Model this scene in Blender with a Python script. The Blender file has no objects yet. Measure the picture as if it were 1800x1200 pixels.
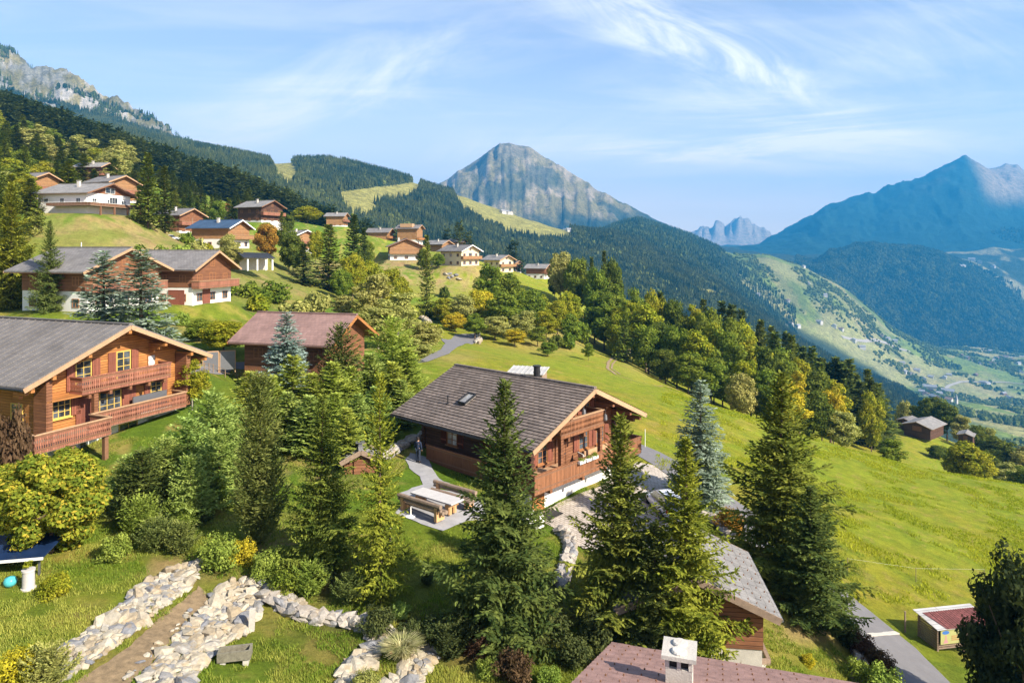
import bpy, math, random
import numpy as np
from mathutils import Vector
from mathutils.geometry import delaunay_2d_cdt
C = bpy.context.scene
COL = C.collection
R = math.radians
# ---------------------------------------------------------------- camera, sky, sun, exposure
F, CX, HY = 1200.0, 900.0, 440.0      # focal length in photo pixels, centre column, horizon row
cam = bpy.data.objects.new('camera', bpy.data.cameras.new('camera'))
COL.objects.link(cam); C.camera = cam
cam.data.sensor_width = 36; cam.data.lens = 24; cam.data.shift_y = -160.0 / 1800
cam.rotation_euler = (R(90), 0, 0); cam.data.clip_start = 0.5; cam.data.clip_end = 60000
SUN = Vector((0.82, -0.57, 0)).normalized(); EL = R(35)
sd = Vector((SUN.x * math.cos(EL), SUN.y * math.cos(EL), math.sin(EL)))
sun = bpy.data.objects.new('sun', bpy.data.lights.new('sun', 'SUN'))
COL.objects.link(sun); sun.data.energy = 5.0; sun.data.angle = R(0.55); sun.data.color = (1.0, 0.93, 0.80)
sun.rotation_euler = sd.to_track_quat('Z', 'Y').to_euler()
C.view_settings.view_transform = 'Standard'; C.view_settings.look = 'None'
C.view_settings.exposure = 0.86; C.view_settings.gamma = 1.0
cy = C.cycles
cy.max_bounces = 5; cy.diffuse_bounces = 2; cy.glossy_bounces = 2; cy.transmission_bounces = 2
cy.volume_bounces = 0; cy.transparent_max_bounces = 4; cy.caustics_reflective = False; cy.caustics_refractive = False
cy.use_denoising = True

class NT:
    def __init__(s, tree): s.t = tree; s.n = tree.nodes; s.l = tree.links; s.n.clear()
    def node(s, typ, **kw):
        n = s.n.new(typ)
        for k, v in kw.items():
            if k.startswith('i_'): 
                key = k[2:]; key = int(key) if key.isdigit() else key.replace('_', ' ')
                if hasattr(v, 'is_output') or isinstance(v, bpy.types.NodeSocket): s.l.new(v, n.inputs[key])
                else: n.inputs[key].default_value = v
            else: setattr(n, k, v)
        return n
    def math(s, op, a, b=None, c=None, clamp=False):
        n = s.n.new('ShaderNodeMath'); n.operation = op; n.use_clamp = clamp
        for i, v in enumerate((a, b, c)):
            if v is None: continue
            if isinstance(v, bpy.types.NodeSocket): s.l.new(v, n.inputs[i])
            else: n.inputs[i].default_value = v
        return n.outputs[0]
    def mix(s, f, a, b, mode='MIX'):
        n = s.n.new('ShaderNodeMix'); n.data_type = 'RGBA'; n.blend_type = mode; n.clamp_factor = True
        for i, v in ((0, f), (6, a), (7, b)):
            if isinstance(v, bpy.types.NodeSocket): s.l.new(v, n.inputs[i])
            elif i == 0: n.inputs[0].default_value = v
            else: n.inputs[i].default_value = (v[0], v[1], v[2], 1)
        return n.outputs[2]
    def noise(s, vec, scale, detail=4, rough=0.55, dist=0.0):
        n = s.node('ShaderNodeTexNoise', i_Scale=scale, i_Detail=detail, i_Roughness=rough, i_Distortion=dist)
        if vec is not None: s.l.new(vec, n.inputs['Vector'])
        return n.outputs['Fac']
    def ramp(s, v, lo, hi, a=0.0, b=1.0, smooth=True):
        n = s.n.new('ShaderNodeMapRange'); n.clamp = True
        n.interpolation_type = 'SMOOTHSTEP' if smooth else 'LINEAR'
        s.l.new(v, n.inputs[0])
        for i, x in ((1, lo), (2, hi), (3, a), (4, b)): n.inputs[i].default_value = x
        return n.outputs[0]

W = bpy.data.worlds.new('World'); C.world = W; W.use_nodes = True
t = NT(W.node_tree)
sky = t.node('ShaderNodeTexSky', sky_type='NISHITA', sun_disc=False)
sky.sun_elevation = EL; sky.sun_rotation = math.atan2(SUN.x, SUN.y); sky.altitude = 1400
sky.air_density = 1.15; sky.dust_density = 1.3; sky.ozone_density = 2.2
tc = t.node('ShaderNodeTexCoord'); sep = t.node('ShaderNodeSeparateXYZ'); t.l.new(tc.outputs['Generated'], sep.inputs[0])
dy = t.math('MAXIMUM', t.math('ABSOLUTE', sep.outputs[1]), 0.12)
u = t.math('DIVIDE', sep.outputs[0], dy); v = t.math('DIVIDE', sep.outputs[2], dy)
# cirrus in sky directions: u to the right, v up
def ell(cu, cv, ru, rv, ang=0.0, pw=1.0):
    ca, sa = math.cos(ang), math.sin(ang)
    a = t.math('SUBTRACT', u, cu); b = t.math('SUBTRACT', v, cv)
    x = t.math('ADD', t.math('MULTIPLY', a, ca), t.math('MULTIPLY', b, sa))
    y = t.math('SUBTRACT', t.math('MULTIPLY', b, ca), t.math('MULTIPLY', a, sa))
    x = t.math('DIVIDE', x, ru); y = t.math('DIVIDE', y, rv)
    d = t.math('ADD', t.math('MULTIPLY', x, x), t.math('MULTIPLY', y, y))
    return t.math('POWER', 2.7183, t.math('MULTIPLY', d, -1.0))
def wisp(ang, su, sv, dist, seed, rough=0.6):
    ca, sa = math.cos(ang), math.sin(ang)
    x = t.math('ADD', t.math('MULTIPLY', u, ca), t.math('MULTIPLY', v, sa))
    y = t.math('SUBTRACT', t.math('MULTIPLY', v, ca), t.math('MULTIPLY', u, sa))
    cmb = t.node('ShaderNodeCombineXYZ', i_0=t.math('MULTIPLY', x, su), i_1=t.math('MULTIPLY', y, sv), i_2=seed)
    return t.noise(cmb.outputs[0], 1.0, 8, rough, dist)
def s01(x, lo, hi): return t.ramp(x, lo, hi)
w1 = s01(wisp(-0.40, 3.0, 11.0, 1.1, 3.1, .66), 0.36, 0.84)
w2 = s01(wisp(0.03, 1.6, 13.0, 0.9, 7.7), 0.36, 0.74)
w3 = s01(wisp(0.30, 3.2, 8.0, 1.0, 12.3, .66), 0.38, 0.84)
m = t.math('MULTIPLY', w1, t.math('ADD', t.math('MULTIPLY', ell(0.23, 0.315, 0.20, 0.045, -0.42), 1.5), t.math('MULTIPLY', ell(0.37, 0.265, 0.05, 0.02, -0.4), 1.0)))
m = t.math('ADD', m, t.math('MULTIPLY', w1, t.math('MULTIPLY', ell(0.62, 0.33, 0.30, 0.10, 0.2), 0.55)))
m = t.math('ADD', m, t.math('MULTIPLY', w2, t.math('MULTIPLY', ell(0.28, 0.185, 0.42, 0.045, -0.06), 1.0)))
m = t.math('ADD', m, t.math('MULTIPLY', w2, t.math('MULTIPLY', ell(0.26, 0.14, 0.12, 0.012, 0.0), 1.0)))
m = t.math('ADD', m, t.math('MULTIPLY', w3, t.math('MULTIPLY', ell(-0.28, 0.23, 0.30, 0.07, 0.35), 0.75)))
m = t.math('ADD', m, t.math('MULTIPLY', w3, t.math('MULTIPLY', ell(-0.15, 0.12, 0.30, 0.03, 0.2), 0.5)))
m = t.math('ADD', m, t.math('ADD', t.math('MULTIPLY', w2, 0.24), 0.12))
m = t.math('ADD', m, t.ramp(v, .30, .0, 0.0, .85))
m = t.math('MULTIPLY', m, t.ramp(sep.outputs[1], 0.0, 0.3))
m = t.math('MULTIPLY', m, 0.85, clamp=True)
skc = t.mix(1.0, sky.outputs[0], (1.34, 1.12, 1.08), 'MULTIPLY')
vr = t.ramp(v, .30, -.02, 0.0, 1.0)
mx = t.mix(m, skc, t.mix(vr, (7.9, 7.5, 7.3), (11.4, 9.3, 7.9)))
SKYBG = t.node('ShaderNodeBackground', i_Color=mx, i_Strength=0.115)
wo = t.node('ShaderNodeOutputWorld'); t.l.new(SKYBG.outputs[0], wo.inputs[0])

# ---------------------------------------------------------------- helpers
def setp(o, label=None, cat=None, group=None, kind=None):
    if label: o['label'] = label
    if cat: o['category'] = cat
    if group: o['group'] = group
    if kind: o['kind'] = kind
    return o
def link(name, me, parent=None, mats=None):
    o = bpy.data.objects.new(name, me); COL.objects.link(o)
    if parent is not None: o.parent = parent
    if mats is not None and me is not None and not me.materials:
        for m_ in (mats if isinstance(mats, (list, tuple)) else [mats]): me.materials.append(m_)
    return o
def empty(name, loc, rz=0.0, sc=None):
    o = bpy.data.objects.new(name, None); COL.objects.link(o)
    o.location = loc; o.rotation_euler = (0, 0, rz); o.empty_display_size = 0.3
    if sc: o.scale = sc
    return o
def np_mesh(name, V, Fa, mi=None, smooth=False):
    """V (n,3); Fa (m,k) uniform faces"""
    V = np.asarray(V, np.float32); Fa = np.asarray(Fa, np.int32); m_, k = Fa.shape
    me = bpy.data.meshes.new(name)
    me.vertices.add(len(V)); me.vertices.foreach_set('co', V.ravel())
    me.loops.add(m_ * k); me.loops.foreach_set('vertex_index', Fa.ravel())
    me.polygons.add(m_); me.polygons.foreach_set('loop_start', np.arange(m_, dtype=np.int32) * k)
    if mi is not None: me.polygons.foreach_set('material_index', np.asarray(mi, np.int32))
    me.polygons.foreach_set('use_smooth', np.full(m_, smooth, bool))
    me.update(calc_edges=True)
    return me
class MB:
    def __init__(s): s.v = []; s.f = []; s.m = []
    def poly(s, pts, m=0):
        b = len(s.v); s.v += [tuple(p) for p in pts]; s.f.append(list(range(b, b + len(pts)))); s.m.append(m)
    def hexa(s, p, m=0):
        b = len(s.v); s.v += [tuple(q) for q in p]
        for q in ((0, 3, 2, 1), (4, 5, 6, 7), (0, 1, 5, 4), (1, 2, 6, 5), (2, 3, 7, 6), (3, 0, 4, 7)):
            s.f.append([b + i for i in q]); s.m.append(m)
    def box(s, x0, x1, y0, y1, z0, z1, m=0):
        s.hexa([(x0, y0, z0), (x1, y0, z0), (x1, y1, z0), (x0, y1, z0), (x0, y0, z1), (x1, y0, z1), (x1, y1, z1), (x0, y1, z1)], m)
    def beam(s, p0, p1, w, h, m=0, up=(0, 0, 1)):
        p0 = Vector(p0); p1 = Vector(p1); d = (p1 - p0).normalized(); sd_ = d.cross(Vector(up))
        if sd_.length < 1e-4: sd_ = Vector((1, 0, 0))
        sd_.normalize(); u_ = sd_.cross(d).normalized(); a = sd_ * w / 2; b = u_ * h / 2
        s.hexa([p0 - a - b, p0 + a - b, p1 + a - b, p1 - a - b, p0 - a + b, p0 + a + b, p1 + a + b, p1 - a + b], m)
    def cyl(s, p0, p1, r0, r1=None, n=8, m=0):
        r1 = r0 if r1 is None else r1
        p0 = Vector(p0); p1 = Vector(p1); d = (p1 - p0).normalized()
        a = d.cross(Vector((0, 0, 1)) if abs(d.z) < .9 else Vector((1, 0, 0))).normalized(); c = d.cross(a)
        b = len(s.v)
        for p, r in ((p0, r0), (p1, r1)):
            for i in range(n):
                q = 2 * math.pi * i / n; s.v.append(tuple(p + a * r * math.cos(q) + c * r * math.sin(q)))
        for i in range(n):
            j = (i + 1) % n; s.f.append([b + i, b + j, b + n + j, b + n + i]); s.m.append(m)
        s.f.append([b + n + i for i in range(n)]); s.m.append(m)
        s.f.append([b + n - 1 - i for i in range(n)]); s.m.append(m)
    def lathe(s, prof, c=(0, 0, 0), n=12, m=0):
        b = len(s.v)
        for r, z in prof:
            for i in range(n):
                q = 2 * math.pi * i / n; s.v.append((c[0] + r * math.cos(q), c[1] + r * math.sin(q), c[2] + z))
        for k in range(len(prof) - 1):
            for i in range(n):
                j = (i + 1) % n; s.f.append([b + k * n + i, b + k * n + j, b + (k + 1) * n + j, b + (k + 1) * n + i]); s.m.append(m)
    def build(s, name, mats, parent=None, smooth=False):
        me = bpy.data.meshes.new(name); me.from_pydata(s.v, [], s.f)
        me.polygons.foreach_set('material_index', s.m)
        if smooth: me.polygons.foreach_set('use_smooth', [True] * len(s.f))
        me.update(); return link(name, me, parent, mats)

# ---------------------------------------------------------------- noise
def _h(ix, iy, s): 
    q = np.sin(ix * 127.1 + iy * 311.7 + s * 74.7) * 43758.5453; return q - np.floor(q)
def vnoise(x, y, s=0):
    ix = np.floor(x); iy = np.floor(y); fx = x - ix; fy = y - iy
    fx = fx * fx * (3 - 2 * fx); fy = fy * fy * (3 - 2 * fy)
    a = _h(ix, iy, s); b = _h(ix + 1, iy, s); c = _h(ix, iy + 1, s); d = _h(ix + 1, iy + 1, s)
    return (a * (1 - fx) + b * fx) * (1 - fy) + (c * (1 - fx) + d * fx) * fy
def fbm(x, y, o=4, s=0, ridge=False):
    r = 0; a = 1.0; n = 0
    for i in range(o):
        q = vnoise(x, y, s + i * 13)
        if ridge: q = 1 - np.abs(2 * q - 1)
        r = r + a * q; n += a; a *= 0.5; x = x * 2.03 + 11.3; y = y * 2.03 + 5.7
    return r / n
# ---------------------------------------------------------------- terrain: rings of equal depth, each a list of (column, value)
# mode z: metres above the camera level; mode p: row at which that ring is seen
RINGS = [
(3, 'z', '-2400:-13 0:-14.8 900:-15.5 2700:-18 4200:-19'),
(20, 'z', '-2400:-4 -900:-12 0:-15.2 600:-15.9 1000:-16.3 1300:-17.3 1600:-19.3 2000:-22 2700:-25 4200:-30'),
(28, 'z', '-2400:-2 -900:-10.5 0:-15.2 200:-15.4 300:-15.7 420:-16.3 600:-16.6 900:-17 1200:-17.5 1350:-18 1500:-19.8 1650:-20.8 1800:-21.5 2700:-27 4200:-34'),
(36, 'z', '-2400:1 -900:-8.5 -300:-13 0:-14.9 300:-15 600:-15.3 800:-15.7 900:-16.3 1000:-17.2 1150:-17.8 1300:-18.1 1400:-19 1500:-20.6 1650:-22 1800:-23 2700:-30 4200:-40'),
(44, 'z', '-2400:4 -900:-7 -300:-12.5 0:-14.6 300:-14.4 600:-14.7 840:-15.2 880:-16.1 940:-17 1100:-17.2 1200:-17.8 1300:-18.8 1400:-20.2 1600:-22.8 1800:-24.8 2700:-33 4200:-46'),
(55, 'z', '-2400:8 -900:-5 -300:-10 0:-12.2 200:-13 400:-13.3 600:-13.8 740:-14.5 900:-15.5 1000:-16 1130:-17.3 1200:-18 1400:-21 1600:-24 1800:-26.7 2700:-36 4200:-52'),
(70, 'z', '-2400:12 -900:-1 -300:-7 0:-10 300:-11.5 500:-12.2 700:-13.5 900:-15.5 1100:-18 1300:-21.8 1500:-25 1800:-28.5 2700:-40 4200:-60'),
(90, 'z', '-2400:20 -900:6 -300:-3 0:-8 300:-9.3 500:-11.3 700:-13.2 900:-15.5 1100:-19 1300:-22.5 1400:-25 1500:-26.9 1600:-28.8 1700:-30 1800:-31 2700:-46 4200:-70'),
(120, 'z', '-2400:40 -900:22 -300:4 0:-3 200:-7 300:-8.2 400:-9.5 500:-11.5 600:-13 700:-14.6 800:-16.2 900:-18 1000:-20.2 1100:-22.8 1200:-25.5 1300:-29 1400:-32.5 1500:-36 1600:-39 1800:-46 2700:-65 4200:-90'),
(150, 'z', '-2400:60 -900:40 -300:16 0:8 150:7.4 300:1 400:-4 500:-8.5 600:-12 700:-15.8 800:-19.3 900:-21 1000:-23 1100:-25.5 1200:-31 1300:-38 1400:-42 1500:-45 1600:-49 1800:-56 2700:-90 4200:-120'),
(200, 'z', '-2400:90 -900:64 -300:32 0:18 150:15 250:9 400:1.5 500:-3.5 600:-8.5 700:-14 800:-18 900:-20 950:-20 1000:-23 1100:-31 1200:-40 1300:-46 1400:-50 1500:-54 1600:-57 1700:-62 1800:-69 2700:-130 4200:-170'),
(250, 'z', '-2400:120 -900:85 -300:46 0:30 200:19 350:9.5 450:6.5 600:-1 700:-3.5 800:-7 900:-11 1000:-17 1100:-32 1200:-46 1300:-56 1400:-60 1500:-62 1600:-64 1700:-72 1800:-88 2700:-180 4200:-240'),
(300, 'z', '-2400:150 -900:110 -300:64 0:44 200:30 350:20 450:16 600:9.5 700:4 800:-2 900:-9 1000:-18 1100:-42 1200:-62 1400:-84 1600:-92 1800:-118 2700:-220 4200:-300'),
(380, 'z', '-2400:200 -900:150 -300:90 0:66 200:47 300:37 450:22 600:5 700:-6 800:-20 900:-34 1000:-50 1200:-90 1400:-120 1600:-135 1800:-160 2700:-280 4200:-380'),
(600, 'p', '-2400:60 -900:60 0:205 200:272 400:352 600:440 800:540 1000:622 1200:702 1400:770 1600:822 1800:862 2700:900 4200:900'),
(1000, 'p', '-2400:-60 -900:-10 -300:120 0:192 200:258 400:330 600:418 800:490 1000:542 1200:612 1400:676 1500:712 1600:768 1800:800 2700:860 4200:860'),
(1500, 'p', '-2400:-80 -900:-40 -300:100 0:190 200:238 300:262 420:288 540:310 640:330 700:358 830:398 1000:455 1100:490 1200:524 1300:564 1400:620 1500:668 1600:712 1700:735 1800:745 2700:800 4200:800'),
(2000, 'p', '-2400:-90 -900:-60 -300:100 0:188 200:226 290:250 350:262 420:278 480:294 540:291 600:294 640:304 700:316 740:330 770:338 830:355 880:371 940:389 985:404 1060:414 1120:434 1200:470 1260:502 1300:532 1400:600 1500:655 1600:695 1700:712 1800:720 2700:760 4200:760'),
(2600, 'p', '-2400:-120 -900:-120 -300:10 -100:62 0:96 30:109 52:134 120:142 150:166 200:191 245:216 290:243 330:268 420:302 540:322 700:352 850:388 1000:418 1060:412 1090:404 1120:404 1160:414 1200:434 1250:460 1300:502 1340:532 1400:590 1500:650 1600:688 1800:708 2700:730 4200:730'),
(3500, 'p', '-2400:100 -300:180 0:220 300:310 700:390 1000:430 1070:404 1095:396 1125:388 1200:412 1270:440 1300:450 1330:449 1350:448 1400:465 1472:498 1531:546 1570:582 1650:618 1800:640 2700:650 4200:650'),
(4200, 'p', '-2400:200 0:300 300:360 700:412 780:405 900:428 1000:425 1100:424 1200:432 1300:452 1350:460 1400:480 1450:502 1500:545 1560:590 1650:606 1720:612 1800:620 2700:640 4200:640'),
(4800, 'p', '-2400:300 0:360 500:400 700:385 780:352 820:344 860:332 900:326 950:338 1000:354 1060:380 1100:394 1150:411 1200:426 1300:442 1380:450 1430:463 1465:446 1500:434 1560:436 1620:441 1660:453 1700:477 1750:516 1800:560 1900:600 2700:640 4200:640'),
(5500, 'p', '-2400:350 0:400 500:400 640:362 700:352 780:321 800:306 820:291 845:275 868:260 880:255 895:254 912:258 930:263 960:281 1000:305 1050:336 1110:366 1180:398 1240:426 1300:442 1400:452 1500:446 1620:447 1700:452 1800:452 2700:440 4200:440'),
(6500, 'p', '-2400:400 0:430 600:420 900:400 1200:432 1330:434 1400:425 1450:412 1500:404 1560:404 1640:392 1700:378 1750:384 1800:392 2300:390 4200:390'),
(8000, 'p', '-2400:430 900:434 1200:440 1300:438 1335:430 1350:420 1400:395 1430:379 1450:361 1470:356 1500:344 1527:338 1535:346 1560:331 1600:325 1640:300 1672:284 1695:273 1715:285 1740:300 1770:310 1800:318 1900:340 2300:380 4200:380'),
(9500, 'p', '-2400:432 900:436 1200:441 1340:434 1500:400 1600:370 1740:305 1760:297 1768:292 1778:298 1788:294 1800:306 1900:300 2300:360 4200:390'),
(10300, 'p', '-2400:434 4200:434'),
(11200, 'p', '-2400:434 1150:434 1180:427 1220:408 1236:403 1246:404 1262:393 1270:400 1282:401 1290:392 1297:387 1304:388 1312:389 1320:396 1334:404 1350:413 1375:428 1420:433 4200:430'),
(12300, 'p', '-2400:436 4200:436'),
]
PXC = np.concatenate([np.arange(-2400, -60, 36.0), np.arange(-60, 1860.1, 3.0), np.arange(1896, 4201, 36.0)])
ry = np.array([r[0] for r in RINGS], float); RZ = []
for Yr, mode, s_ in RINGS:
    kn = [tuple(map(float, q.split(':'))) for q in s_.split()]
    xs = [k[0] for k in kn]; vs = [k[1] if mode == 'z' else (HY - k[1]) * Yr / F for k in kn]
    fx = np.arange(-2400, 4201, 3.0); z = np.interp(fx, xs, vs)
    w = 17 if Yr < 1500 else (7 if Yr < 4000 else 3)
    ker = np.hanning(w + 2); ker /= ker.sum()
    z = np.convolve(np.pad(z, (w + 2) // 2, mode='edge'), ker, 'same')[(w + 2) // 2:-((w + 2) // 2)][:len(fx)]
    RZ.append(np.interp(PXC, fx, z))
RZ = np.array(RZ); T = np.log(ry)
ROWS = np.concatenate([np.geomspace(3, 22, 26)[:-1], np.geomspace(22, 400, 330)[:-1], np.geomspace(400, 3000, 190)[:-1], np.geomspace(3000, 4180, 30)[:-1], np.geomspace(4180, 6300, 130)[:-1], np.geomspace(6300, 9500, 80)[:-1], np.geomspace(9500, 12300, 40)])
def pchip(T, Z, tq):
    h = np.diff(T)[:, None]; d = np.diff(Z, axis=0) / h; mm = np.zeros_like(Z)
    w1 = 2 * h[1:] + h[:-1]; w2 = h[1:] + 2 * h[:-1]
    same = d[:-1] * d[1:] > 0
    with np.errstate(all='ignore'):
        hm = (w1 + w2) / (w1 / d[:-1] + w2 / d[1:])
    mm[1:-1] = np.where(same, hm, 0); mm[0] = d[0]; mm[-1] = d[-1]
    k = np.clip(np.searchsorted(T, tq) - 1, 0, len(T) - 2); hh = (T[k + 1] - T[k])[:, None]
    s = ((tq - T[k]) / (T[k + 1] - T[k]))[:, None]
    return ((1 + 2 * s) * (1 - s) ** 2 * Z[k] + s * (1 - s) ** 2 * hh * mm[k] + s * s * (3 - 2 * s) * Z[k + 1] + s * s * (s - 1) * hh * mm[k + 1])
TZ = pchip(T, RZ, np.log(ROWS))
PXG, YG = np.meshgrid(PXC, ROWS); XG = (PXG - CX) / F * YG
# relief: small bumps near, gullies and ribs far away
nearamp = np.interp(YG, [3, 40, 120, 400, 1000, 2600, 5000, 9000, 22000], [0.04, 0.10, 0.35, 2.0, 9, 15, 24, 40, 60])
fs = np.interp(YG, [3, 40, 120, 400, 1000, 5000, 22000], [.5, .25, .08, .02, .008, .004, .0022])
def sstep(a, b, x): q = np.clip((x - a) / (b - a), 0, 1); return q * q * (3 - 2 * q)
dz = np.zeros_like(XG)
for lo, hi, fr in ((0, 60, .35), (60, 300, .07), (300, 1200, .014), (1200, 40000, .0055)):
    w_ = sstep(np.log(max(lo, 1)) - .35, np.log(max(lo, 1)) + .35, np.log(YG)) * (1 - sstep(np.log(hi) - .35, np.log(hi) + .35, np.log(YG)))
    dz += w_ * (fbm(XG * fr, YG * fr, 5, 3) - .5) * 2
TZ = TZ + dz * nearamp
pyr = np.exp(-((PXG - 920) / 230) ** 2) * sstep(4150, 4500, YG) * (1 - sstep(5700, 6500, YG))
gul = .5 * (fbm(PXG / 9 + 0.7 * fbm(PXG / 30, np.log(YG) * 16, 3, 8), np.log(YG) * 7 + PXG / 70, 3, 23, True) - .55) + fbm(PXG / 24 + 0.9 * fbm(PXG / 60, np.log(YG) * 9, 3, 5), np.log(YG) * 3.2 + PXG / 160, 4, 21, True) - .55
TZ = TZ + pyr * gul * 105 * (1 - .9 * sstep(5200, 5480, YG))
rm = sstep(1330, 1420, PXG) * sstep(5600, 6800, YG) * (1 - sstep(7900, 8300, YG) * .7)
rib = fbm(PXG / 75 + np.log(YG) * 5, np.log(YG) * 4 - PXG / 400, 4, 33, True) - .55
TZ = TZ + rm * (rib * 150 + 55 * (fbm(PXG / 22 + np.log(YG) * 9, np.log(YG) * 16, 4, 35, True) - .5)) * (1 - .7 * np.exp(-((PXG - 1695) / 40) ** 2 - ((YG - 8000) / 500) ** 2))
lm = (1 - sstep(260, 420, PXG)) * sstep(2050, 2300, YG) * (1 - sstep(2560, 2640, YG) * .6)
TZ = TZ + lm * (fbm(PXG / 30, np.log(YG) * 26, 4, 41, True) - .5) * 90
crag = sstep(1200, 1230, PXG) * (1 - sstep(1360, 1400, PXG)) * sstep(10500, 11000, YG)
TZ = TZ + crag * (fbm(PXG / 9, np.log(YG) * 14, 4, 51, True) - .5) * 190
kn_ = sstep(1400, 1450, PXG) * sstep(3900, 4300, YG) * (1 - sstep(4700, 5200, YG))
TZ = TZ + kn_ * (fbm(PXG / 40, np.log(YG) * 12, 4, 61, True) - .5) * 50
PYG = HY - TZ * F / YG
_run = np.minimum.accumulate(PYG, axis=0)          # how high the ground in front already reaches
def colf(px): return np.interp(px, PXC, np.arange(len(PXC)))
LR = np.log(ROWS)
def gz(x, y):
    """ground height at world x, y"""
    y = np.maximum(np.asarray(y, float), 3.01); px = CX + F * np.asarray(x, float) / y
    c = np.clip(colf(px), 0, len(PXC) - 1.001); r = np.clip(np.interp(y, ROWS, np.arange(len(ROWS))), 0, len(ROWS) - 1.001)
    ci = np.floor(c).astype(int); ri = np.floor(r).astype(int); fc = c - ci; fr = r - ri
    return (TZ[ri, ci] * (1 - fr) * (1 - fc) + TZ[ri + 1, ci] * fr * (1 - fc) + TZ[ri, ci + 1] * (1 - fr) * fc + TZ[ri + 1, ci + 1] * fr * fc)
def wx(px, Y): return (px - CX) / F * Y
def hit(px, py):
    """the ground point that the photograph shows at this pixel"""
    ys = np.geomspace(8, 15000, 4000); z = gz(wx(px, ys), ys); p = HY - z * F / ys
    k = np.argmax(p <= py) if np.any(p <= py) else len(ys) - 1
    y = ys[k]
    if k: 
        a, b = p[k - 1], p[k]; f = 0 if a == b else (a - py) / (a - b); y = ys[k - 1] + (ys[k] - ys[k - 1]) * min(1, max(0, f))
    return Vector((wx(px, y), y, float(gz(wx(px, y), y))))
def inpoly(px, py, poly):
    r = np.zeros(np.shape(px), bool); n = len(poly); j = n - 1
    for i in range(n):
        xi, yi = poly[i]; xj, yj = poly[j]
        r ^= ((yi > py) != (yj > py)) & (px < (xj - xi) * (py - yi) / (yj - yi + 1e-9) + xi); j = i
    return r
# ---- land cover (albedo of what grows there; right mountain's shade painted in)
def blend(cov, m_, c): return cov * (1 - m_[..., None]) + np.array(c) * m_[..., None]
def gauss(cx, cy, rx, ry_): return np.exp(-((PXG - cx) / rx) ** 2 - ((PYG - cy) / ry_) ** 2)
n1 = fbm(XG * .06, YG * .06, 4, 71); n2 = fbm(XG * .5, YG * .5, 4, 72); n3 = fbm(XG * .012, YG * .012, 4, 73)
LUSH, OLIVE, DRY, SOIL, PALE = (.115, .185, .016), (.175, .20, .018), (.37, .27, .085), (.30, .185, .095), (.27, .26, .035)
MEAD = (.222, .256, .018)
cov = np.zeros(XG.shape + (3,)) + np.array(LUSH)
cov = blend(cov, sstep(.45, .62, n1) * .6, OLIVE)
cov = blend(cov, sstep(.55, .72, n2) * .7, DRY)
cov = blend(cov, sstep(.52, .70, n1 * .5 + n2 * .5) * .6, PALE)
big = sstep(1000, 1100, PXG + (PYG - 700) * -.4) * sstep(46, 56, YG) + sstep(1380, 1500, PXG) * sstep(34, 46, YG)
big = np.clip(big, 0, 1)
big = np.maximum(big, sstep(640, 900, PXG + 120 * (n1 - .5)) * sstep(55, 80, YG))
n6 = fbm((XG * .8 + YG * .6) * .035, (YG * .8 - XG * .6) * .16, 4, 74)
cov = blend(cov, big, MEAD); cov = blend(cov, big * sstep(.42, .66, n1) * .6, (.26, .235, .022)); cov = blend(cov, big * sstep(.50, .66, n6) * .55, (.29, .24, .035)); cov = blend(cov, big * sstep(.50, .64, n2) * .4, (.115, .185, .012)); cov = blend(cov, big * sstep(.66, .74, fbm(XG * 1.3, YG * 1.3, 3, 79)) * .5, (.30, .24, .06))
for a in ((1010, 585, 90, 30), (960, 605, 60, 14), (1150, 640, 60, 22), (800, 628, 40, 10)): cov = blend(cov, gauss(*a) * .75, (.33, .265, .075))
# rough dry slope on the left and round the village
ds = np.clip(gauss(190, 415, 130, 26) + gauss(330, 455, 110, 30) + gauss(470, 500, 70, 30) + gauss(800, 490, 70, 24) + gauss(690, 470, 90, 18) + gauss(640, 480, 90, 30), 0, 1)
cov = blend(cov, ds * sstep(.28, .50, n2 * .6 + n1 * .4) * .95, (.33, .255, .10)); cov = blend(cov, ds * sstep(.55, .66, n2) * .6, (.22, .16, .07)); cov = blend(cov, sstep(.55, .62, n1) * ds * .7, (.14, .19, .02))
for a in ((560, 840, 60, 22), (420, 850, 50, 30), (520, 800, 20, 14), (610, 760, 70, 12), (300, 1000, 70, 26), (245, 1080, 90, 12), (480, 960, 60, 50), (1420, 1110, 60, 22), (1430, 1060, 50, 30)):
    cov = blend(cov, gauss(*a) * sstep(.35, .55, n2) * .8, (.34, .24, .11))
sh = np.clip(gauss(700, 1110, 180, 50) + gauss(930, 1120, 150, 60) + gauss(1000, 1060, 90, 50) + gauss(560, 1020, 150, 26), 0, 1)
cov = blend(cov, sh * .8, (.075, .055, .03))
far = sstep(360, 460, YG)
cov = blend(cov, far, (.045, .060, .025))
# alpine meadows between the woods
MEADOWS = [[(474, 282), (510, 280), (524, 300), (516, 326), (490, 318)], [(590, 338), (640, 332), (700, 324), (740, 318), (735, 340), (700, 352), (650, 360), (605, 364)],
           [(598, 352), (650, 356), (672, 366), (650, 384), (612, 378)],
           [(790, 330), (830, 345), (880, 366), (935, 386), (1000, 404), (1010, 420), (960, 424), (900, 412), (850, 392), (812, 368)],
           [(1230, 506), (1262, 512), (1270, 524), (1236, 520)], [(230, 300), (262, 312), (250, 320), (228, 312)],
           [(40, 195), (70, 205), (60, 215), (38, 208)], [(1290, 448), (1345, 446), (1340, 475), (1310, 470)]]
alp = np.zeros(XG.shape)
for P_ in MEADOWS: alp = np.maximum(alp, inpoly(PXG + 8 * (n2 - .5), PYG + 6 * (n3 - .5), P_) * (YG > 700) * (YG < 3200))
cov = blend(cov, alp * 1.0, (.30, .27, .07))
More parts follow.
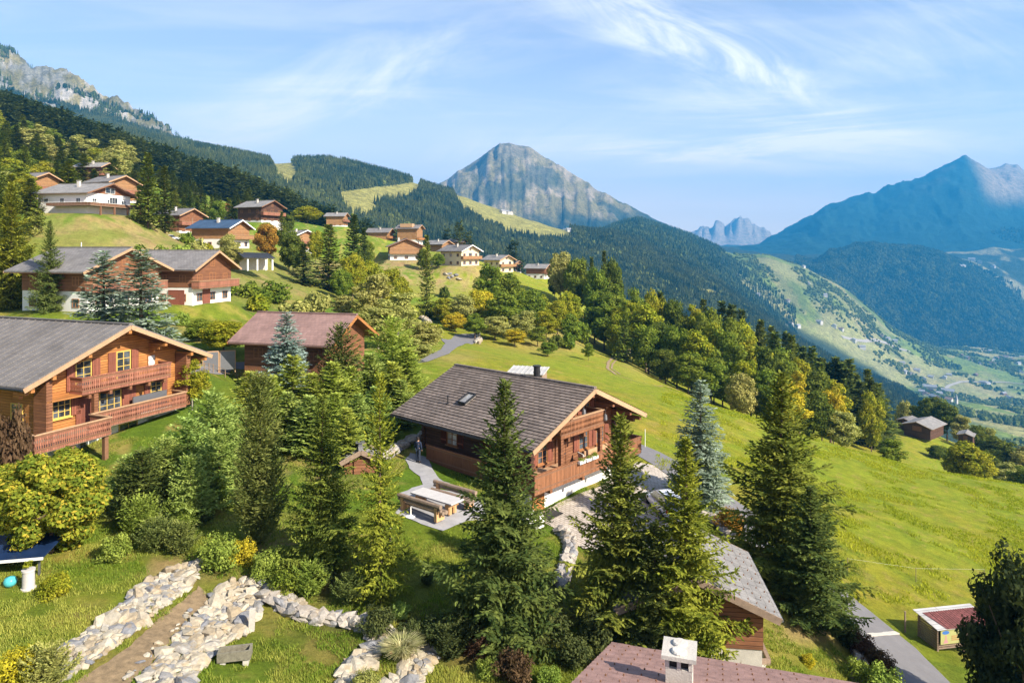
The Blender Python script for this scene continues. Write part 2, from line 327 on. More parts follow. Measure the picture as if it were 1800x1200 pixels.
val = sstep(450, 600, YG) * sstep(-8, 8, PXG - (1319 + (PYG - 480) * 1.3)) * (YG < 4150)
val = np.maximum(val, sstep(2700, 2800, YG) * (YG < 4150) * sstep(1290, 1310, PXG) * (PYG > 447))
n4 = fbm(XG * .004, YG * .004, 5, 91); n5 = fbm(XG * .0016, YG * .0016, 3, 92)
q1 = _h(np.floor((XG + 160 * n4) / 110), np.floor((YG + 400 * n4) / 170), 5)
cov = blend(cov, val, (.16, .205, .04)); cov = blend(cov, val * (q1 > .5) * .8, (.30, .255, .10)); cov = blend(cov, val * (q1 > .75) * .85, (.13, .19, .04)); cov = blend(cov, val * sstep(.52, .60, fbm(XG * .012, YG * .012, 4, 93)) * .6, (.09, .12, .04)); cov = blend(cov, val * sstep(.5, .62, n4) * .5, (.36, .30, .14))
VALM = val; cov = cov * (1 + .35 * (val * (YG > 450) * sstep(540, 600, PYG)))[..., None]
kn2 = sstep(4100, 4250, YG) * sstep(1395, 1430, PXG) * (YG < 5050)
cov = blend(cov, kn2, (.020, .036, .02))
pl = ((YG > 4800) & (YG < 6100) & (PXG > 1660)).astype(float); cov = blend(cov, pl * sstep(.42, .5, n4), (.28, .25, .12))
pm = ((YG > 4150) & (YG < 6500) & (PXG < 1290)).astype(float)
rk = sstep(.44, .62, .5 * fbm(XG * .012, TZ * .012, 5, 96) + .5 * fbm(PXG / 11 + n5, np.log(YG) * 22, 5, 95)); fo = sstep(370, 420, PYG + 60 * (n4 - .5) + np.abs(PXG - 900) * .10)
cov = blend(cov, pm, (.215, .175, .065)); cov = blend(cov, pm * rk * (1 - fo), (.37, .29, .19)); cov = blend(cov, pm * sstep(.5, .6, n4) * .7, (.05, .065, .035))
cov = blend(cov, pm * fo * .9, (.035, .05, .028)); cov = blend(cov, pm * sstep(300, 262, PYG) * .6, (.30, .24, .15))
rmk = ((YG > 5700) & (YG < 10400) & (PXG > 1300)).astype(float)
cov = blend(cov, rmk, (.022, .055, .045)); hi = sstep(372, 300, PYG + 50 * (n4 - .5))  # dark cover paints in the right mountain's shaded face
cov = blend(cov, rmk * hi * sstep(.45, .65, n4) * .6, (.10, .10, .06)); cov = blend(cov, rmk * sstep(1700, 1740, PXG - (PYG - 300) * .4) * sstep(372, 330, PYG), (.36, .27, .17))  # lighter tan painted on its sunlit right flank
lf = ((YG > 2080) & (YG < 3300) & (PXG < 330)).astype(float)
lrk = sstep(.46, .54, fbm(PXG / 26, PYG / 9, 5, 97) + .10 * gauss(110, 190, 90, 26) * 1.0)
cov = blend(cov, lf, (.27, .225, .10)); cov = blend(cov, lf * lrk, (.40, .37, .33)); cov = blend(cov, lf * sstep(.55, .62, n4) * .5, (.06, .07, .035))
fc = (YG > 10400).astype(float); cov = blend(cov, fc, (.46, .37, .29))

PADS = []
# ---------------------------------------------------------------- materials
def M_(name): m_ = bpy.data.materials.new(name); m_.use_nodes = True; return m_, NT(m_.node_tree)
def fin(t, sh): o = t.node('ShaderNodeOutputMaterial'); t.l.new(sh, o.inputs[0])
def plain(name, col, rough=.7, var=.25, scale=3.0, metal=0.0, bump=.15, spec=.3):
    m_, t = M_(name); tc = t.node('ShaderNodeTexCoord').outputs['Object']
    a = t.noise(tc, scale, 6, .65); b = t.noise(tc, scale * 9, 3, .6)
    k = t.ramp(t.math('ADD', t.math('MULTIPLY', a, .7), t.math('MULTIPLY', b, .3)), .3, .7, 1 - var, 1 + var, False)
    oi = t.node('ShaderNodeObjectInfo').outputs['Random']; k = t.math('MULTIPLY', k, t.ramp(oi, 0, 1, .92, 1.08, False))
    c = t.mix(1.0, col, t.node('ShaderNodeCombineColor', i_0=k, i_1=k, i_2=k).outputs[0], 'MULTIPLY')
    bp = t.node('ShaderNodeBump', i_Strength=bump, i_Distance=.03, i_Height=b)
    s = t.node('ShaderNodeBsdfPrincipled', i_Base_Color=c, i_Roughness=rough, i_Metallic=metal, i_Normal=bp.outputs[0]); s.inputs['Specular IOR Level'].default_value = spec
    fin(t, s.outputs[0]); return m_
def wood(name, col, plank=.19, axis=2, weather=.35):
    """boards or squared logs: narrow dark joints every `plank` metres along axis"""
    m_, t = M_(name); tc = t.node('ShaderNodeTexCoord').outputs['Object']; sp = t.node('ShaderNodeSeparateXYZ', i_0=tc)
    q = t.math('DIVIDE', sp.outputs[axis], plank); fr = t.math('FRACT', q); fl = t.math('FLOOR', q)
    j = t.math('MULTIPLY', t.ramp(fr, 0, .10), t.ramp(fr, 1.0, .90)); wn = t.node('ShaderNodeTexWhiteNoise', noise_dimensions='1D', i_W=fl).outputs['Value']
    mp = t.node('ShaderNodeMapping', i_Vector=tc); mp.inputs['Scale'].default_value = (1.2, 1.2, 14) if axis == 2 else (14, 14, 1.2)
    g = t.noise(mp.outputs[0], 1.0, 6, .7); w_ = t.noise(tc, .7, 5, .6)
    k = t.math('ADD', t.ramp(wn, 0, 1, -.18, .18, False), t.ramp(g, .3, .7, .72, 1.22, False))
    c = t.mix(1.0, col, t.node('ShaderNodeCombineColor', i_0=k, i_1=k, i_2=k).outputs[0], 'MULTIPLY')
    c = t.mix(t.ramp(w_, .45, .75, 0, weather), c, t.mix(1.0, c, (.42, .38, .38), 'MULTIPLY'))
    c = t.mix(j, t.mix(1.0, c, (.35, .3, .3), 'MULTIPLY'), c)
    bp = t.node('ShaderNodeBump', i_Strength=.8, i_Distance=.03, i_Height=t.math('ADD', j, t.math('MULTIPLY', g, .3)))
    s = t.node('ShaderNodeBsdfPrincipled', i_Base_Color=c, i_Roughness=.7, i_Normal=bp.outputs[0]); s.inputs['Specular IOR Level'].default_value = .25
    fin(t, s.outputs[0]); return m_
def tile(name, col, tw=.34, th=.36, var=.3, mortar=.025, pitch=1.08, bump=.6, joint=.55):
    """roof covering laid in courses; local y runs along the ridge, local x down the slope"""
    m_, t = M_(name); tc = t.node('ShaderNodeTexCoord').outputs['Object']; sp = t.node('ShaderNodeSeparateXYZ', i_0=tc)
    ax = t.math('ABSOLUTE', sp.outputs[0]); cb = t.node('ShaderNodeCombineXYZ', i_0=sp.outputs[1], i_1=t.math('MULTIPLY', ax, pitch))
    br = t.node('ShaderNodeTexBrick', i_Vector=cb.outputs[0], i_Scale=1.0)
    br.inputs['Color1'].default_value = (1 - var,) * 3 + (1,); br.inputs['Color2'].default_value = (1 + var,) * 3 + (1,)
    br.inputs['Mortar'].default_value = (joint,) * 3 + (1,); br.inputs['Mortar Size'].default_value = mortar
    br.inputs['Mortar Smooth'].default_value = .3; br.inputs['Brick Width'].default_value = tw; br.inputs['Row Height'].default_value = th
    a = t.noise(tc, .5, 6, .7); k = t.ramp(a, .35, .7, .8, 1.2, False)
    c = t.mix(1.0, col, br.outputs['Color'], 'MULTIPLY'); c = t.mix(1.0, c, t.node('ShaderNodeCombineColor', i_0=k, i_1=k, i_2=k).outputs[0], 'MULTIPLY')
    c = t.mix(t.ramp(t.noise(tc, 3.1, 5, .7), .62, .75, 0, .35), c, (.22, .2, .13))
    bp = t.node('ShaderNodeBump', i_Strength=bump, i_Distance=.04, i_Height=t.math('SUBTRACT', 1.0, br.outputs['Fac']))
    s = t.node('ShaderNodeBsdfPrincipled', i_Base_Color=c, i_Roughness=.75, i_Normal=bp.outputs[0]); s.inputs['Specular IOR Level'].default_value = .25
    fin(t, s.outputs[0]); return m_
def foliage(name, c1, c2, scale=1.1, trans=.30, hue=.03, tip=None, gain=1.35):
    m_, t = M_(name); tc = t.node('ShaderNodeTexCoord').outputs['Object']; g = t.node('ShaderNodeNewGeometry')
    oi = t.node('ShaderNodeObjectInfo').outputs['Random']
    a = t.noise(tc, scale, 3, .6); f = t.math('ADD', t.ramp(a, .38, .62, 0, .7), t.math('MULTIPLY', g.outputs['Random Per Island'], .35))
    c = t.mix(f, tuple(q * gain for q in c1), tuple(q * gain for q in c2))
    if tip: c = t.mix(t.ramp(g.outputs['Random Per Island'], .82, .9, 0, .8), c, tip)
    hs = t.node('ShaderNodeHueSaturation', i_Hue=t.ramp(oi, 0, 1, .5 - hue * .5, .5 + hue * .35, False), i_Saturation=1.0, i_Value=t.ramp(g.outputs['Random Per Island'], 0, 1, .72, 1.25, False), i_Color=c)
    d = t.node('ShaderNodeBsdfDiffuse', i_Color=hs.outputs[0]); tr = t.node('ShaderNodeBsdfTranslucent', i_Color=t.mix(1.0, hs.outputs[0], (1.15, 1.2, .6), 'MULTIPLY'))
    ms = t.node('ShaderNodeMixShader', i_0=trans); t.l.new(d.outputs[0], ms.inputs[1]); t.l.new(tr.outputs[0], ms.inputs[2])
    fin(t, ms.outputs[0]); return m_
def stones(name, c1, c2, c3):
    m_, t = M_(name); tc = t.node('ShaderNodeTexCoord').outputs['Object']; r = t.node('ShaderNodeNewGeometry').outputs['Random Per Island']
    c = t.mix(t.ramp(r, .0, .5), c1, c2); c = t.mix(t.ramp(r, .55, .95), c, c3)
    k = t.ramp(t.noise(tc, 5, 6, .7), .3, .7, .65, 1.25, False); c = t.mix(1.0, c, t.node('ShaderNodeCombineColor', i_0=k, i_1=k, i_2=k).outputs[0], 'MULTIPLY')
    c = t.mix(t.ramp(t.noise(tc, 1.7, 4, .6), .56, .68, 0, .5), c, (.36, .25, .12))
    bp = t.node('ShaderNodeBump', i_Strength=.6, i_Distance=.05, i_Height=t.noise(tc, 9, 5, .7))
    s = t.node('ShaderNodeBsdfPrincipled', i_Base_Color=c, i_Roughness=.85, i_Normal=bp.outputs[0]); fin(t, s.outputs[0]); return m_
def glassm(name, col=(.03, .035, .04), rough=.08):
    m_, t = M_(name); tc = t.node('ShaderNodeTexCoord').outputs['Object']; a = t.noise(tc, .8, 3, .6)
    s = t.node('ShaderNodeBsdfPrincipled', i_Base_Color=t.mix(t.ramp(a, .45, .6), col, tuple(min(1, q * 3.2) for q in col)), i_Roughness=rough); s.inputs['Specular IOR Level'].default_value = .8
    fin(t, s.outputs[0]); return m_
G = {}
G['plaster'] = plain('white_render', (.78, .75, .69), .85, .07, .6); G['cream'] = plain('cream_render', (.70, .58, .38), .85, .08, .6)
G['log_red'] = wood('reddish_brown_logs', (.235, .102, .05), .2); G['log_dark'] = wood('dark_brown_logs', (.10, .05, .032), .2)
G['log_orange'] = wood('orange_larch_logs', (.44, .185, .055), .19, weather=.55); G['log_light'] = wood('light_pine_boards', (.37, .20, .09), .18)
G['rail_red'] = wood('red_brown_rail_boards', (.34, .14, .085), .14, 0); G['rail_org'] = wood('orange_brown_rail_boards', (.29, .125, .058), .14, 0)
G['trim'] = plain('pale_timber_trim', (.43, .265, .15), .7, .2, 4); G['trimdk'] = plain('dark_timber_trim', (.20, .10, .055), .7, .25, 4)
G['shut'] = wood('reddish_shutter_boards', (.26, .09, .055), .11, 0); G['yel'] = plain('yellow_window_paint', (.62, .42, .10), .5, .1, 4)
G['frame_br'] = plain('brown_window_paint', (.34, .15, .06), .5, .1, 4); G['frame_wh'] = plain('white_window_paint', (.75, .74, .70), .5, .06, 4)
G['glass'] = glassm('dark_window_glass'); G['curtain'] = glassm('pale_curtained_glass', (.25, .24, .22), .3)
G['roof_main'] = tile('brown_slab_tiles', (.19, .150, .125), .46, .30, .22, .03); G['roof_left'] = tile('grey_slab_tiles', (.165, .15, .14), .5, .16, .10, .012, joint=.8)
G['roof_grey'] = tile('grey_roof_slabs', (.20, .185, .175), .5, .35, .12, .02); G['roof_pink'] = tile('pinkish_tiles', (.27, .165, .14), .42, .42, .10, .018, joint=.75)
G['roof_pale'] = tile('pale_grey_slabs', (.25, .235, .22), .5, .4, .10, .02, joint=.8); G['roof_blue'] = tile('blue_metal_sheets', (.045, .085, .15), .6, 20, .06, .03)
G['roof_or'] = tile('orange_tiles', (.50, .17, .07), .35, .35, .2, .03); G['roof_red'] = tile('red_tiles', (.24, .085, .075), .35, .35, .2, .03)
G['roof_dark'] = tile('black_solar_sheets', (.03, .032, .038), 1.1, 1.7, .15, .03); G['roof_white'] = tile('white_metal_sheets', (.50, .48, .45), .5, 20, .05, .03)
G['metal'] = plain('grey_metal', (.22, .22, .23), .45, .1, 4, .6); G['black'] = plain('black_metal', (.02, .02, .022), .5, .1, 4)
G['asphalt'] = plain('asphalt', (.175, .165, .165), .9, .14, 1.2, bump=.4); G['paletop'] = plain('pale_stone_top', (.46, .43, .40), .8, .15, 2); G['stone_slab'] = plain('stone_slabs', (.30, .29, .29), .85, .22, 1.6)
G['concrete'] = plain('concrete', (.50, .46, .40), .9, .18, 2.2, bump=.4); G['soil'] = plain('brown_soil', (.27, .19, .105), .95, .5, 3.5, bump=1.0)
G['gravel'] = plain('gravel', (.5, .46, .40), .95, .35, 14, bump=1.0); G['bark'] = plain('bark', (.14, .095, .065), .95, .35, 5, bump=.8)
G['birch'] = plain('grey_bark', (.33, .29, .24), .9, .35, 5); G['rock'] = stones('pale_wall_stones', (.33, .26, .17), (.44, .385, .29), (.19, .19, .20))
G['rockdk'] = stones('grey_wall_stones', (.30, .26, .22), (.42, .37, .31), (.22, .22, .23))
G['oldwood'] = plain('weathered_timber', (.26, .185, .13), .85, .3, 5, bump=.5); G['cutwood'] = plain('cut_log_end', (.58, .33, .15), .8, .15, 6)
m_, t = M_('paving_stones'); tc = t.node('ShaderNodeTexCoord').outputs['Object']
mp = t.node('ShaderNodeMapping', i_Vector=tc); mp.inputs['Rotation'].default_value = (0, 0, R(42))
br = t.node('ShaderNodeTexBrick', i_Vector=mp.outputs[0], i_Scale=1.0); br.inputs['Brick Width'].default_value = .34; br.inputs['Row Height'].default_value = .24
br.inputs['Mortar Size'].default_value = .018; br.inputs['Color1'].default_value = (.40, .34, .28, 1); br.inputs['Color2'].default_value = (.50, .43, .36, 1); br.inputs['Mortar'].default_value = (.20, .17, .13, 1)
k = t.ramp(t.noise(tc, .8, 6, .7), .3, .7, .8, 1.15, False); c = t.mix(1.0, br.outputs['Color'], t.node('ShaderNodeCombineColor', i_0=k, i_1=k, i_2=k).outputs[0], 'MULTIPLY')
s = t.node('ShaderNodeBsdfPrincipled', i_Base_Color=c, i_Roughness=.9, i_Normal=t.node('ShaderNodeBump', i_Strength=.5, i_Distance=.02, i_Height=t.math('SUBTRACT', 1.0, br.outputs['Fac'])).outputs[0]); fin(t, s.outputs[0]); G['paver'] = m_
FOL = {
 'spruce': foliage('spruce_needles', (.045, .072, .014), (.165, .185, .030), .9, .2), 'spruce_d': foliage('dark_spruce_needles', (.030, .050, .014), (.110, .130, .030), .9, .2),
 'spruce_y': foliage('yellowish_spruce_needles', (.065, .092, .012), (.225, .235, .028), .9, .2), 'blue': foliage('blue_spruce_needles', (.10, .14, .10), (.26, .31, .24), .8),
 'silver': foliage('silver_spruce_needles', (.12, .175, .155), (.30, .37, .33), .8), 'pine': foliage('pine_needles', (.085, .115, .030), (.165, .185, .05), .9),
 'thicket': foliage('young_conifer_needles', (.16, .21, .035), (.31, .34, .06), .7), 'hedge': foliage('bright_hedge_needles', (.14, .20, .04), (.27, .33, .085), .9),
 'green': foliage('green_leaves', (.070, .110, .016), (.165, .195, .025), .5), 'lime': foliage('yellow_green_leaves', (.12, .155, .014), (.27, .255, .022), .5),
 'yellow': foliage('yellow_leaves', (.22, .22, .02), (.42, .33, .025), .6), 'dark': foliage('dark_green_leaves', (.050, .075, .014), (.115, .135, .022), .5),
 'orange': foliage('orange_autumn_leaves', (.20, .14, .025), (.36, .20, .03), .7), 'red': foliage('purple_red_leaves', (.06, .035, .02), (.12, .075, .04), .9),
 'birchleaf': foliage('olive_birch_leaves', (.19, .20, .055), (.31, .29, .085), .8), 'maple': foliage('maple_leaves', (.09, .135, .018), (.24, .24, .025), 1.2, tip=(.45, .33, .04)),
 'shrubg': foliage('shrub_leaves', (.11, .16, .025), (.22, .27, .05), 1.4), 'shrubd': foliage('dark_shrub_leaves', (.035, .05, .02), (.085, .10, .03), 1.4),
 'pale': foliage('pale_dry_grass', (.22, .24, .09), (.44, .41, .22), 1.5), 'nearblack': foliage('deep_green_leaves', (.022, .035, .014), (.050, .065, .024), .9),
 'far': foliage('far_wood_foliage', (.022, .042, .020), (.095, .112, .032), .012), 'farlight': foliage('far_broadleaf_foliage', (.07, .10, .03), (.17, .19, .045), .01),
}
# ---------------------------------------------------------------- houses
def winb(par, W, L, face, a, z, w, h, fr='frame_br', nx=2, nz=3, sh=None, gl='glass', sill=False, out=.0, arch=False):
    """a window (frame > pane, optional shutters) set on one face of the house: F front, L left, R right"""
    def P(s, o, zz):
        return {'F': (s, -o - out, zz), 'L': (-W / 2 - o - out, s, zz), 'R': (W / 2 + o + out, s, zz), 'B': (s, L + o + out, zz)}[face]
    def bx(mb, s0, s1, o0, o1, z0, z1, m=0):
        p = [P(s0, o0, z0), P(s1, o0, z0), P(s1, o1, z0), P(s0, o1, z0), P(s0, o0, z1), P(s1, o0, z1), P(s1, o1, z1), P(s0, o1, z1)]; mb.hexa(p, m)
    f = MB(); b = .07 if w > .8 else .05
    bx(f, a - w / 2, a - w / 2 + b, 0, .07, z, z + h); bx(f, a + w / 2 - b, a + w / 2, 0, .07, z, z + h)
    bx(f, a - w / 2 + b, a + w / 2 - b, 0, .07, z, z + b); bx(f, a - w / 2 + b, a + w / 2 - b, 0, .07, z + h - b, z + h)
    for i in range(1, nx): s = a - w / 2 + w * i / nx; bx(f, s - .025, s + .025, 0, .06, z + b, z + h - b)
    for i in range(1, nz): q = z + h * i / nz; bx(f, a - w / 2 + b, a + w / 2 - b, 0, .055, q - .02, q + .02)
    if sill: bx(f, a - w / 2 - .08, a + w / 2 + .08, 0, .16, z - .08, z)
    fo = f.build('window', G[fr], par)
    g = MB(); bx(g, a - w / 2 + b, a + w / 2 - b, .0, .03, z + b, z + h - b); g.build('pane', G[gl], fo)
    if sh:
        for s in (-1, 1):
            q = MB(); c = a + s * (w / 2 + w * .27 + .03); bx(q, c - w * .25, c + w * .25, .03, .09, z, z + h, 0)
            bx(q, c - w * .25, c + w * .25, .09, .105, z + h * .2, z + h * .2 + .1, 0); bx(q, c - w * .25, c + w * .25, .09, .105, z + h * .75, z + h * .75 + .1, 0)
            q.build('shutter', G[sh], par)
    return fo
def doorb(par, W, L, face, a, z, w, h, mat='log_orange', handle=True, out=0.0):
    def P(s, o, zz):
        return {'F': (s, -o - out, zz), 'L': (-W / 2 - o - out, s, zz), 'R': (W / 2 + o + out, s, zz)}[face]
    def bx(mb, s0, s1, o0, o1, z0, z1, m=0):
        mb.hexa([P(s0, o0, z0), P(s1, o0, z0), P(s1, o1, z0), P(s0, o1, z0), P(s0, o0, z1), P(s1, o0, z1), P(s1, o1, z1), P(s0, o1, z1)], m)
    d = MB(); bx(d, a - w / 2, a + w / 2, 0, .06, z, z + h); bx(d, a - w / 2 - .09, a - w / 2, 0, .09, z, z + h + .09); bx(d, a + w / 2, a + w / 2 + .09, 0, .09, z, z + h + .09); bx(d, a - w / 2, a + w / 2, 0, .09, z + h, z + h + .09)
    o = d.build('door', G[mat], par)
    if handle: q = MB(); bx(q, a + w * .35, a + w * .42, .06, .12, z + h * .47, z + h * .5); q.build('handle', G['metal'], o)
def roofb(par, W, L, He, pt, ov, mat, t=.2, tiles=None, ribs=0, edge='trim', under='trimdk', cap=True, gutter=None, xa=0.0):
    so, fo, bo = ov; zr = He + W / 2 * pt
    r = MB()
    for s in (-1, 1):
        e = s * (W / 2 + so); ze = He - so * pt
        r.hexa([(0, -fo, zr + .05), (e, -fo, ze + .05), (e, L + bo, ze + .05), (0, L + bo, zr + .05), (0, -fo, zr + t), (e, -fo, ze + t), (e, L + bo, ze + t), (0, L + bo, zr + t)] if s > 0 else
               [(e, -fo, ze + .05), (0, -fo, zr + .05), (0, L + bo, zr + .05), (e, L + bo, ze + .05), (e, -fo, ze + t), (0, -fo, zr + t), (0, L + bo, zr + t), (e, L + bo, ze + t)], 0)
        nrm = Vector((s * pt, 0, 1)).normalized()
        if tiles:
            tw, th = tiles; n = Vector((s * pt, 0, 1)).normalized(); d = Vector((s, 0, -pt)).normalized()
            sl = (W / 2 + so) * math.sqrt(1 + pt * pt); rr = random.Random(5); nrow = int(sl / th) + 1; ncol = int((L + fo + bo) / tw) + 1
            for i in range(nrow):
                for j in range(ncol):
                    y0 = -fo + j * tw + (tw / 2 if i % 2 else 0) - tw / 2; y1 = min(y0 + tw - .012, L + bo); y0 = max(y0, -fo)
                    if y1 - y0 < .04: continue
                    a = i * th; b = min(a + th * 1.04, sl + .05); o = Vector((0, 0, zr + t)); h1 = .012; h2 = .045 + rr.random() * .022
                    A = o + d * a + n * h1; B = o + d * b + n * h2; Cc = o + d * b + n * .0
                    ms = 0
                    pts = [A + Vector((0, y0, 0)), B + Vector((0, y0, 0)), B + Vector((0, y1, 0)), A + Vector((0, y1, 0))]
                    if s < 0: pts.reverse()
                    r.poly(pts, ms); r.poly([B + Vector((0, y0, 0)), Cc + Vector((0, y0, 0)), Cc + Vector((0, y1, 0)), B + Vector((0, y1, 0))], ms)
        if ribs:
            n = int((L + fo + bo) / ribs)
            for j in range(n + 1):
                y = -fo + .03 + j * ribs
                if y > L + bo: break
                r.beam(Vector((0, y, zr + t + .02)), Vector((e, y, ze + t + .02)), .05, .07, 0, up=tuple(nrm))
    if cap: r.beam((0, -fo, zr + t + .05), (0, L + bo, zr + t + .05), .30, .09, 0)
    ro = r.build('roof', G[mat], par)
    u_ = MB()
    for s in (-1, 1):
        e = s * (W / 2 + so - .03); ze = He - (so - .03) * pt
        u_.hexa([(0, -fo + .03, zr - .07), (e, -fo + .03, ze - .07), (e, L + bo - .03, ze - .07), (0, L + bo - .03, zr - .07), (0, -fo + .03, zr + .045), (e, -fo + .03, ze + .045), (e, L + bo - .03, ze + .045), (0, L + bo - .03, zr + .045)] if s > 0 else
                [(e, -fo + .03, ze - .07), (0, -fo + .03, zr - .07), (0, L + bo - .03, zr - .07), (e, L + bo - .03, ze - .07), (e, -fo + .03, ze + .045), (0, -fo + .03, zr + .045), (0, L + bo - .03, zr + .045), (e, L + bo - .03, ze + .045)], 0)
    u_.build('soffit', G[under], ro)
    for yy, nm in ((-fo - .03, 'bargeboard'), (L + bo + .03, 'bargeboard')):
        for s in (-1, 1):
            b = MB(); e = s * (W / 2 + so + .02); b.beam((0, yy, zr + .02), (e, yy, He - (so + .02) * pt + .02), .05, .30, 0, up=(0, 0, 1)); b.build('bargeboard', G[edge], par)
    if gutter:
        for s in (-1, 1):
            b = MB(); e = s * (W / 2 + so + .07); b.cyl((e, -fo, He - so * pt + .06), (e, L + bo, He - so * pt + .06), .075, n=6); b.build('gutter', G[gutter], par)
    return ro, zr
def walls(par, W, L, He, pt, hb, low='plaster', up='log_red', deep=3.5, hb2=None):
    w_ = MB(); w_.box(-W / 2, W / 2, 0, L, -deep, hb); w_.build('base_wall', G[low], par)
    if up:
        w_ = MB(); e = .04; zr = He + W / 2 * pt; pr = [(-W / 2 - e, hb), (W / 2 + e, hb), (W / 2 + e, He + .03), (0, zr + .04), (-W / 2 - e, He + .03)]
        w_.poly([(x, -e, z) for x, z in pr]); w_.poly([(x, L + e, z) for x, z in reversed(pr)])
        for i in range(5): a, b = pr[i], pr[(i + 1) % 5]; w_.poly([(a[0], -e, a[1]), (a[0], L + e, a[1]), (b[0], L + e, b[1]), (b[0], -e, b[1])])
        w_.build('timber_wall', G[up], par)
def rail(par, pts, z, h=1.0, mat='rail_red', holes=True, cap='trim', name='balcony_rail', bw=.145):
    """board parapet along pts (local x,y), boards cut to a pattern of holes"""
    b = MB(); ca = MB()
    for (x0, y0), (x1, y1) in zip(pts, pts[1:]):
        p0 = Vector((x0, y0, 0)); p1 = Vector((x1, y1, 0)); d = p1 - p0; n = max(1, int(d.length / bw)); d /= n; dn = d.normalized(); nn = Vector((-dn.y, dn.x, 0)) * .016
        ca.beam(p0 + Vector((0, 0, z + h)) - dn * .05, p1 + Vector((0, 0, z + h)) + dn * .05, .15, .07); b.beam(p0 + Vector((0, 0, z + .12)), p1 + Vector((0, 0, z + .12)), .07, .1, 1); b.beam(p0 + Vector((0, 0, z + h - .14)), p1 + Vector((0, 0, z + h - .14)), .06, .09, 1)
        for i in range(n):
            q = p0 + d * i; e0 = q + d * .03; e1 = q + d * .97; seg = [(0, .26, 0), (.26, .42, .24), (.42, .58, 0), (.58, .74, .24), (.74, 1.0, 0)] if holes else [(0, 1, 0)]
            for a, c_, inn in seg:
                f0 = e0 + d * inn; f1 = e1 - d * inn
                b.hexa([f0 - nn + Vector((0, 0, z - .12 + (h + .08) * a)), f1 - nn + Vector((0, 0, z - .12 + (h + .08) * a)), f1 + nn + Vector((0, 0, z - .12 + (h + .08) * a)), f0 + nn + Vector((0, 0, z - .12 + (h + .08) * a)),
                        f0 - nn + Vector((0, 0, z - .12 + (h + .08) * c_)), f1 - nn + Vector((0, 0, z - .12 + (h + .08) * c_)), f1 + nn + Vector((0, 0, z - .12 + (h + .08) * c_)), f0 + nn + Vector((0, 0, z - .12 + (h + .08) * c_))], 0)
    o = b.build(name, [G[mat], G['trimdk']], par); ca.build('handrail', G[cap], o); return o
def deck(par, x0, x1, y0, y1, z, t=.16, mat='trimdk', name='balcony_floor'):
    b = MB(); b.box(x0, x1, y0, y1, z - t, z); return b.build(name, G[mat], par)
def chim(par, x, y, z0, z1, w=.7, mat='concrete', cap=True):
    b = MB(); b.box(x - w / 2, x + w / 2, y - w / 2, y + w / 2, z0, z1); o = b.build('chimney', G[mat], par)
    if cap: b = MB(); b.box(x - w * .65, x + w * .65, y - w * .65, y + w * .65, z1 + .12, z1 + .2); b.cyl((x - w * .4, y, z1), (x - w * .4, y, z1 + .13), .05, n=5); b.cyl((x + w * .4, y, z1), (x + w * .4, y, z1 + .13), .05, n=5); b.build('chimney_cap', G[mat], o)
def fit(ax, ay, gw, sw, Hr, Wt, Lt, fo=1.2):
    """size on the photograph -> place: the front gable's peak at (ax, ay), gw and sw the widths of gable and flank"""
    ph = math.atan2(sw * Wt, gw * Lt); Y = F * (Wt * math.cos(ph)) / gw if gw > 12 else F * Lt * math.sin(ph) / sw
    x = wx(ax, Y); z = -(ay - HY) / F * Y; th = -math.atan2(x, Y) + ph
    n = Vector((math.sin(th), -math.cos(th), 0)); o = Vector((x, Y, z - Hr)) - n * fo
    return o, th, Y
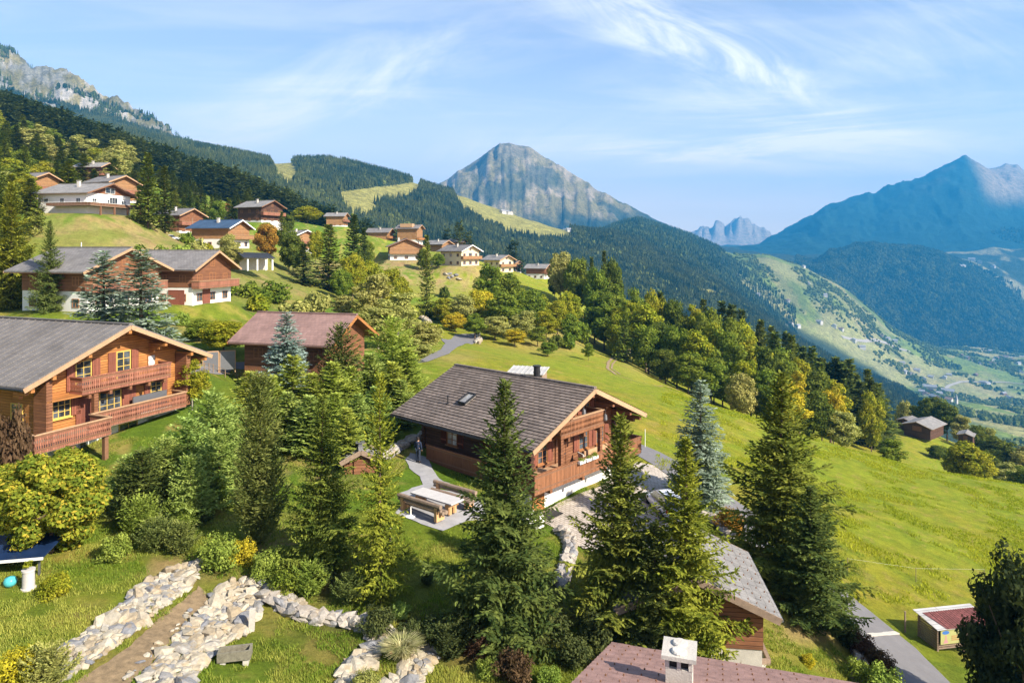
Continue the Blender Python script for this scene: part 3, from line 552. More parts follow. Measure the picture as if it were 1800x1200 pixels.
def house(ax, ay, gw, sw, label, cat='chalet', Wt=11, Lt=12, st=2, pt=.42, low='plaster', up='log_red', roof='roof_grey', edge='trim', so=1.0, fo=1.2, balc=True, fr='frame_br', chimney=True, group='chalets of the hillside village', sh=None, hb=2.4, name='chalet', railm='rail_red', gl='glass', garage=False, frames=True, pad=0.0, ribs=0):
    Wd, Ld = Wt - 2 * so, Lt - 2 * fo; He = (2.5 * st + .4) if st else 2.2
    Hr = He + Wd / 2 * pt + .2
    o, th, Y = fit(ax, ay, gw, sw, Hr, Wt, Lt, fo)
    h = empty(name, o, th); setp(h, label, cat, group)
    cn = o + Vector((-math.sin(th), math.cos(th), 0)) * Ld / 2; PADS.append((cn.x, cn.y, o.z + pad, Ld * .62, Ld * (1.5 if Y > 130 else 1.1))); deep = 2.5 + max(0, -pad)
    walls(h, Wd, Ld, He, pt, hb if up else He, low, up, deep)
    if not up:
        w_ = MB(); zr = He + Wd / 2 * pt; w_.poly([(-Wd / 2, 0, He), (Wd / 2, 0, He), (0, 0, zr)]); w_.poly([(Wd / 2, Ld, He), (-Wd / 2, Ld, He), (0, Ld, zr)]); w_.build('gable_wall', G[low], h)
    ro, zr = roofb(h, Wd, Ld, He, pt, (so, fo, fo), roof, t=.22, edge=edge, ribs=ribs)
    if chimney: chim(ro, -Wd * .2, Ld * .45, zr - 1.6, zr + .5, .6)
    rr = random.Random(int(ax))
    for k in range(st):
        z = 2.5 * k + (.7 if k else .5); nF = 3 if Wd > 8 else 2
        for i in range(nF):
            a = (i - (nF - 1) / 2) * Wd / nF
            if k == 1 and balc and i == 1: winb(h, Wd, Ld, 'F', a, 2.55, 1.5, 2.0, fr, 2, 2, sh, gl)
            else: winb(h, Wd, Ld, 'F', a, z, 1.1 if k else 1.3, 1.15, fr, 2, 2, sh, gl)
        for f_ in ('L', 'R'):
            for i in range(3): winb(h, Wd, Ld, f_, Ld * (i + .5) / 3, z, 1.1, 1.1, fr, 2, 2, None, gl)
    if zr - He > 1.4 and st: winb(h, Wd, Ld, 'F', 0, He + .05, 1.0, .9, fr, 2, 2, None, gl)
    if balc and st > 1:
        deck(h, -Wd / 2 - .3, Wd / 2 + .3, -1.3, -.05, 2.5); rail(h, [(-Wd / 2 - .3, -.05), (-Wd / 2 - .3, -1.3), (Wd / 2 + .3, -1.3), (Wd / 2 + .3, -.05)], 2.5, .95, railm, False, bw=.3)
    return h, Wd, Ld, He, zr
random.seed(3)
# main chalet -------------------------------------------------------------
TH = R(47.5); A0 = Vector((1.1, 43.9, 0)); d2 = Vector((math.cos(TH), math.sin(TH), 0))
Wm, Lm = 9.4, 10.2; om = A0 + d2 * (Wm / 2); zb = -17.0; om.z = zb
mc = empty('chalet', om, TH); setp(mc, 'large dark timber chalet with brown slab roof beside the paved drive', 'chalet')
hem, ptm = 5.45, .435
walls(mc, Wm, Lm, hem, ptm, 2.3, 'plaster', None, 1.5)
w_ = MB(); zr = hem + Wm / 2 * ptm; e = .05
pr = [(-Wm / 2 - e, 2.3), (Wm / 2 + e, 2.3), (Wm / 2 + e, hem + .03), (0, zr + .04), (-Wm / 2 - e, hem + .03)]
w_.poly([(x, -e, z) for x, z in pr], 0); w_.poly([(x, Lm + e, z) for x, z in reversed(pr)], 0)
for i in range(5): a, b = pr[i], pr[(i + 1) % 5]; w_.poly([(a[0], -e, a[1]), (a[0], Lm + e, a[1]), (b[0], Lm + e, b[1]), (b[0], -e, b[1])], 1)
w_.build('timber_wall', [G['log_red'], G['log_dark']], mc)  # darker logs on the flanks put their shade into the colour
rom, zrm = roofb(mc, Wm, Lm, hem, ptm, (1.75, 1.85, 1.85), 'roof_main', .2, tiles=(.46, .30), gutter='black', edge='trim')
for s in (-1, 1):     # corner posts of crossed logs
    for yy in (-.12, Lm + .12):
        b = MB()
        for k in range(15): b.box(s * Wm / 2 - .16, s * Wm / 2 + .16, yy - (.14 if k % 2 else .22), yy + (.14 if k % 2 else .22), 2.35 + k * .2, 2.35 + k * .2 + .17)
        b.build('log_corner', G['log_dark'], mc)
for x in (-Wm / 2 - 1.2, -Wm / 2 + .1, -2.4, 0, 2.4, Wm / 2 - .1, Wm / 2 + 1.2):   # purlins carrying the front overhang
    z = zrm - abs(x) * ptm - .22; b = MB(); b.box(x - .12, x + .12, -1.7, .4, z - .24, z); b.box(x - .12, x + .12, -1.15, 0, z - .46, z - .25); b.box(x - .12, x + .12, -.6, 0, z - .68, z - .47); b.build('purlin', G['log_red'], mc)
f1, f2 = 2.2, 5.05
for a, w in ((-3.5, 1.0), (1.0, 1.1), (3.0, 1.0)): winb(mc, Wm, Lm, 'F', a, f1 + .85, w, 1.25, 'frame_br', 2, 3, 'shut', sill=True, out=.05)
doorb(mc, Wm, Lm, 'F', -1.55, f1, 1.0, 2.05, 'log_red', out=.05)
for a, w, z, h_ in ((-1.15, 1.1, f2, 1.45), (1.3, .9, f2 + .5, .95), (-2.75, .5, f2 + .2, .6)): winb(mc, Wm, Lm, 'F', a, z, w, h_, 'frame_br', 2, 3, 'shut', sill=False, out=.05)
winb(mc, Wm, Lm, 'L', 7.2, f1 + .9, 1.1, 1.2, 'frame_br', 2, 3, 'shut', 'curtain', True, out=.05); winb(mc, Wm, Lm, 'L', 2.9, f1 + .9, 1.1, 1.2, 'frame_br', 2, 3, 'shut', sill=True, out=.05)
for a in (2.5, 7.5): winb(mc, Wm, Lm, 'R', a, f1 + .9, 1.1, 1.2, 'frame_br', 2, 3, 'shut', out=.05)
winb(mc, Wm, Lm, 'L', 6.6, .85, 2.6, 1.2, 'frame_br', 3, 1)
doorb(mc, Wm, Lm, 'F', -Wm / 2 + .85, .02, 1.0, 2.0, 'log_orange'); winb(mc, Wm, Lm, 'F', 3.4, 1.1, .9, .7, 'frame_br', 2, 1)
deck(mc, -Wm / 2 - 1.45, Wm / 2 + 1.3, -1.7, -.06, 2.15); 
b = MB(); b.box(-Wm / 2 - 1.45, -Wm / 2 - .06, -.05, 8.4, 1.99, 2.15); b.build('balcony_floor', G['trimdk'], mc)
rail(mc, [(-Wm / 2 - 1.45, 8.4), (-Wm / 2 - 1.45, -1.7), (Wm / 2 + 1.3, -1.7), (Wm / 2 + 1.3, .5)], 2.15, 1.05, 'rail_org', False, 'rail_org')
deck(mc, -3.3, 1.4, -1.5, -.06, 4.95, mat='log_red'); rail(mc, [(-3.3, -.06), (-3.3, -1.5), (1.4, -1.5), (1.4, -.06)], 4.95, 1.0, 'rail_org', True, 'trim')
for x in (-3.1, 1.25): b = MB(); b.box(x - .13, x + .13, -1.45, -1.2, 2.15, 4.78); b.build('post', G['log_red'], mc)
for x in (-2.3, -.6, 1.2): b = MB(); b.box(x - .1, x + .1, -1.4, 0, 4.5, 4.77); b.build('bracket', G['log_red'], mc)
for x in (-Wm / 2 + .3, -1, 1.6, Wm / 2 - .4): b = MB(); b.box(x - .12, x + .12, -1.6, 0, 1.7, 1.98); b.build('bracket', G['log_red'], mc)
b = MB(); b.cyl((.3, 3.6, zrm - .2), (.3, 3.6, zrm + 1.0), .24, n=12); b.cyl((.3, 3.6, zrm + 1.0), (.3, 3.6, zrm + 1.08), .31, n=12); b.cyl((.3, 3.6, zrm + .55), (.3, 3.6, zrm + .62), .28, n=12); b.build('flue', G['black'], rom)
def onroof(x, y, h=0): return Vector((x, y, hem + (Wm / 2 - abs(x)) * ptm + .2 + h))
b = MB(); x0, x1, y0, y1 = -4.15, -3.1, 6.5, 7.25
p = [onroof(x0, y0, .1), onroof(x1, y0, .1), onroof(x1, y1, .1), onroof(x0, y1, .1)]; up_ = Vector((-ptm, 0, 1)).normalized() * .12
fr_ = [(0, 1), (1, 2), (2, 3), (3, 0)]
for i, j in fr_: b.beam(p[i] + up_, p[j] + up_, .1, .14)
sk = b.build('skylight', G['black'], rom); b = MB(); b.hexa([q for q in p] + [q + up_ for q in p]); b.build('pane', G['curtain'], sk)
b = MB(); q = onroof(-4.3, 8.2); b.cyl(q, q + Vector((0, 0, .55)), .04, n=6); b.cyl(q + Vector((0, 0, .5)), q + Vector((0, 0, .62)), .08, n=6); b.cyl(q, q + Vector((0, 0, .06)), .14, n=8); b.build('vent_pipe', G['black'], rom)
for x, z0, z1 in ((-.1, 6.0, 6.7), (2.45, 5.2, 6.0)):
    b = MB(); b.cyl((x, -.95, z0), (x, -.95, z1), .015, n=4); b.lathe([(.01, .5), (.12, .42), (.16, .1), (.10, 0), (.01, 0)], (x, -.95, z0 - .3), 8); b.build('hanging_lantern', G['metal'], mc)
# left chalet --------------------------------------------------------------
TL = R(68.3); Wl, Ll = 11.3, 15.0; nL = Vector((math.sin(TL), -math.cos(TL), 0)); ap = Vector((-27.9, 50, 0)); ol = ap - nL * 1.8 ; ptl = .425
zl = -15.2; ol.z = zl; zrl = -5.4 - zl - .25; hel = zrl - Wl / 2 * ptl
lc = empty('chalet', ol, TL); setp(lc, 'orange timber chalet with grey ribbed roof, carved balconies and yellow windows', 'chalet')
walls(lc, Wl, Ll, hel, ptl, 2.6, 'plaster', 'log_orange', 2.0)
rol, _z = roofb(lc, Wl, Ll, hel, ptl, (1.95, 1.8, 1.0), 'roof_left', .22, ribs=.78, gutter='black', edge='trim')
for s in (-1, 1):
    b = MB(); b.box(s * Wl / 2 - .2, s * Wl / 2 + .2, -1.3, -.05, 2.7, hel - .3); b.build('log_corner', G['log_red'], lc)
for x in (-7, -5.6, -3.1, 0, 3.1, 5.6, 7):
    z = _z - abs(x) * ptl - .22; b = MB(); b.box(x - .12, x + .12, -1.75, .4, z - .24, z); b.box(x - .12, x + .12, -1.15, 0, z - .48, z - .25); b.box(x - .12, x + .12, -.6, 0, z - .72, z - .49); b.build('purlin', G['log_orange'], lc)
g1, g2 = 2.8, 5.4
winb(lc, Wl, Ll, 'F', -2.4, g2 + .0, 1.2, 2.0, 'yel', 2, 4, 'shut', out=.05); winb(lc, Wl, Ll, 'F', .75, g2 + .0, 1.2, 2.25, 'yel', 2, 4, 'shut', out=.05); winb(lc, Wl, Ll, 'F', 3.2, g2 + .6, .7, 1.0, 'frame_br', 1, 1, None, 'curtain', out=.05)
winb(lc, Wl, Ll, 'F', -.6, g1, 2.3, 2.1, 'yel', 4, 4, 'shut', out=.05); winb(lc, Wl, Ll, 'F', 3.6, g1 + .9, 1.0, 1.2, 'yel', 2, 3, 'shut', out=.05)
winb(lc, Wl, Ll, 'F', -4.0, g1 + .9, 1.3, 1.3, 'yel', 3, 3, 'shut', out=.05, sill=True); winb(lc, Wl, Ll, 'L', 1.8, g1 + .9, 1.2, 1.2, 'yel', 2, 3, None, out=.05); winb(lc, Wl, Ll, 'L', 5.4, g1 + .9, 1.2, 1.2, 'yel', 2, 3, None, out=.05)
winb(lc, Wl, Ll, 'F', 1.2, .3, 1.6, 1.9, 'yel', 2, 1); winb(lc, Wl, Ll, 'F', 3.4, .3, 1.1, 1.9, 'frame_wh', 1, 1, None, 'curtain'); winb(lc, Wl, Ll, 'F', -2.0, .8, 1.4, 1.1, 'frame_wh', 2, 1)
b = MB(); b.poly([(-5.75, -.12, 5.2), (-2.35, -.12, 5.2), (-2.35, -.12, 4.95), (-2.8, -.12, 5.0), (-4.0, -.12, 5.08), (-5.2, -.12, 5.0), (-5.75, -.12, 4.85)]); b.box(-5.8, -2.2, -1.3, -.06, 5.14, 5.24); b.build('arch_beam', G['log_orange'], lc)
for x in (-2.35, -5.6): b = MB(); b.box(x - .16, x + .16, -1.32, -1.0, g1, 5.13); b.build('post', G['log_red'], lc)
deck(lc, -3.4, 3.9, -1.35, -.06, g2 - .05, mat='log_red'); rail(lc, [(-3.4, -.06), (-3.4, -1.35), (3.9, -1.35), (3.9, -.06)], g2 - .05, 1.05, 'rail_red', True, 'rail_red')
for x in (-2.8, -1.2, .4, 2, 3.4): b = MB(); b.box(x - .1, x + .1, -1.3, 0, g2 - .5, g2 - .22); b.build('bracket', G['log_red'], lc)
deck(lc, -8.1, -3.0, -3.6, -.06, g1, mat='oldwood', name='terrace_floor'); b = MB(); b.box(-2.99, 5.2, -1.55, -.06, g1 - .16, g1); b.build('terrace_floor', G['oldwood'], lc)
rail(lc, [(-8.1, -.4), (-8.1, -3.6), (-3.0, -3.6), (-3.0, -1.55), (5.2, -1.55), (5.2, -.06)], g1, 1.05, 'rail_red', True, 'trim')
for x, y in ((-7.8, -3.3), (-5.5, -3.3), (-3.2, -3.3), (-7.8, -.6)):
    b = MB(); b.box(x - .14, x + .14, y - .14, y + .14, -1.5, g1 - .18); b.build('terrace_post', G['trimdk'], lc)
# other chalets ---------------------------------------------------------------
V = 'chalets of the hillside village'
h3 = house(386, 440, 74, 116, 'brown chalet with grey roof and bright white ground floor, right of the blue spruces', Wt=11, Lt=12, st=2, pt=.5, up='log_red', edge='trim', sh=None, fr='frame_br', hb=2.5, chimney=False, group=None)
doorb(h3[0], h3[1], h3[2], 'F', -1.5, .05, 1.5, 2.0, 'shut', out=.02); doorb(h3[0], h3[1], h3[2], 'L', 2.6, .05, 2.4, 2.0, 'shut', out=.02)
h4 = house(232, 435, 138, 122, 'long grey roofed chalet with white base behind the two blue spruces', Wt=14, Lt=13, st=2, pt=.42, up='log_red', edge='trim', hb=2.5, chimney=False, group=None, so=1.5)
doorb(h4[0], h4[1], h4[2], 'L', 6.5, .05, 2.2, 2.0, 'shut', out=.02)
h5 = house(628, 553, 78, 178, 'chalet with plain pinkish brown roof behind the silvery blue spruce', Wt=10, Lt=12, st=2, pt=.52, up='log_red', roof='roof_pink', edge='log_orange', chimney=False, group=None, so=1.2, balc=False, hb=.5)
b = MB(); b.box(-.9, .9, -.5, .5, 0, .06); sk = b.build('skylight', G['curtain'], h5[0]); sk.location = (-2.9, 5.2, h5[4] - 2.9 * .52 + .30); sk.rotation_euler = (0, -math.atan(.52), 0); sk.scale = (.5, .9, 1)
h6 = house(200, 322, 76, 86, 'white chalet with wide grey roof and long terrace standing high on the left slope', Wt=15, Lt=15, st=1, pt=.36, low='plaster', up='log_red', roof='roof_pale', edge='trimdk', fr='frame_wh', hb=2.85, group=None, balc=False, name='chalet', pad=-1.8)
hh, Wd, Ld, He, zr = h6
b = MB(); b.box(-Wd / 2 - 2.5, Wd / 2 + 1, -3.4, -.1, -.25, 0); b.box(-Wd / 2 - 2.5, -Wd / 2 - .1, -.09, 8, -.25, 0); b.build('terrace_floor', G['oldwood'], hh)
rail(hh, [(-Wd / 2 - 2.5, 8), (-Wd / 2 - 2.5, -3.4), (Wd / 2 + 1, -3.4)], 0, .5, 'trimdk', False, 'frame_wh', bw=.8)
winb(hh, Wd, Ld, 'F', 0.2, He + .15, 2.8, 1.3, 'frame_wh', 2, 1, out=.06); winb(hh, Wd, Ld, 'F', 1.2, .1, 2.4, 2.1, 'frame_wh', 3, 1, out=.06)
for x in (-6, -2, 2, 6): b = MB(); b.box(x - .15, x + .15, -3.3, -3.0, -3.4, -.26); b.build('terrace_post', G['trimdk'], hh)
house(86, 303, 50, 46, 'small orange gabled chalet at the wood edge behind the white chalet', Wt=10, Lt=11, up='log_light', edge='trim', chimney=False, hb=.7, group=V)
house(222, 308, 52, 44, 'pinkish brown chalet with grey roof just above the white chalet', Wt=10, Lt=11, up='log_light', roof='roof_grey', hb=.7, group=V)
house(193, 286, 26, 46, 'dark chalet with pale grey roof highest in the wood on the left', Wt=9, Lt=11, up='log_dark', roof='roof_pale', hb=.7, group=V)
house(342, 366, 46, 50, 'brown chalet with grey roof above the parked white car', Wt=11, Lt=12, up='log_red', hb=.7, group=V)
h = house(427, 386, 42, 72, 'light pine chalet with dark blue metal roof and white trimmed gable', Wt=11, Lt=13, up='log_light', roof='roof_blue', edge='frame_wh', fr='frame_br', railm='log_light', group=V)
house(414, 376, 22, 42, 'chalet with blue sheet roof peeping over the larger blue roofed one', Wt=8, Lt=12, up='log_light', roof='roof_blue', hb=.7, group=V)
house(372, 357, 14, 28, 'brown chalet with bright orange tiled roof', Wt=9, Lt=10, up='log_dark', roof='roof_or', hb=.7, group=V)
house(400, 358, 34, 14, 'reddish gabled chalet with orange roof edge between two spruces', Wt=9, Lt=9, up='log_red', roof='roof_or', edge='roof_or', hb=.7, group=V)
house(446, 355, 22, 26, 'chalet with dark red tiled roof left of the pale roofed one', Wt=9, Lt=10, up='log_red', roof='roof_red', hb=.7, group=V)
house(483, 352, 42, 48, 'brown chalet with pale grey roof at the top of the small meadow', Wt=12, Lt=13, up='log_dark', roof='roof_pale', edge='trimdk', hb=.7, group=V)
house(541, 404, 42, 28, 'orange gabled chalet half hidden by a round dark bush', Wt=10, Lt=10, up='log_light', edge='frame_wh', hb=.7, group=V)
house(611, 374, 10, 36, 'grey roofed chalet alone below the wooded ridge', Wt=9, Lt=11, up='log_light', roof='roof_pale', hb=.7, group=V)
house(690, 401, 12, 42, 'orange timber chalet with grey roof behind the wide gabled one', Wt=10, Lt=12, up='log_light', railm='log_orange', hb=.7, group=V)
h = house(742, 395, 12, 42, 'tall orange chalet with a long pale dormer in its roof', Wt=10, Lt=12, st=3, pt=.38, up='log_light', railm='log_orange', group=V)
b = MB(); b.box(-4.4, -1.2, 2.2, 8.2, h[3] + .4, h[3] + 2.1); b.build('dormer', G['trim'], h[0])
h = house(715, 419, 66, 6, 'wide orange gabled chalet with white ground floor facing the valley', Wt=14, Lt=13, st=2, pt=.42, up='log_light', railm='log_light', group=V, edge='trimdk')
house(789, 422, 22, 34, 'chalet with grey roof left of the white gabled one', Wt=9, Lt=11, up='log_light', roof='roof_pale', hb=.7, group=V)
house(819, 420, 8, 30, 'orange chalet whose roof shows above the white gabled one', Wt=9, Lt=11, up='log_light', hb=.7, group=V)
house(831, 430, 38, 46, 'cream white chalet with grey roof and bright gable at the slope edge', Wt=11, Lt=13, low='cream', up=None, roof='roof_grey', edge='frame_wh', railm='log_light', fr='frame_br', group=V)
house(894, 448, 30, 36, 'cream chalet with pale roof and yellow wooden balcony', Wt=10, Lt=12, low='cream', up=None, roof='roof_pale', edge='trim', railm='log_light', group=V)
house(913, 458, 14, 16, 'small orange annexe right of the cream chalet', Wt=8, Lt=9, up='log_light', cat='annexe', name='annexe', hb=.7, group=V, chimney=False)
house(966, 464, 12, 40, 'low chalet with pale roof and arched white base, farthest right of the village', Wt=10, Lt=12, up='log_red', roof='roof_pale', group=V)
house(844, 471, 18, 22, 'small white hut with orange tiled roof below the cream chalets', 'hut', Wt=7, Lt=8, st=1, low='plaster', up=None, roof='roof_or', name='hut', chimney=False, group=V)
house(634, 501, 14, 60, 'grey roofed chalet mostly hidden behind the birch trees', Wt=9, Lt=13, up='log_red', hb=.7, group=V)
house(744, 500, 14, 46, 'dark brown chalet with balcony and white base at the foot of the lone tall spruce', Wt=9, Lt=12, up='log_red', group=V)
h = house(789, 577, 14, 50, 'low timber garage with grey roof beside the curving lane', 'garage', Wt=6.5, Lt=8, st=0, pt=.25, so=.5, fo=.4, low='log_orange', up='log_orange', hb=.3, roof='roof_grey', chimney=False, balc=False, name='garage', group=None)
# barn in the lower meadow, its dark gable turned left
def placed(name, label, cat, px, py, Y, th, z=None):
    o = Vector((wx(px, Y), Y, 0)); o.z = z if z is not None else -(py - HY) / F * Y
    e = empty(name, o, th); return setp(e, label, cat)
bn = placed('barn', 'brown barn with pale roof standing alone in the lower striped meadow', 'barn', 1612, 757, 215, R(-52)); bn.scale = (.85, .85, .62)
walls(bn, 9, 12, 2.6, .45, .6, 'log_dark', 'log_dark'); roofb(bn, 9, 12, 2.6, .45, (1, 1, 1), 'roof_pale'); doorb(bn, 9, 12, 'F', 0, 0, 3, 2.4, 'log_red', out=.05); winb(bn, 9, 12, 'R', 3, 1, 1.2, .8, out=.05)
bn = placed('shed', 'small grey roofed shed under the trees right of the barn', 'shed', 1697, 772, 225, R(-40)); bn.scale = (.8, .8, .6)
walls(bn, 5, 7, 2.2, .45, .5, 'log_dark', 'log_dark'); roofb(bn, 5, 7, 2.2, .45, (.6, .6, .6), 'roof_pale'); doorb(bn, 5, 7, 'F', 0, 0, 1.4, 2, 'log_red', out=.05)
bn = placed('shed', 'low dark shed left of the barn', 'shed', 1590, 745, 225, R(-52)); bn.scale = (.8, .8, .6)
walls(bn, 5, 7, 2.0, .4, .5, 'log_dark', 'log_dark'); roofb(bn, 5, 7, 2.0, .4, (.6, .6, .6), 'roof_grey'); doorb(bn, 5, 7, 'F', 0, 0, 1.4, 1.8, 'log_red', out=.05)
# solar roofed car shelter under the blue roofed chalet
cs = placed('car_shelter', 'car shelter with sloping black solar roof on the village slope', 'shelter', 452, 460, 150, R(35))
b = MB(); b.hexa([(-3.6, -3, 1.5), (3.2, -3, 1.1), (3.2, 3, 2.9), (-3.6, 3, 3.3), (-3.6, -3, 1.65), (3.2, -3, 1.25), (3.2, 3, 3.05), (-3.6, 3, 3.45)]); b.build('roof', G['roof_dark'], cs)
cs.scale = (1, 1, .62); b = MB(); b.box(-3.2, 2.9, 2.2, 2.6, -3, 2.2); b.build('back_wall', G['concrete'], cs)
for x in (-2.6, -.6, 1.2, 2.6): b = MB(); b.box(x - .15, x + .15, -2.6, -2.2, -3, 1.2); b.build('post', G['frame_wh'], cs)
# ---------------------------------------------------------------- level the ground under the houses, then build the terrain
def apply_pads():
    sw = np.zeros_like(TZ); sd_ = np.zeros_like(TZ)
    for x, y, z, r0, r1 in PADS:
        k = (np.abs(ROWS - y) < r1 * 1.2); 
        if not k.any(): continue
        ii = np.where(k)[0]; sl = slice(ii[0], ii[-1] + 1)
        d = np.hypot(XG[sl] - x, YG[sl] - y); w_ = 1 - sstep(r0, r1, d)
        sw[sl] += w_; sd_[sl] += w_ * (z - TZ[sl])
    TZ[:] = TZ + sd_ / np.maximum(1, sw)
apply_pads(); PYG = HY - TZ * F / YG
def mat_terrain(name, kind):
    m_ = bpy.data.materials.new(name); m_.use_nodes = True; t = NT(m_.node_tree)
    tc = t.node('ShaderNodeTexCoord').outputs['Object']; at = t.node('ShaderNodeAttribute', attribute_name='cover').outputs['Color']
    if kind == 'near':
        a = t.noise(tc, .9, 6, .65); b = t.noise(tc, 6, 5, .7); c = t.noise(tc, 28, 3, .7); d = t.noise(tc, .16, 4, .6); mp = t.node('ShaderNodeMapping', i_Vector=tc); mp.inputs['Rotation'].default_value = (0, 0, R(-28)); mp.inputs['Scale'].default_value = (.12, .9, 1); e_ = t.noise(mp.outputs[0], 1.0, 5, .65)
        f = t.math('ADD', t.math('MULTIPLY', a, .7), t.math('ADD', t.math('MULTIPLY', b, .8), t.math('MULTIPLY', c, .6)))
        k = t.ramp(f, .66, 1.40, .38, 1.68, False)
        col = t.mix(1.0, at, t.node('ShaderNodeCombineColor', i_0=k, i_1=k, i_2=k).outputs[0], 'MULTIPLY')
        col = t.mix(t.ramp(d, .5, .72, 0, .45), col, t.mix(1.0, col, (1.35, 1.02, 1.3), 'MULTIPLY'))
        col = t.mix(t.ramp(b, .60, .78, 0, .5), col, t.mix(1.0, col, (.62, .85, .7), 'MULTIPLY'))
        col = t.mix(t.ramp(e_, .50, .70, 0, .55), col, t.mix(1.0, col, (1.30, 1.12, 1.4), 'MULTIPLY')); col = t.mix(t.ramp(e_, .46, .34, 0, .5), col, t.mix(1.0, col, (.62, .78, .7), 'MULTIPLY'))
        bump = t.node('ShaderNodeBump', i_Strength=.9, i_Distance=.16, i_Height=t.math('ADD', b, c))
    else:
        s = {'hill': .05, 'far': .018}[kind]
        a = t.noise(tc, s, 6, .65); b = t.noise(tc, s * 4, 5, .7)
        k = t.ramp(t.math('ADD', a, b), .7, 1.3, .42, 1.6, False)
        col = t.mix(1.0, at, t.node('ShaderNodeCombineColor', i_0=k, i_1=k, i_2=k).outputs[0], 'MULTIPLY')
        bump = t.node('ShaderNodeBump', i_Strength=1.0, i_Distance=.5 / s, i_Height=t.math('ADD', a, t.math('MULTIPLY', b, .5)))
        bump.inputs['Strength'].default_value = .55
    bs = t.node('ShaderNodeBsdfPrincipled', i_Base_Color=col, i_Roughness=.95, i_Normal=bump.outputs[0]); bs.inputs['Specular IOR Level'].default_value = .1
    o = t.node('ShaderNodeOutputMaterial'); t.l.new(bs.outputs[0], o.inputs[0]); return m_
def terr(name, r0, r1, c0, c1, mat):
    nr, nc = r1 - r0 + 1, c1 - c0 + 1
    V = np.stack([XG, YG, TZ], -1)[r0:r1 + 1, c0:c1 + 1].reshape(-1, 3)
    i = np.arange(nr * nc).reshape(nr, nc); Fa = np.stack([i[:-1, :-1], i[:-1, 1:], i[1:, 1:], i[1:, :-1]], -1).reshape(-1, 4)
    me = np_mesh(name, V, Fa, smooth=True)
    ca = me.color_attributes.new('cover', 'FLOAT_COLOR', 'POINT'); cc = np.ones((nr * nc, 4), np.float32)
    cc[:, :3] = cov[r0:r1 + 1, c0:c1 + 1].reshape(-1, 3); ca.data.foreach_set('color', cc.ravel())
    return setp(link(name, me, None, mat), kind='structure')
ra = int(np.searchsorted(ROWS, 400)); rb = int(np.searchsorted(ROWS, 2600)); rc = int(np.searchsorted(ROWS, 4180)); rd = int(np.searchsorted(ROWS, 6300)); re_ = int(np.searchsorted(ROWS, 10300))
cm = int(np.searchsorted(PXC, 1300)); cl = int(np.searchsorted(PXC, 420)); NC = len(PXC) - 1; NR = len(ROWS) - 1
MN, MH, MF = mat_terrain('grass_ground', 'near'), mat_terrain('hillside_ground', 'hill'), mat_terrain('mountain_ground', 'far')
rl = int(np.searchsorted(ROWS, 2050))
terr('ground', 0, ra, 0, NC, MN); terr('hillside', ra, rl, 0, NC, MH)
terr('rocky_ridge', rl, rc, 0, cl, MH); terr('valley', rl, rc, cl, NC, MH)
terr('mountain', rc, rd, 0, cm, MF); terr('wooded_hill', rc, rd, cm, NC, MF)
terr('far_mountain', rd, re_, 0, NC, MF); terr('distant_crags', re_, NR, 0, NC, MF)
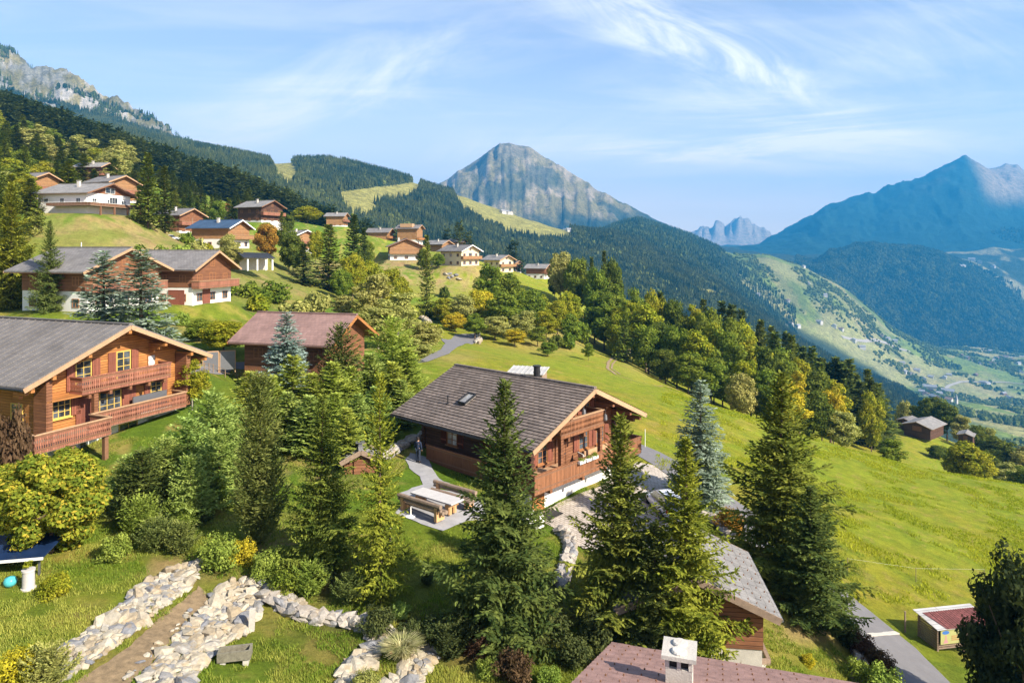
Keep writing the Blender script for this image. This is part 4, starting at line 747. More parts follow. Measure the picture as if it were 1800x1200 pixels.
# ---------------------------------------------------------------- tree shapes
def kites(P, D, Ln, Wd, rng, roll=1.0):
    """needle sprays or leaves: one slim four cornered face each"""
    n = len(P); up = np.array([0, 0, 1.0]) + rng.normal(0, .35 * roll, (n, 3)); sd_ = np.cross(D, up); sd_ /= np.linalg.norm(sd_, axis=1)[:, None] + 1e-9
    L = Ln[:, None]; w_ = Wd[:, None]; m_ = P + D * L * .45
    V = np.stack([P, m_ + sd_ * w_, P + D * L, m_ - sd_ * w_], 1).reshape(-1, 3)
    return V
def unit(a): return a / (np.linalg.norm(a, axis=-1, keepdims=True) + 1e-9)
def conifer(seed, H=12., Rd=2.3, gap=.27, nb=8, step=.17, kl=.27, kw=.055, base=.05, shape=.85, droop=.30, upt=.35, tw=.42, ragged=.2, name='crown'):
    rng = np.random.default_rng(seed); Ps = []; Ds = []; Ls = []; Ws = []
    z = base * H
    while z < H * .985:
        t = z / H; prof = (1 - t) ** shape * min(1, .55 + (t - base) * 5) ; g = gap * (1.15 - .6 * t)
        n = max(4, int(nb * (1 - .45 * t))); a0 = rng.random() * 6.28
        for k in range(n):
            if rng.random() < (.16 if t < .3 else .06): continue
            a = a0 + 6.283 * k / n + rng.normal(0, .22); ln = (Rd * prof * (1 + rng.normal(0, ragged)) + .10 * (1 - t) + .05)
            if ln < .1: ln = .1
            el = -droop * (1 - t) + upt * 1.6 * t * t + rng.normal(0, .07)     # lower boughs hang, top ones rise
            m = max(2, int(ln / step)); s = (np.arange(m) + rng.random(m) * .6) / m
            dh = np.array([math.cos(a), math.sin(a), 0.0]); sdv = np.array([-math.sin(a), math.cos(a), 0.0])
            cz = el * ln * s + (upt * .55) * ln * s ** 3
            ax = dh[None] * (ln * s)[:, None] + np.array([0, 0, 1.0]) * cz[:, None] + np.array([0, 0, z + rng.normal(0, g * .4)])
            slope = el + upt * 1.65 * s ** 2
            fw = unit(dh[None] + np.array([0, 0, 1.0]) * slope[:, None])
            Ps.append(ax); Ds.append(fw); Ls.append(np.full(m, kl * 1.15)); Ws.append(np.full(m, kw * 1.2))
            for sg in (-1, 1):
                tl = tw * ln * (1 - s * .75) * (.75 + .5 * rng.random(m)) + .06
                td = unit(fw * .75 + sdv[None] * sg + np.array([0, 0, -.22]) + rng.normal(0, .12, (m, 3)))
                mk = max(1, int(tw * ln * .8 / (kl * .8)))
                for j in range(mk):
                    q = j / mk; ok = (tl > q * kl * .9) | (j == 0)
                    p = ax + td * (tl * q)[:, None] - np.array([0, 0, 1.0]) * (q * q * tl * .25)[:, None]
                    Ps.append(p[ok]); Ds.append(unit(td + np.array([0, 0, -.3 * q]) + rng.normal(0, .22, (m, 3)))[ok]); Ls.append(np.full(ok.sum(), kl) * (.8 + .5 * rng.random(ok.sum()))); Ws.append(np.full(ok.sum(), kw))
        z += g
    P = np.concatenate(Ps); D = np.concatenate(Ds); L = np.concatenate(Ls); W_ = np.concatenate(Ws)
    V = kites(P, D, L, W_, rng)
    return np_mesh(name, V, np.arange(len(V)).reshape(-1, 4))
def leafy(seed, H=10., Rx=3.2, z0=.22, nblob=34, nleaf=160, leaf=.22, br=.34, flat=1.0, openn=.0, name='crown', egg=.0, low=0.0):
    """broadleaf crown: many leaf clumps of different size round an uneven volume"""
    rng = np.random.default_rng(seed); Ch = H * (1 - z0) / 2; cz = H * z0 + Ch; B = []
    tries = 0
    while len(B) < nblob and tries < 5000:
        tries += 1; p = rng.normal(0, 1, 3); p /= np.linalg.norm(p) + 1e-9; r = rng.random() ** .45
        p = p * r; w_ = 1 - egg * p[2]; q = np.array([p[0] * Rx * w_, p[1] * Rx * w_, p[2] * Ch]) * (1 - br * .8)
        if low and p[2] < -low: continue
        B.append((q + [0, 0, cz], Rx * br * (.55 + .75 * rng.random())))
    Ps = []; Ds = []; N = []
    for c, r in B:
        n = int(nleaf * (r / (Rx * br)) ** 1.4); d = unit(rng.normal(0, 1, (n, 3))); rr = r * (.55 + .55 * rng.random(n) ** .6)
        lump = 1 + .25 * np.sin(d[:, 0] * 5 + c[0]) * np.sin(d[:, 1] * 5 + c[1]) * np.sin(d[:, 2] * 5)
        Ps.append(c + d * (rr * lump)[:, None] * [1, 1, .85 * flat]); N.append(d)
    P = np.concatenate(Ps); N = unit(np.concatenate(N) + rng.normal(0, .55, P.shape) + [0, 0, .25])
    tg = unit(np.cross(N, rng.normal(0, 1, P.shape))); bt = np.cross(N, tg); s = leaf * (.6 + .8 * rng.random(len(P)))[:, None]
    V = np.stack([P - tg * s, P - bt * s * .55, P + tg * s, P + bt * s * .55], 1).reshape(-1, 3)
    me = np_mesh(name, V, np.arange(len(V)).reshape(-1, 4)); return me, B
def tubes(segs, name, n=6):
    b = MB()
    for p0, p1, r0, r1 in segs: b.cyl(p0, p1, r0, r1, n)
    me = bpy.data.meshes.new(name); me.from_pydata(b.v, [], b.f); me.update(); return me
def trunk_mesh(H, r, top=.97, seed=0):
    rr = random.Random(seed); s = []; p = Vector((0, 0, -.8)); k = 7
    for i in range(k):
        q = Vector((rr.uniform(-.03, .03) * H * .1, rr.uniform(-.03, .03) * H * .1, H * top * (i + 1) / k)); s.append((p, q, r * (1 - i / k) + .01, r * (1 - (i + 1) / k) + .01)); p = q
    return tubes(s, 'trunk', 7)
def limbs_mesh(H, r, z0, B, seed=0, nl=10):
    rr = random.Random(seed); s = []; fork = Vector((0, 0, H * max(z0, .15) * 1.1)); s.append((Vector((0, 0, -.8)), fork, r, r * .75)); top = Vector((rr.uniform(-.3, .3), rr.uniform(-.3, .3), H * .75)); s.append((fork, top, r * .72, r * .15))
    for c, q in B[:nl]:
        c = Vector([float(x) for x in c]); t = rr.uniform(0, .55); a = fork.lerp(top, t); mid = a.lerp(c, .5) + Vector((0, 0, -.05 * H)); s.append((a, mid, r * .38, r * .24)); s.append((mid, c, r * .24, r * .07))
    return tubes(s, 'trunk', 5)
# prototypes: (crown meshes, trunk meshes, height, radius)
def Pset(kind, cr, tr, H, Rd): return dict(cr=cr, tr=tr, H=H, R=Rd)
PR = {}
PR['big'] = [Pset('c', conifer(s, 12, 2.35, .22, 10, .13, .25, .058, .03, .80, .30, .38, .42, .30), trunk_mesh(12, .20, .97, s), 12, 2.35) for s in (1, 2, 3, 4)]
PR['thin'] = [Pset('c', conifer(s, 10, 1.45, .23, 9, .13, .23, .05, .05, .62, .38, .40, .40, .28), trunk_mesh(10, .14, .97, s), 10, 1.45) for s in (11, 12)]
PR['bluef'] = [Pset('c', conifer(s, 9, 1.75, .26, 10, .13, .25, .062, .01, .62, .12, .14, .44, .12), trunk_mesh(9, .15, .97, s), 9, 1.75) for s in (21, 22, 23)]
PR['young'] = [Pset('c', conifer(s, 5, 1.05, .17, 9, .12, .20, .052, .02, .66, .05, .45, .42, .18), trunk_mesh(5, .07, .97, s), 5, 1.05) for s in (31, 32, 33)]
PR['mid'] = [Pset('c', conifer(s, 15, 2.9, .45, 9, .32, .60, .16, .05, .80, .28, .30, .42, .20), trunk_mesh(15, .22, .97, s), 15, 2.9) for s in (41, 42, 43, 44)]
PR['column'] = [Pset('c', conifer(51, 9, 1.5, .15, 11, .13, .22, .045, .01, .36, -.55, .5, .40, .12), trunk_mesh(9, .12, .9, 51), 9, 1.6)]
def LP(seed, H, Rx, **k):
    tr = k.pop('tr', .2); me, B = leafy(seed, H, Rx, **k); return Pset('l', me, limbs_mesh(H, tr, k.get('z0', .22), B, seed), H, Rx)
PR['leafmid'] = [LP(s, 12, 4.0, z0=.04, nblob=62, nleaf=230, leaf=.23, br=.29, egg=.15) for s in (61, 62, 63, 64)]
PR['leaftall'] = [LP(s, 14, 3.2, z0=.06, nblob=56, nleaf=220, leaf=.23, br=.33, egg=.18) for s in (71, 72, 73)]
PR['leafnear'] = [LP(s, 8, 3.0, z0=.04, nblob=70, nleaf=230, leaf=.13, br=.26, egg=.15) for s in (81, 82)]
PR['maple'] = [LP(85, 7, 3.2, z0=.0, nblob=110, nleaf=330, leaf=.13, br=.20, egg=.1, tr=.16)]
PR['loose'] = [LP(s, 12, 3.0, z0=.10, nblob=70, nleaf=120, leaf=.19, br=.24, egg=.1, tr=.13) for s in (91, 92, 93)]
PR['bush'] = [LP(s, 2, 1.25, z0=-.12, nblob=30, nleaf=170, leaf=.075, br=.34, tr=.04) for s in (101, 102, 103)]
PR['bushfar'] = [LP(s, 3, 2.2, z0=-.15, nblob=24, nleaf=70, leaf=.27, br=.36, tr=.06) for s in (111, 112)]
PR['hedgecon'] = [Pset('c', conifer(s, 6, 1.9, .22, 9, .15, .24, .06, .0, .50, .0, .45, .42, .22), trunk_mesh(6, .1, .9, s), 6, 1.9) for s in (121, 122, 123)]
PR['mugo'] = [Pset('c', conifer(s, 2.2, 1.3, .13, 9, .11, .20, .045, -.02, .45, -.5, .6, .45, .25), trunk_mesh(2.2, .05, .7, s), 2.2, 1.3) for s in (131, 132)]
def tree(kind, px, ytop, Y, wpx, fol, label, cat='tree', group=None, bark='bark', name=None, rot=None, zoff=0.0, x=None, h=None, parts=True):
    rr = random.Random(int(px * 13 + Y * 7)); ps = PR[kind]; p = ps[rr.randrange(len(ps))]
    X = wx(px, Y) if x is None else x; g = float(gz(X, Y)) + zoff; hh = (HY - ytop) / F * Y - g if h is None else h
    hh = min(hh, .95 * wpx / F * Y) if kind == 'bushfar' and wpx else hh
    hh = max(hh, .4, (1.15 if kind in ('mid', 'big', 'young', 'leaftall') else .62) * (wpx or 0) / F * Y); w_ = (wpx / F * Y / 2 * (.88 if p['cr'].name[:5] == 'crown' and kind in ('big', 'mid', 'thin', 'bluef') else 1)) if wpx else hh * p['R'] / p['H'] * rr.uniform(.85, 1.15)
    if wpx and hh < .55 * wpx / F * Y: print('LOW', label, round(hh, 1), round(wpx / F * Y, 1), px, Y)
    nm = name or {'spruce': 'spruce_tree', 'bush': 'bush', 'shrub': 'shrub', 'fir': 'fir_tree'}.get(cat, 'broadleaf_tree' if kind[:4] in ('leaf', 'mapl', 'loos') else 'conifer_tree')
    e = empty(nm, (X, Y, g - .05), rr.uniform(0, 6.28) if rot is None else rot, (w_ / p['R'], w_ / p['R'], hh / p['H'])); setp(e, label, cat, group)
    c = bpy.data.objects.new('crown', p['cr']); COL.objects.link(c); c.parent = e
    if not p['cr'].materials: p['cr'].materials.append(FOL[fol])
    c.material_slots[0].link = 'OBJECT'; c.material_slots[0].material = FOL[fol]
    q = bpy.data.objects.new('trunk', p['tr']); COL.objects.link(q); q.parent = e
    if not p['tr'].materials: p['tr'].materials.append(G['bark'])
    q.material_slots[0].link = 'OBJECT'; q.material_slots[0].material = G[bark]
    return e
# --- the tall spruces in front
FC = {'lime': 'yellow green', 'green': 'green', 'dark': 'dark green', 'yellow': 'golden yellow', 'birchleaf': 'olive green', 'spruce': 'green', 'spruce_d': 'dark', 'spruce_y': 'yellowish', 'thicket': 'bright green', 'hedge': 'fresh green', 'orange': 'orange', 'shrubg': 'mid green', 'red': 'reddish'}
def seg(a, cuts, names): return names[sum(a > q for q in cuts)]

tree('big', 887, 664, 29.8, 205, 'spruce_d', 'tallest dark green spruce, hiding the near corner of the main chalet', 'spruce')
tree('big', 1090, 722, 31.0, 182, 'spruce', 'dense green spruce in front of the paved drive', 'spruce')
tree('big', 1206, 762, 29.6, 176, 'spruce_y', 'sunlit yellowish green spruce just left of the grey roofed shed', 'spruce')
tree('big', 1150, 915, 29.6, 130, 'spruce_d', 'low dark spruce filling the gap between the two spruces before the shed', 'spruce')
tree('bluef', 1231, 664, 49, 118, 'blue', 'slender blue green spruce beyond the grey roofed shed', 'spruce')
tree('big', 1374, 648, 39, 205, 'spruce', 'broad dark spruce right of the grey roofed shed', 'spruce')
tree('big', 1425, 850, 35.6, 150, 'spruce_d', 'shorter spruce leaning against the broad dark one by the lane', 'spruce')
tree('big', 566, 690, 33.5, 128, 'spruce', 'middle spruce between the round trimmed column pine and the thin spruce', 'spruce')
tree('thin', 668, 655, 31.5, 98, 'spruce_y', 'thin open spruce with yellow green tip, left of the garden table', 'spruce')
tree('column', 457, 660, 35.5, 92, 'pine', 'soft needled pine of upright column shape on the lawn', 'pine', name='pine_tree')
# --- firs on the left
for i, a in enumerate([(20, 318, 92, 95, 'spruce_y', 'yellowish green spruce cut by the left edge'), (-12, 270, 100, 110, 'spruce_d', 'tall dark spruce cut by the left edge'), (88, 385, 84, 62, 'pine', 'grey green spruce left of the long roofed chalet'),
                       (182, 436, 64, 140, 'blue', 'left one of the two blue spruces in front of the long grey roof'), (248, 434, 62, 158, 'blue', 'right one of the two blue spruces in front of the long grey roof'), (50, 430, 98, 50, 'spruce', 'narrow green spruce beside the grey green one'),
                       (120, 300, 190, 60, 'spruce_y', 'large yellow green larch above the white chalet'), (260, 268, 158, 62, 'spruce', 'broad spruce right of the white chalet'), (290, 292, 165, 50, 'spruce_d', 'dark spruce second to the right of the white chalet')]):
    k = 'bluef' if a[4] == 'blue' else ('mid' if a[2] > 120 else 'big'); tree(k, a[0], a[1], a[2], a[3], a[4], a[5], 'spruce')
tree('bluef', 503, 545, 62, 98, 'silver', 'silvery blue spruce in front of the pinkish brown roof', 'spruce')
tree('hedgecon', 598, 570, 63, 84, 'spruce_d', 'dark bushy pine at the gable of the pinkish brown roof', 'pine', name='pine_tree')
tree('hedgecon', 690, 560, 66, 100, 'thicket', 'bright green bushy conifer right of the dark bushy pine', 'pine', name='pine_tree')
tree('leafmid', 393, 556, 76, 84, 'lime', 'round yellow green tree with an orange tinge left of the pinkish brown roof'); tree('leafmid', 350, 556, 80, 60, 'green', 'dark green round tree behind the orange chalet gable')
tree('loose', 338, 625, 56, 60, 'lime', 'thin young tree with few yellow leaves beside the left chalet', bark='birch')
for i, (a, b_, c_, d_) in enumerate([(655, 470, 118, 84), (700, 505, 100, 96), (665, 530, 90, 90), (745, 560, 92, 76), (610, 515, 125, 70), (730, 600, 84, 70)]):
    tree('loose', a, b_, c_, d_, 'birchleaf', ['tallest olive birch in the middle of the birch clump', 'broad birch right of the tallest in the clump', 'nearest birch of the clump by the dark bushy pine', 'rightmost birch of the clump above the lane', 'leftmost birch of the clump near the purple bush', 'low birch of the clump towards the main chalet'][i], group='birches behind the pinkish brown roof', bark='birch')
tree('bushfar', 575, 545, 96, 80, 'red', 'purple leaved bush behind the pinkish brown roof', 'bush', zoff=0, name='bush')
# thicket of young conifers
G1 = 'young conifers packed below the pinkish brown roof'
for (a, b_, c_) in [(440, 660, 52), (478, 668, 54), (515, 650, 56), (548, 655, 54), (585, 645, 55), (618, 640, 57), (650, 640, 59), (690, 648, 57), (505, 700, 49), (545, 705, 48), (590, 690, 49), (630, 690, 50), (660, 700, 52), (715, 655, 63), (470, 690, 49), (610, 720, 46), (705, 680, 56)]:
    fo = random.choice(['thicket', 'thicket', 'hedge'])
    tree('young' if random.random() < .85 else 'hedgecon', a, b_ + random.uniform(-10, 10), c_, 70 + random.uniform(-8, 22), fo, '%s young conifer in the thicket left of the main chalet, %s' % (FC[fo], seg(b_, (658, 688), ('far row', 'middle row', 'near row')) + ' ' + seg(a, (510, 600), ('left end', 'centre', 'right end'))), 'conifer', G1, name='conifer_tree')
G2 = 'bushy conifers below the left chalet terrace'
for (a, b_, c_, d_, lb) in [(372, 690, 44, 115, 'right beside the terrace corner'), (330, 735, 41, 115, 'in front of the terrace middle'), (385, 760, 40, 105, 'lowest right one by the column pine'), (290, 770, 39.5, 95, 'left of the terrace middle'), (250, 790, 38, 100, 'the darkest of them'), (335, 800, 37.5, 84, 'lowest of all on the lawn edge'), (405, 715, 46, 100, 'rightmost, next to the thicket'), (225, 800, 40, 76, 'leftmost, beside the big maple')]:
    tree('hedgecon', a, b_, c_, d_, 'hedge' if a != 250 else 'spruce_d', 'bushy conifer below the left chalet, ' + lb, 'conifer', G2, name='conifer_tree')
tree('maple', 90, 780, 34, 200, 'maple', 'big maple with yellow green leaves at the lower left', 'maple', name='maple_tree')
tree('maple', 10, 810, 37, 130, 'maple', 'smaller maple cut by the left edge below the terrace', 'maple', name='maple_tree')
tree('bush', 18, 690, 40.5, 85, 'red', 'dark red leaved bush at the left edge below the orange chalet', 'bush', name='bush')
# garden shrubs
SH = [('bush', 1145, 1090, 28, 90, 'shrubd', 'dark bush left of the sunlit spruce foot'), ('bush', 1205, 1100, 28, 100, 'green', 'green bush under the sunlit spruce'), ('bush', 820, 1060, 28, 90, 'shrubd', 'dark undergrowth bush behind the reddish one'), ('bush', 880, 1045, 28, 90, 'shrubd', 'dark undergrowth bush under the tallest spruce'), ('bush', 960, 1060, 28, 90, 'shrubd', 'dark undergrowth bush right of the tallest spruce'), ('bush', 720, 1085, 28, 60, 'shrubd', 'dark bush behind the tall grass clump'), ('bush', 1050, 1075, 28, 90, 'shrubd', 'dark bush left under the dense green spruce'), ('mugo', 640, 1000, 28, 50, 'shrubd', 'dark mountain pine at the foot of the thin spruce'), ('bush', 570, 975, 28, 60, 'shrubd', 'dark bush at the foot of the middle spruce'), ('bush', 855, 1150, 28, 50, 'shrubg', 'leafy bush left of the brown red one'), ('bush', 200, 930, 28, 70, 'shrubg', 'green bush between the big maple and the stone bank'), ('mugo', 245, 890, 34.5, 80, 'shrubg', 'yellow green rounded shrub on the lawn edge behind the others'), ('mugo', 318, 895, 33.5, 60, 'shrubg', 'upright mountain pine shrub among the round ones'), ('mugo', 275, 922, 32, 70, 'pine', 'low mountain pine at the top of the stone bank'), ('mugo', 318, 930, 31.6, 64, 'pine', 'small mountain pine right beside the stone bank'),
      ('bush', 385, 940, 31.6, 80, 'shrubg', 'green shrub just left of the golden one'), ('bush', 425, 945, 31, 60, 'yellow', 'golden yellow shrub above the stone wall'), ('bush', 470, 960, 30.5, 70, 'shrubg', 'leafy green shrub right of the golden one'), ('bush', 505, 990, 29, 66, 'green', 'fresh green leafy shrub on the wall top'),
      ('mugo', 545, 1000, 28.5, 70, 'shrubg', 'fuzzy shrub behind the stone wall, left of two'), ('mugo', 615, 1018, 28, 62, 'pine', 'upright green mountain pine behind the low stone wall'), ('bush', 600, 950, 31, 40, 'hedge', 'small light green bush between the two spruces'), ('bush', 705, 1050, 27.2, 38, 'hedge', 'narrow light green bush above the clump of tall grass'),
      ('mugo', 752, 1010, 29.2, 26, 'shrubd', 'tiny dark pointed conifer on the lawn'), ('bush', 660, 1060, 27.6, 70, 'shrubd', 'dark low bush under the thin spruce'), ('bush', 770, 1075, 27, 80, 'shrubd', 'dark bush left of the tallest spruce foot'), ('mugo', 790, 1110, 26, 70, 'shrubd', 'spiky dark shrub right of the end of the stone wall'),
      ('bush', 840, 1100, 26.6, 60, 'red', 'reddish bush in the shade of the tallest spruce'), ('bush', 868, 1095, 26, 44, 'green', 'green bush in the shade of the tallest spruce'), ('bush', 905, 1140, 25, 80, 'red', 'brown red bush in the shade left of the pinkish roof'), ('bush', 965, 1165, 23.8, 52, 'shrubg', 'bright green bush at the corner of the pinkish roof'),
      ('bush', 1010, 1110, 27, 80, 'shrubd', 'dark bush between two spruces above the pinkish roof'), ('bush', 930, 1090, 28, 60, 'shrubd', 'dark bush at the foot of the tallest spruce'), ('bush', 1285, 890, 41, 60, 'orange', 'orange brown bush glimpsed behind the sunlit spruce'), ('bush', 1490, 1085, 33.5, 60, 'shrubd', 'dark green bush by the lane, top one of the row'),
      ('bush', 1520, 1110, 31.6, 60, 'red', 'reddish bush by the lane in the middle of the row'), ('bush', 1548, 1138, 30, 60, 'red', 'reddish bush by the lane, lowest of the row'), ('bush', 1510, 1150, 29, 60, 'shrubg', 'pale green bush against the curved stone wall'), ('bush', 1560, 1170, 28.2, 90, 'shrubg', 'green bush at the bottom beside the lane'),
      ('bush', 1420, 1140, 31, 30, 'yellow', 'tiny yellow flowered shrub on the small lawn'), ('bush', 30, 1140, 26, 90, 'yellow', 'yellow green bush in the bottom left corner'), ('mugo', 85, 1150, 25.4, 90, 'birchleaf', 'grey green feathery shrub in front of the stone bank'),
      ('bush', 95, 1000, 31.4, 60, 'lime', 'low yellow green bush right of the white pedestal'), ('bush', 640, 1175, 25, 60, 'birchleaf', 'tuft of olive grass between the two arms of the stone wall'), ('bush', 355, 885, 37, 40, 'shrubd', 'dark bush behind the mountain pines'), ('bush', 1100, 1130, 26.5, 80, 'shrubd', 'dark bush in front of the dense green spruce')]
for k, a, b_, c_, d_, fo, lb in SH:
    g_ = hit(a, b_ + d_ * .62 + (10 if k == 'bush' else 0)); hp = d_ * (.80 if k == 'bush' else .72); tree(k, a, 0, g_.y, d_ * (1 if k == 'bush' else .85), fo, lb, 'shrub' if k == 'mugo' else 'bush', h=hp / F * g_.y)
tree('leafnear', 1800, 930, 30, 190, 'nearblack', 'very dark round tree at the right edge above the firewood', 'tree')
tree('leafnear', 1765, 1010, 31, 130, 'nearblack', 'lower dark crown beside the woodshed roof', 'tree')
# slope bushes and mid distance
def bunch(lst, kind, fol, label, cat, group, **k):
    xs_ = sorted(q[0] for q in lst); n_ = len(xs_); ys_ = sorted(q[2] for q in lst)
    for q in lst:
        fo = random.choice(fol) if isinstance(fol, list) else fol; w = label.split(' ', 1) if label.split()[0] in ('dark', 'bright', 'rounded') else ['', label]
        lb = '%s %s' % (FC.get(fo, 'grey green'), label.replace('dark green ', '').replace('yellow green ', '').replace('dark ', '').replace('bright ', ''))
        k_ = xs_.index(q[0]) / max(1, n_ - 1); pl = 'leftmost' if k_ == 0 else 'rightmost' if k_ == 1 else ('left part' if k_ < .36 else 'right part' if k_ > .64 else 'middle')
        if n_ > 6: pl += ', ' + ('nearer' if q[2] <= ys_[n_ // 2] else 'farther')
        if n_ > 1: lb += ', ' + pl
        tree(kind if isinstance(kind, str) else random.choice(kind), q[0], q[1], q[2], q[3] if len(q) > 3 else 0, fo, lb, cat, group, **k)
bunch([(200, 376, 128, 46), (240, 382, 130, 50), (285, 396, 135, 40), (318, 402, 140, 44), (300, 415, 130, 30), (350, 418, 150, 34), (150, 382, 124, 24), (148, 422, 112, 16), (190, 420, 110, 14), (62, 372, 138, 26)], 'bushfar', ['shrubg', 'lime', 'green', 'birchleaf'], 'bush on the rough slope below the white chalet', 'bush', 'bushes on the rough slope', name='bush')
bunch([(120, 376, 117, 44), (150, 380, 118, 46), (178, 382, 120, 44), (205, 384, 121, 46), (232, 388, 122, 44)], 'bushfar', ['shrubg', 'lime', 'green'], 'bush in the hedge under the white chalet terrace', 'bush', 'bushes under the white chalet terrace', name='bush')
bunch([(400, 505, 128, 50), (440, 500, 130, 46), (480, 496, 132, 60), (455, 520, 118, 50), (520, 520, 120, 60), (560, 500, 130, 50), (320, 518, 88, 26), (545, 545, 110, 40), (380, 525, 112, 30)], 'bushfar', ['green', 'shrubg', 'birchleaf', 'lime'], 'bush on the dry bank beside the white based chalet', 'bush', 'bushes on the dry bank', name='bush')
tree('leafmid', 400, 408, 160, 40, 'birchleaf', 'round bush tree in front of the blue roofed chalet'); tree('leafmid', 470, 388, 190, 46, 'orange', 'orange autumn tree right of the blue roofed chalet'); tree('leafmid', 508, 400, 185, 44, 'dark', 'dark round tree in front of the small orange gable')
tree('leafmid', 540, 360, 300, 56, 'lime', 'yellow green tree above the small meadow'); tree('mid', 495, 372, 230, 26, 'spruce', 'small spruce above the orange autumn tree', 'spruce')
for a in [(578, 394, 172, 78, 'spruce', 'broad green spruce in front of the village centre'), (622, 376, 190, 60, 'spruce_d', 'dark ragged spruce with reddish tip behind the broad one'), (534, 428, 165, 56, 'spruce_d', 'dark spruce left of the broad green one'), (750, 413, 172, 42, 'spruce', 'lone tall spruce below the wide orange gabled chalet'),
          (640, 400, 200, 40, 'spruce_d', 'small dark spruce right of the dark ragged one')]: tree('mid', a[0], a[1], a[2], a[3], a[4], a[5], 'spruce')
bunch([(620, 440, 168, 50), (650, 450, 172, 56), (688, 462, 175, 50), (705, 480, 168, 44), (672, 490, 160, 50), (600, 470, 160, 40)], 'leafmid', ['lime', 'yellow', 'lime', 'green'], 'bright yellow green tree in the row below the village', 'tree', 'yellow green trees below the village')
bunch([(860, 455, 178, 62), (895, 470, 182, 66), (845, 500, 172, 64), (885, 505, 165, 74), (930, 500, 175, 60), (815, 510, 168, 54), (920, 540, 160, 60), (870, 550, 155, 66), (960, 540, 165, 50), (980, 520, 180, 50), (780, 520, 168, 50), (835, 560, 152, 44), (905, 575, 150, 50), (800, 545, 160, 50), (1005, 545, 165, 44), (945, 570, 156, 44)], ['leafmid', 'leaftall', 'loose'], ['lime', 'green', 'green', 'birchleaf', 'lime', 'yellow'], 'broadleaf tree in the thick clump below the last houses', 'tree', 'trees in the clump below the village')
bunch([(765, 525, 175, 50), (1020, 505, 185, 46), (975, 560, 158, 30), (1000, 560, 160, 30)], 'bushfar', ['dark', 'green'], 'dark bush at the edge of the thick tree clump', 'bush', 'bushes by the tree clump', name='bush')
tree('leafmid', 1000, 508, 190, 46, 'lime', 'rounded yellow green tree on the meadow edge right of the clump')
bunch([(985, 432, 232, 52), (1015, 440, 225, 56), (1075, 445, 215, 44), (1050, 455, 205, 50)], 'leafmid', ['dark', 'green', 'birchleaf'], 'dark broadleaf tree right of the last village house', 'tree', 'dark trees right of the last village house')
bunch([(1040, 452, 212, 36), (1062, 440, 220, 36)], 'mid', ['spruce_d'], 'dark spruce among the broadleaf trees right of the village', 'spruce', 'dark spruces right of the village')
bunch([(1080, 480, 196, 70), (1100, 510, 188, 66), (1062, 520, 190, 60), (1120, 490, 205, 50), (1045, 500, 195, 50), (1085, 540, 182, 50)], ['leafmid', 'leaftall'], ['lime', 'lime', 'green'], 'rounded yellow green tree at the bend of the track', 'tree', 'trees by the bend of the track')
tree('mid', 1097, 530, 168, 40, 'spruce', 'dark spruce standing at the bend of the track', 'spruce')
# woodland running down on the right
G3 = 'woodland trees along the meadow edge'
wd = [(1150, 495, 190), (1185, 505, 185), (1215, 515, 182), (1250, 528, 185), (1160, 545, 172), (1190, 560, 165), (1225, 570, 160), (1255, 560, 168), (1135, 520, 180), (1285, 545, 175), (1285, 590, 155), (1320, 575, 165), (1250, 610, 148), (1170, 600, 155), (1210, 615, 148), (1310, 620, 146), (1345, 600, 158), (1380, 615, 160), (1350, 640, 142), (1400, 640, 150), (1430, 640, 158), (1425, 670, 140), (1460, 655, 160), (1385, 660, 138), (1140, 570, 168), (1235, 540, 178), (1270, 575, 165), (1300, 560, 180), (1330, 590, 172), (1365, 600, 170), (1405, 618, 168), (1445, 668, 150), (1465, 680, 146)]
for i, (a, b_, c_) in enumerate(wd):
    fo = random.choice(['lime', 'green', 'lime', 'dark', 'green', 'yellow' if a > 1330 else 'lime', 'dark'])
    tree(random.choice(['leafmid', 'leaftall', 'leafmid', 'loose']), a, b_ + random.uniform(-8, 8), c_, random.uniform(52, 78), fo, '%s tree in the %s of the meadow wood, %s' % (FC[fo], seg(c_, (158, 172), ('front row', 'middle', 'back')), seg(a, (1200, 1290, 1380), ('end by track', 'left of middle', 'right of middle', 'lower right end'))), 'tree', G3)
wd = [(1165, 500, 205), (1230, 505, 210), (1275, 520, 210), (1310, 540, 205), (1340, 555, 205), (1370, 575, 200), (1400, 588, 200), (1425, 598, 200), (1450, 605, 202), (1480, 615, 205), (1500, 628, 205), (1520, 640, 205), (1540, 650, 205), (1460, 625, 185), (1490, 645, 185), (1510, 660, 180), (1545, 668, 190), (1440, 615, 190), (1355, 565, 215), (1295, 525, 220), (1260, 512, 225), (1415, 592, 215), (1385, 578, 220), (1525, 660, 195)]
wd += [(1335, 552, 195), (1362, 572, 190), (1388, 582, 193), (1412, 595, 188), (1438, 606, 196), (1462, 618, 192), (1484, 626, 190), (1506, 640, 194), (1528, 652, 188), (1550, 672, 184), (1474, 630, 200), (1498, 640, 188), (1516, 652, 192), (1537, 664, 184)]
for a, b_, c_ in wd: tree('mid', a + random.uniform(-9, 9), b_ + random.uniform(2, 26), c_ + random.uniform(-8, 8), random.uniform(56, 84), random.choice(['spruce_d', 'spruce_d', 'spruce']), 'dark spruce in the back row of the meadow wood, ' + seg(a, (1200, 1250, 1300, 1340, 1375, 1410, 1440, 1470, 1500, 1530), ('above its very left end', 'left end', 'left third', 'left of its centre', 'just left of centre', 'at centre', 'just right of centre', 'right of its centre', 'right third', 'right end', 'at the lower right tip')) + (', farther' if c_ > 203 else ', nearer' if c_ < 193 else ''), 'spruce', 'spruces at the back of the wood')
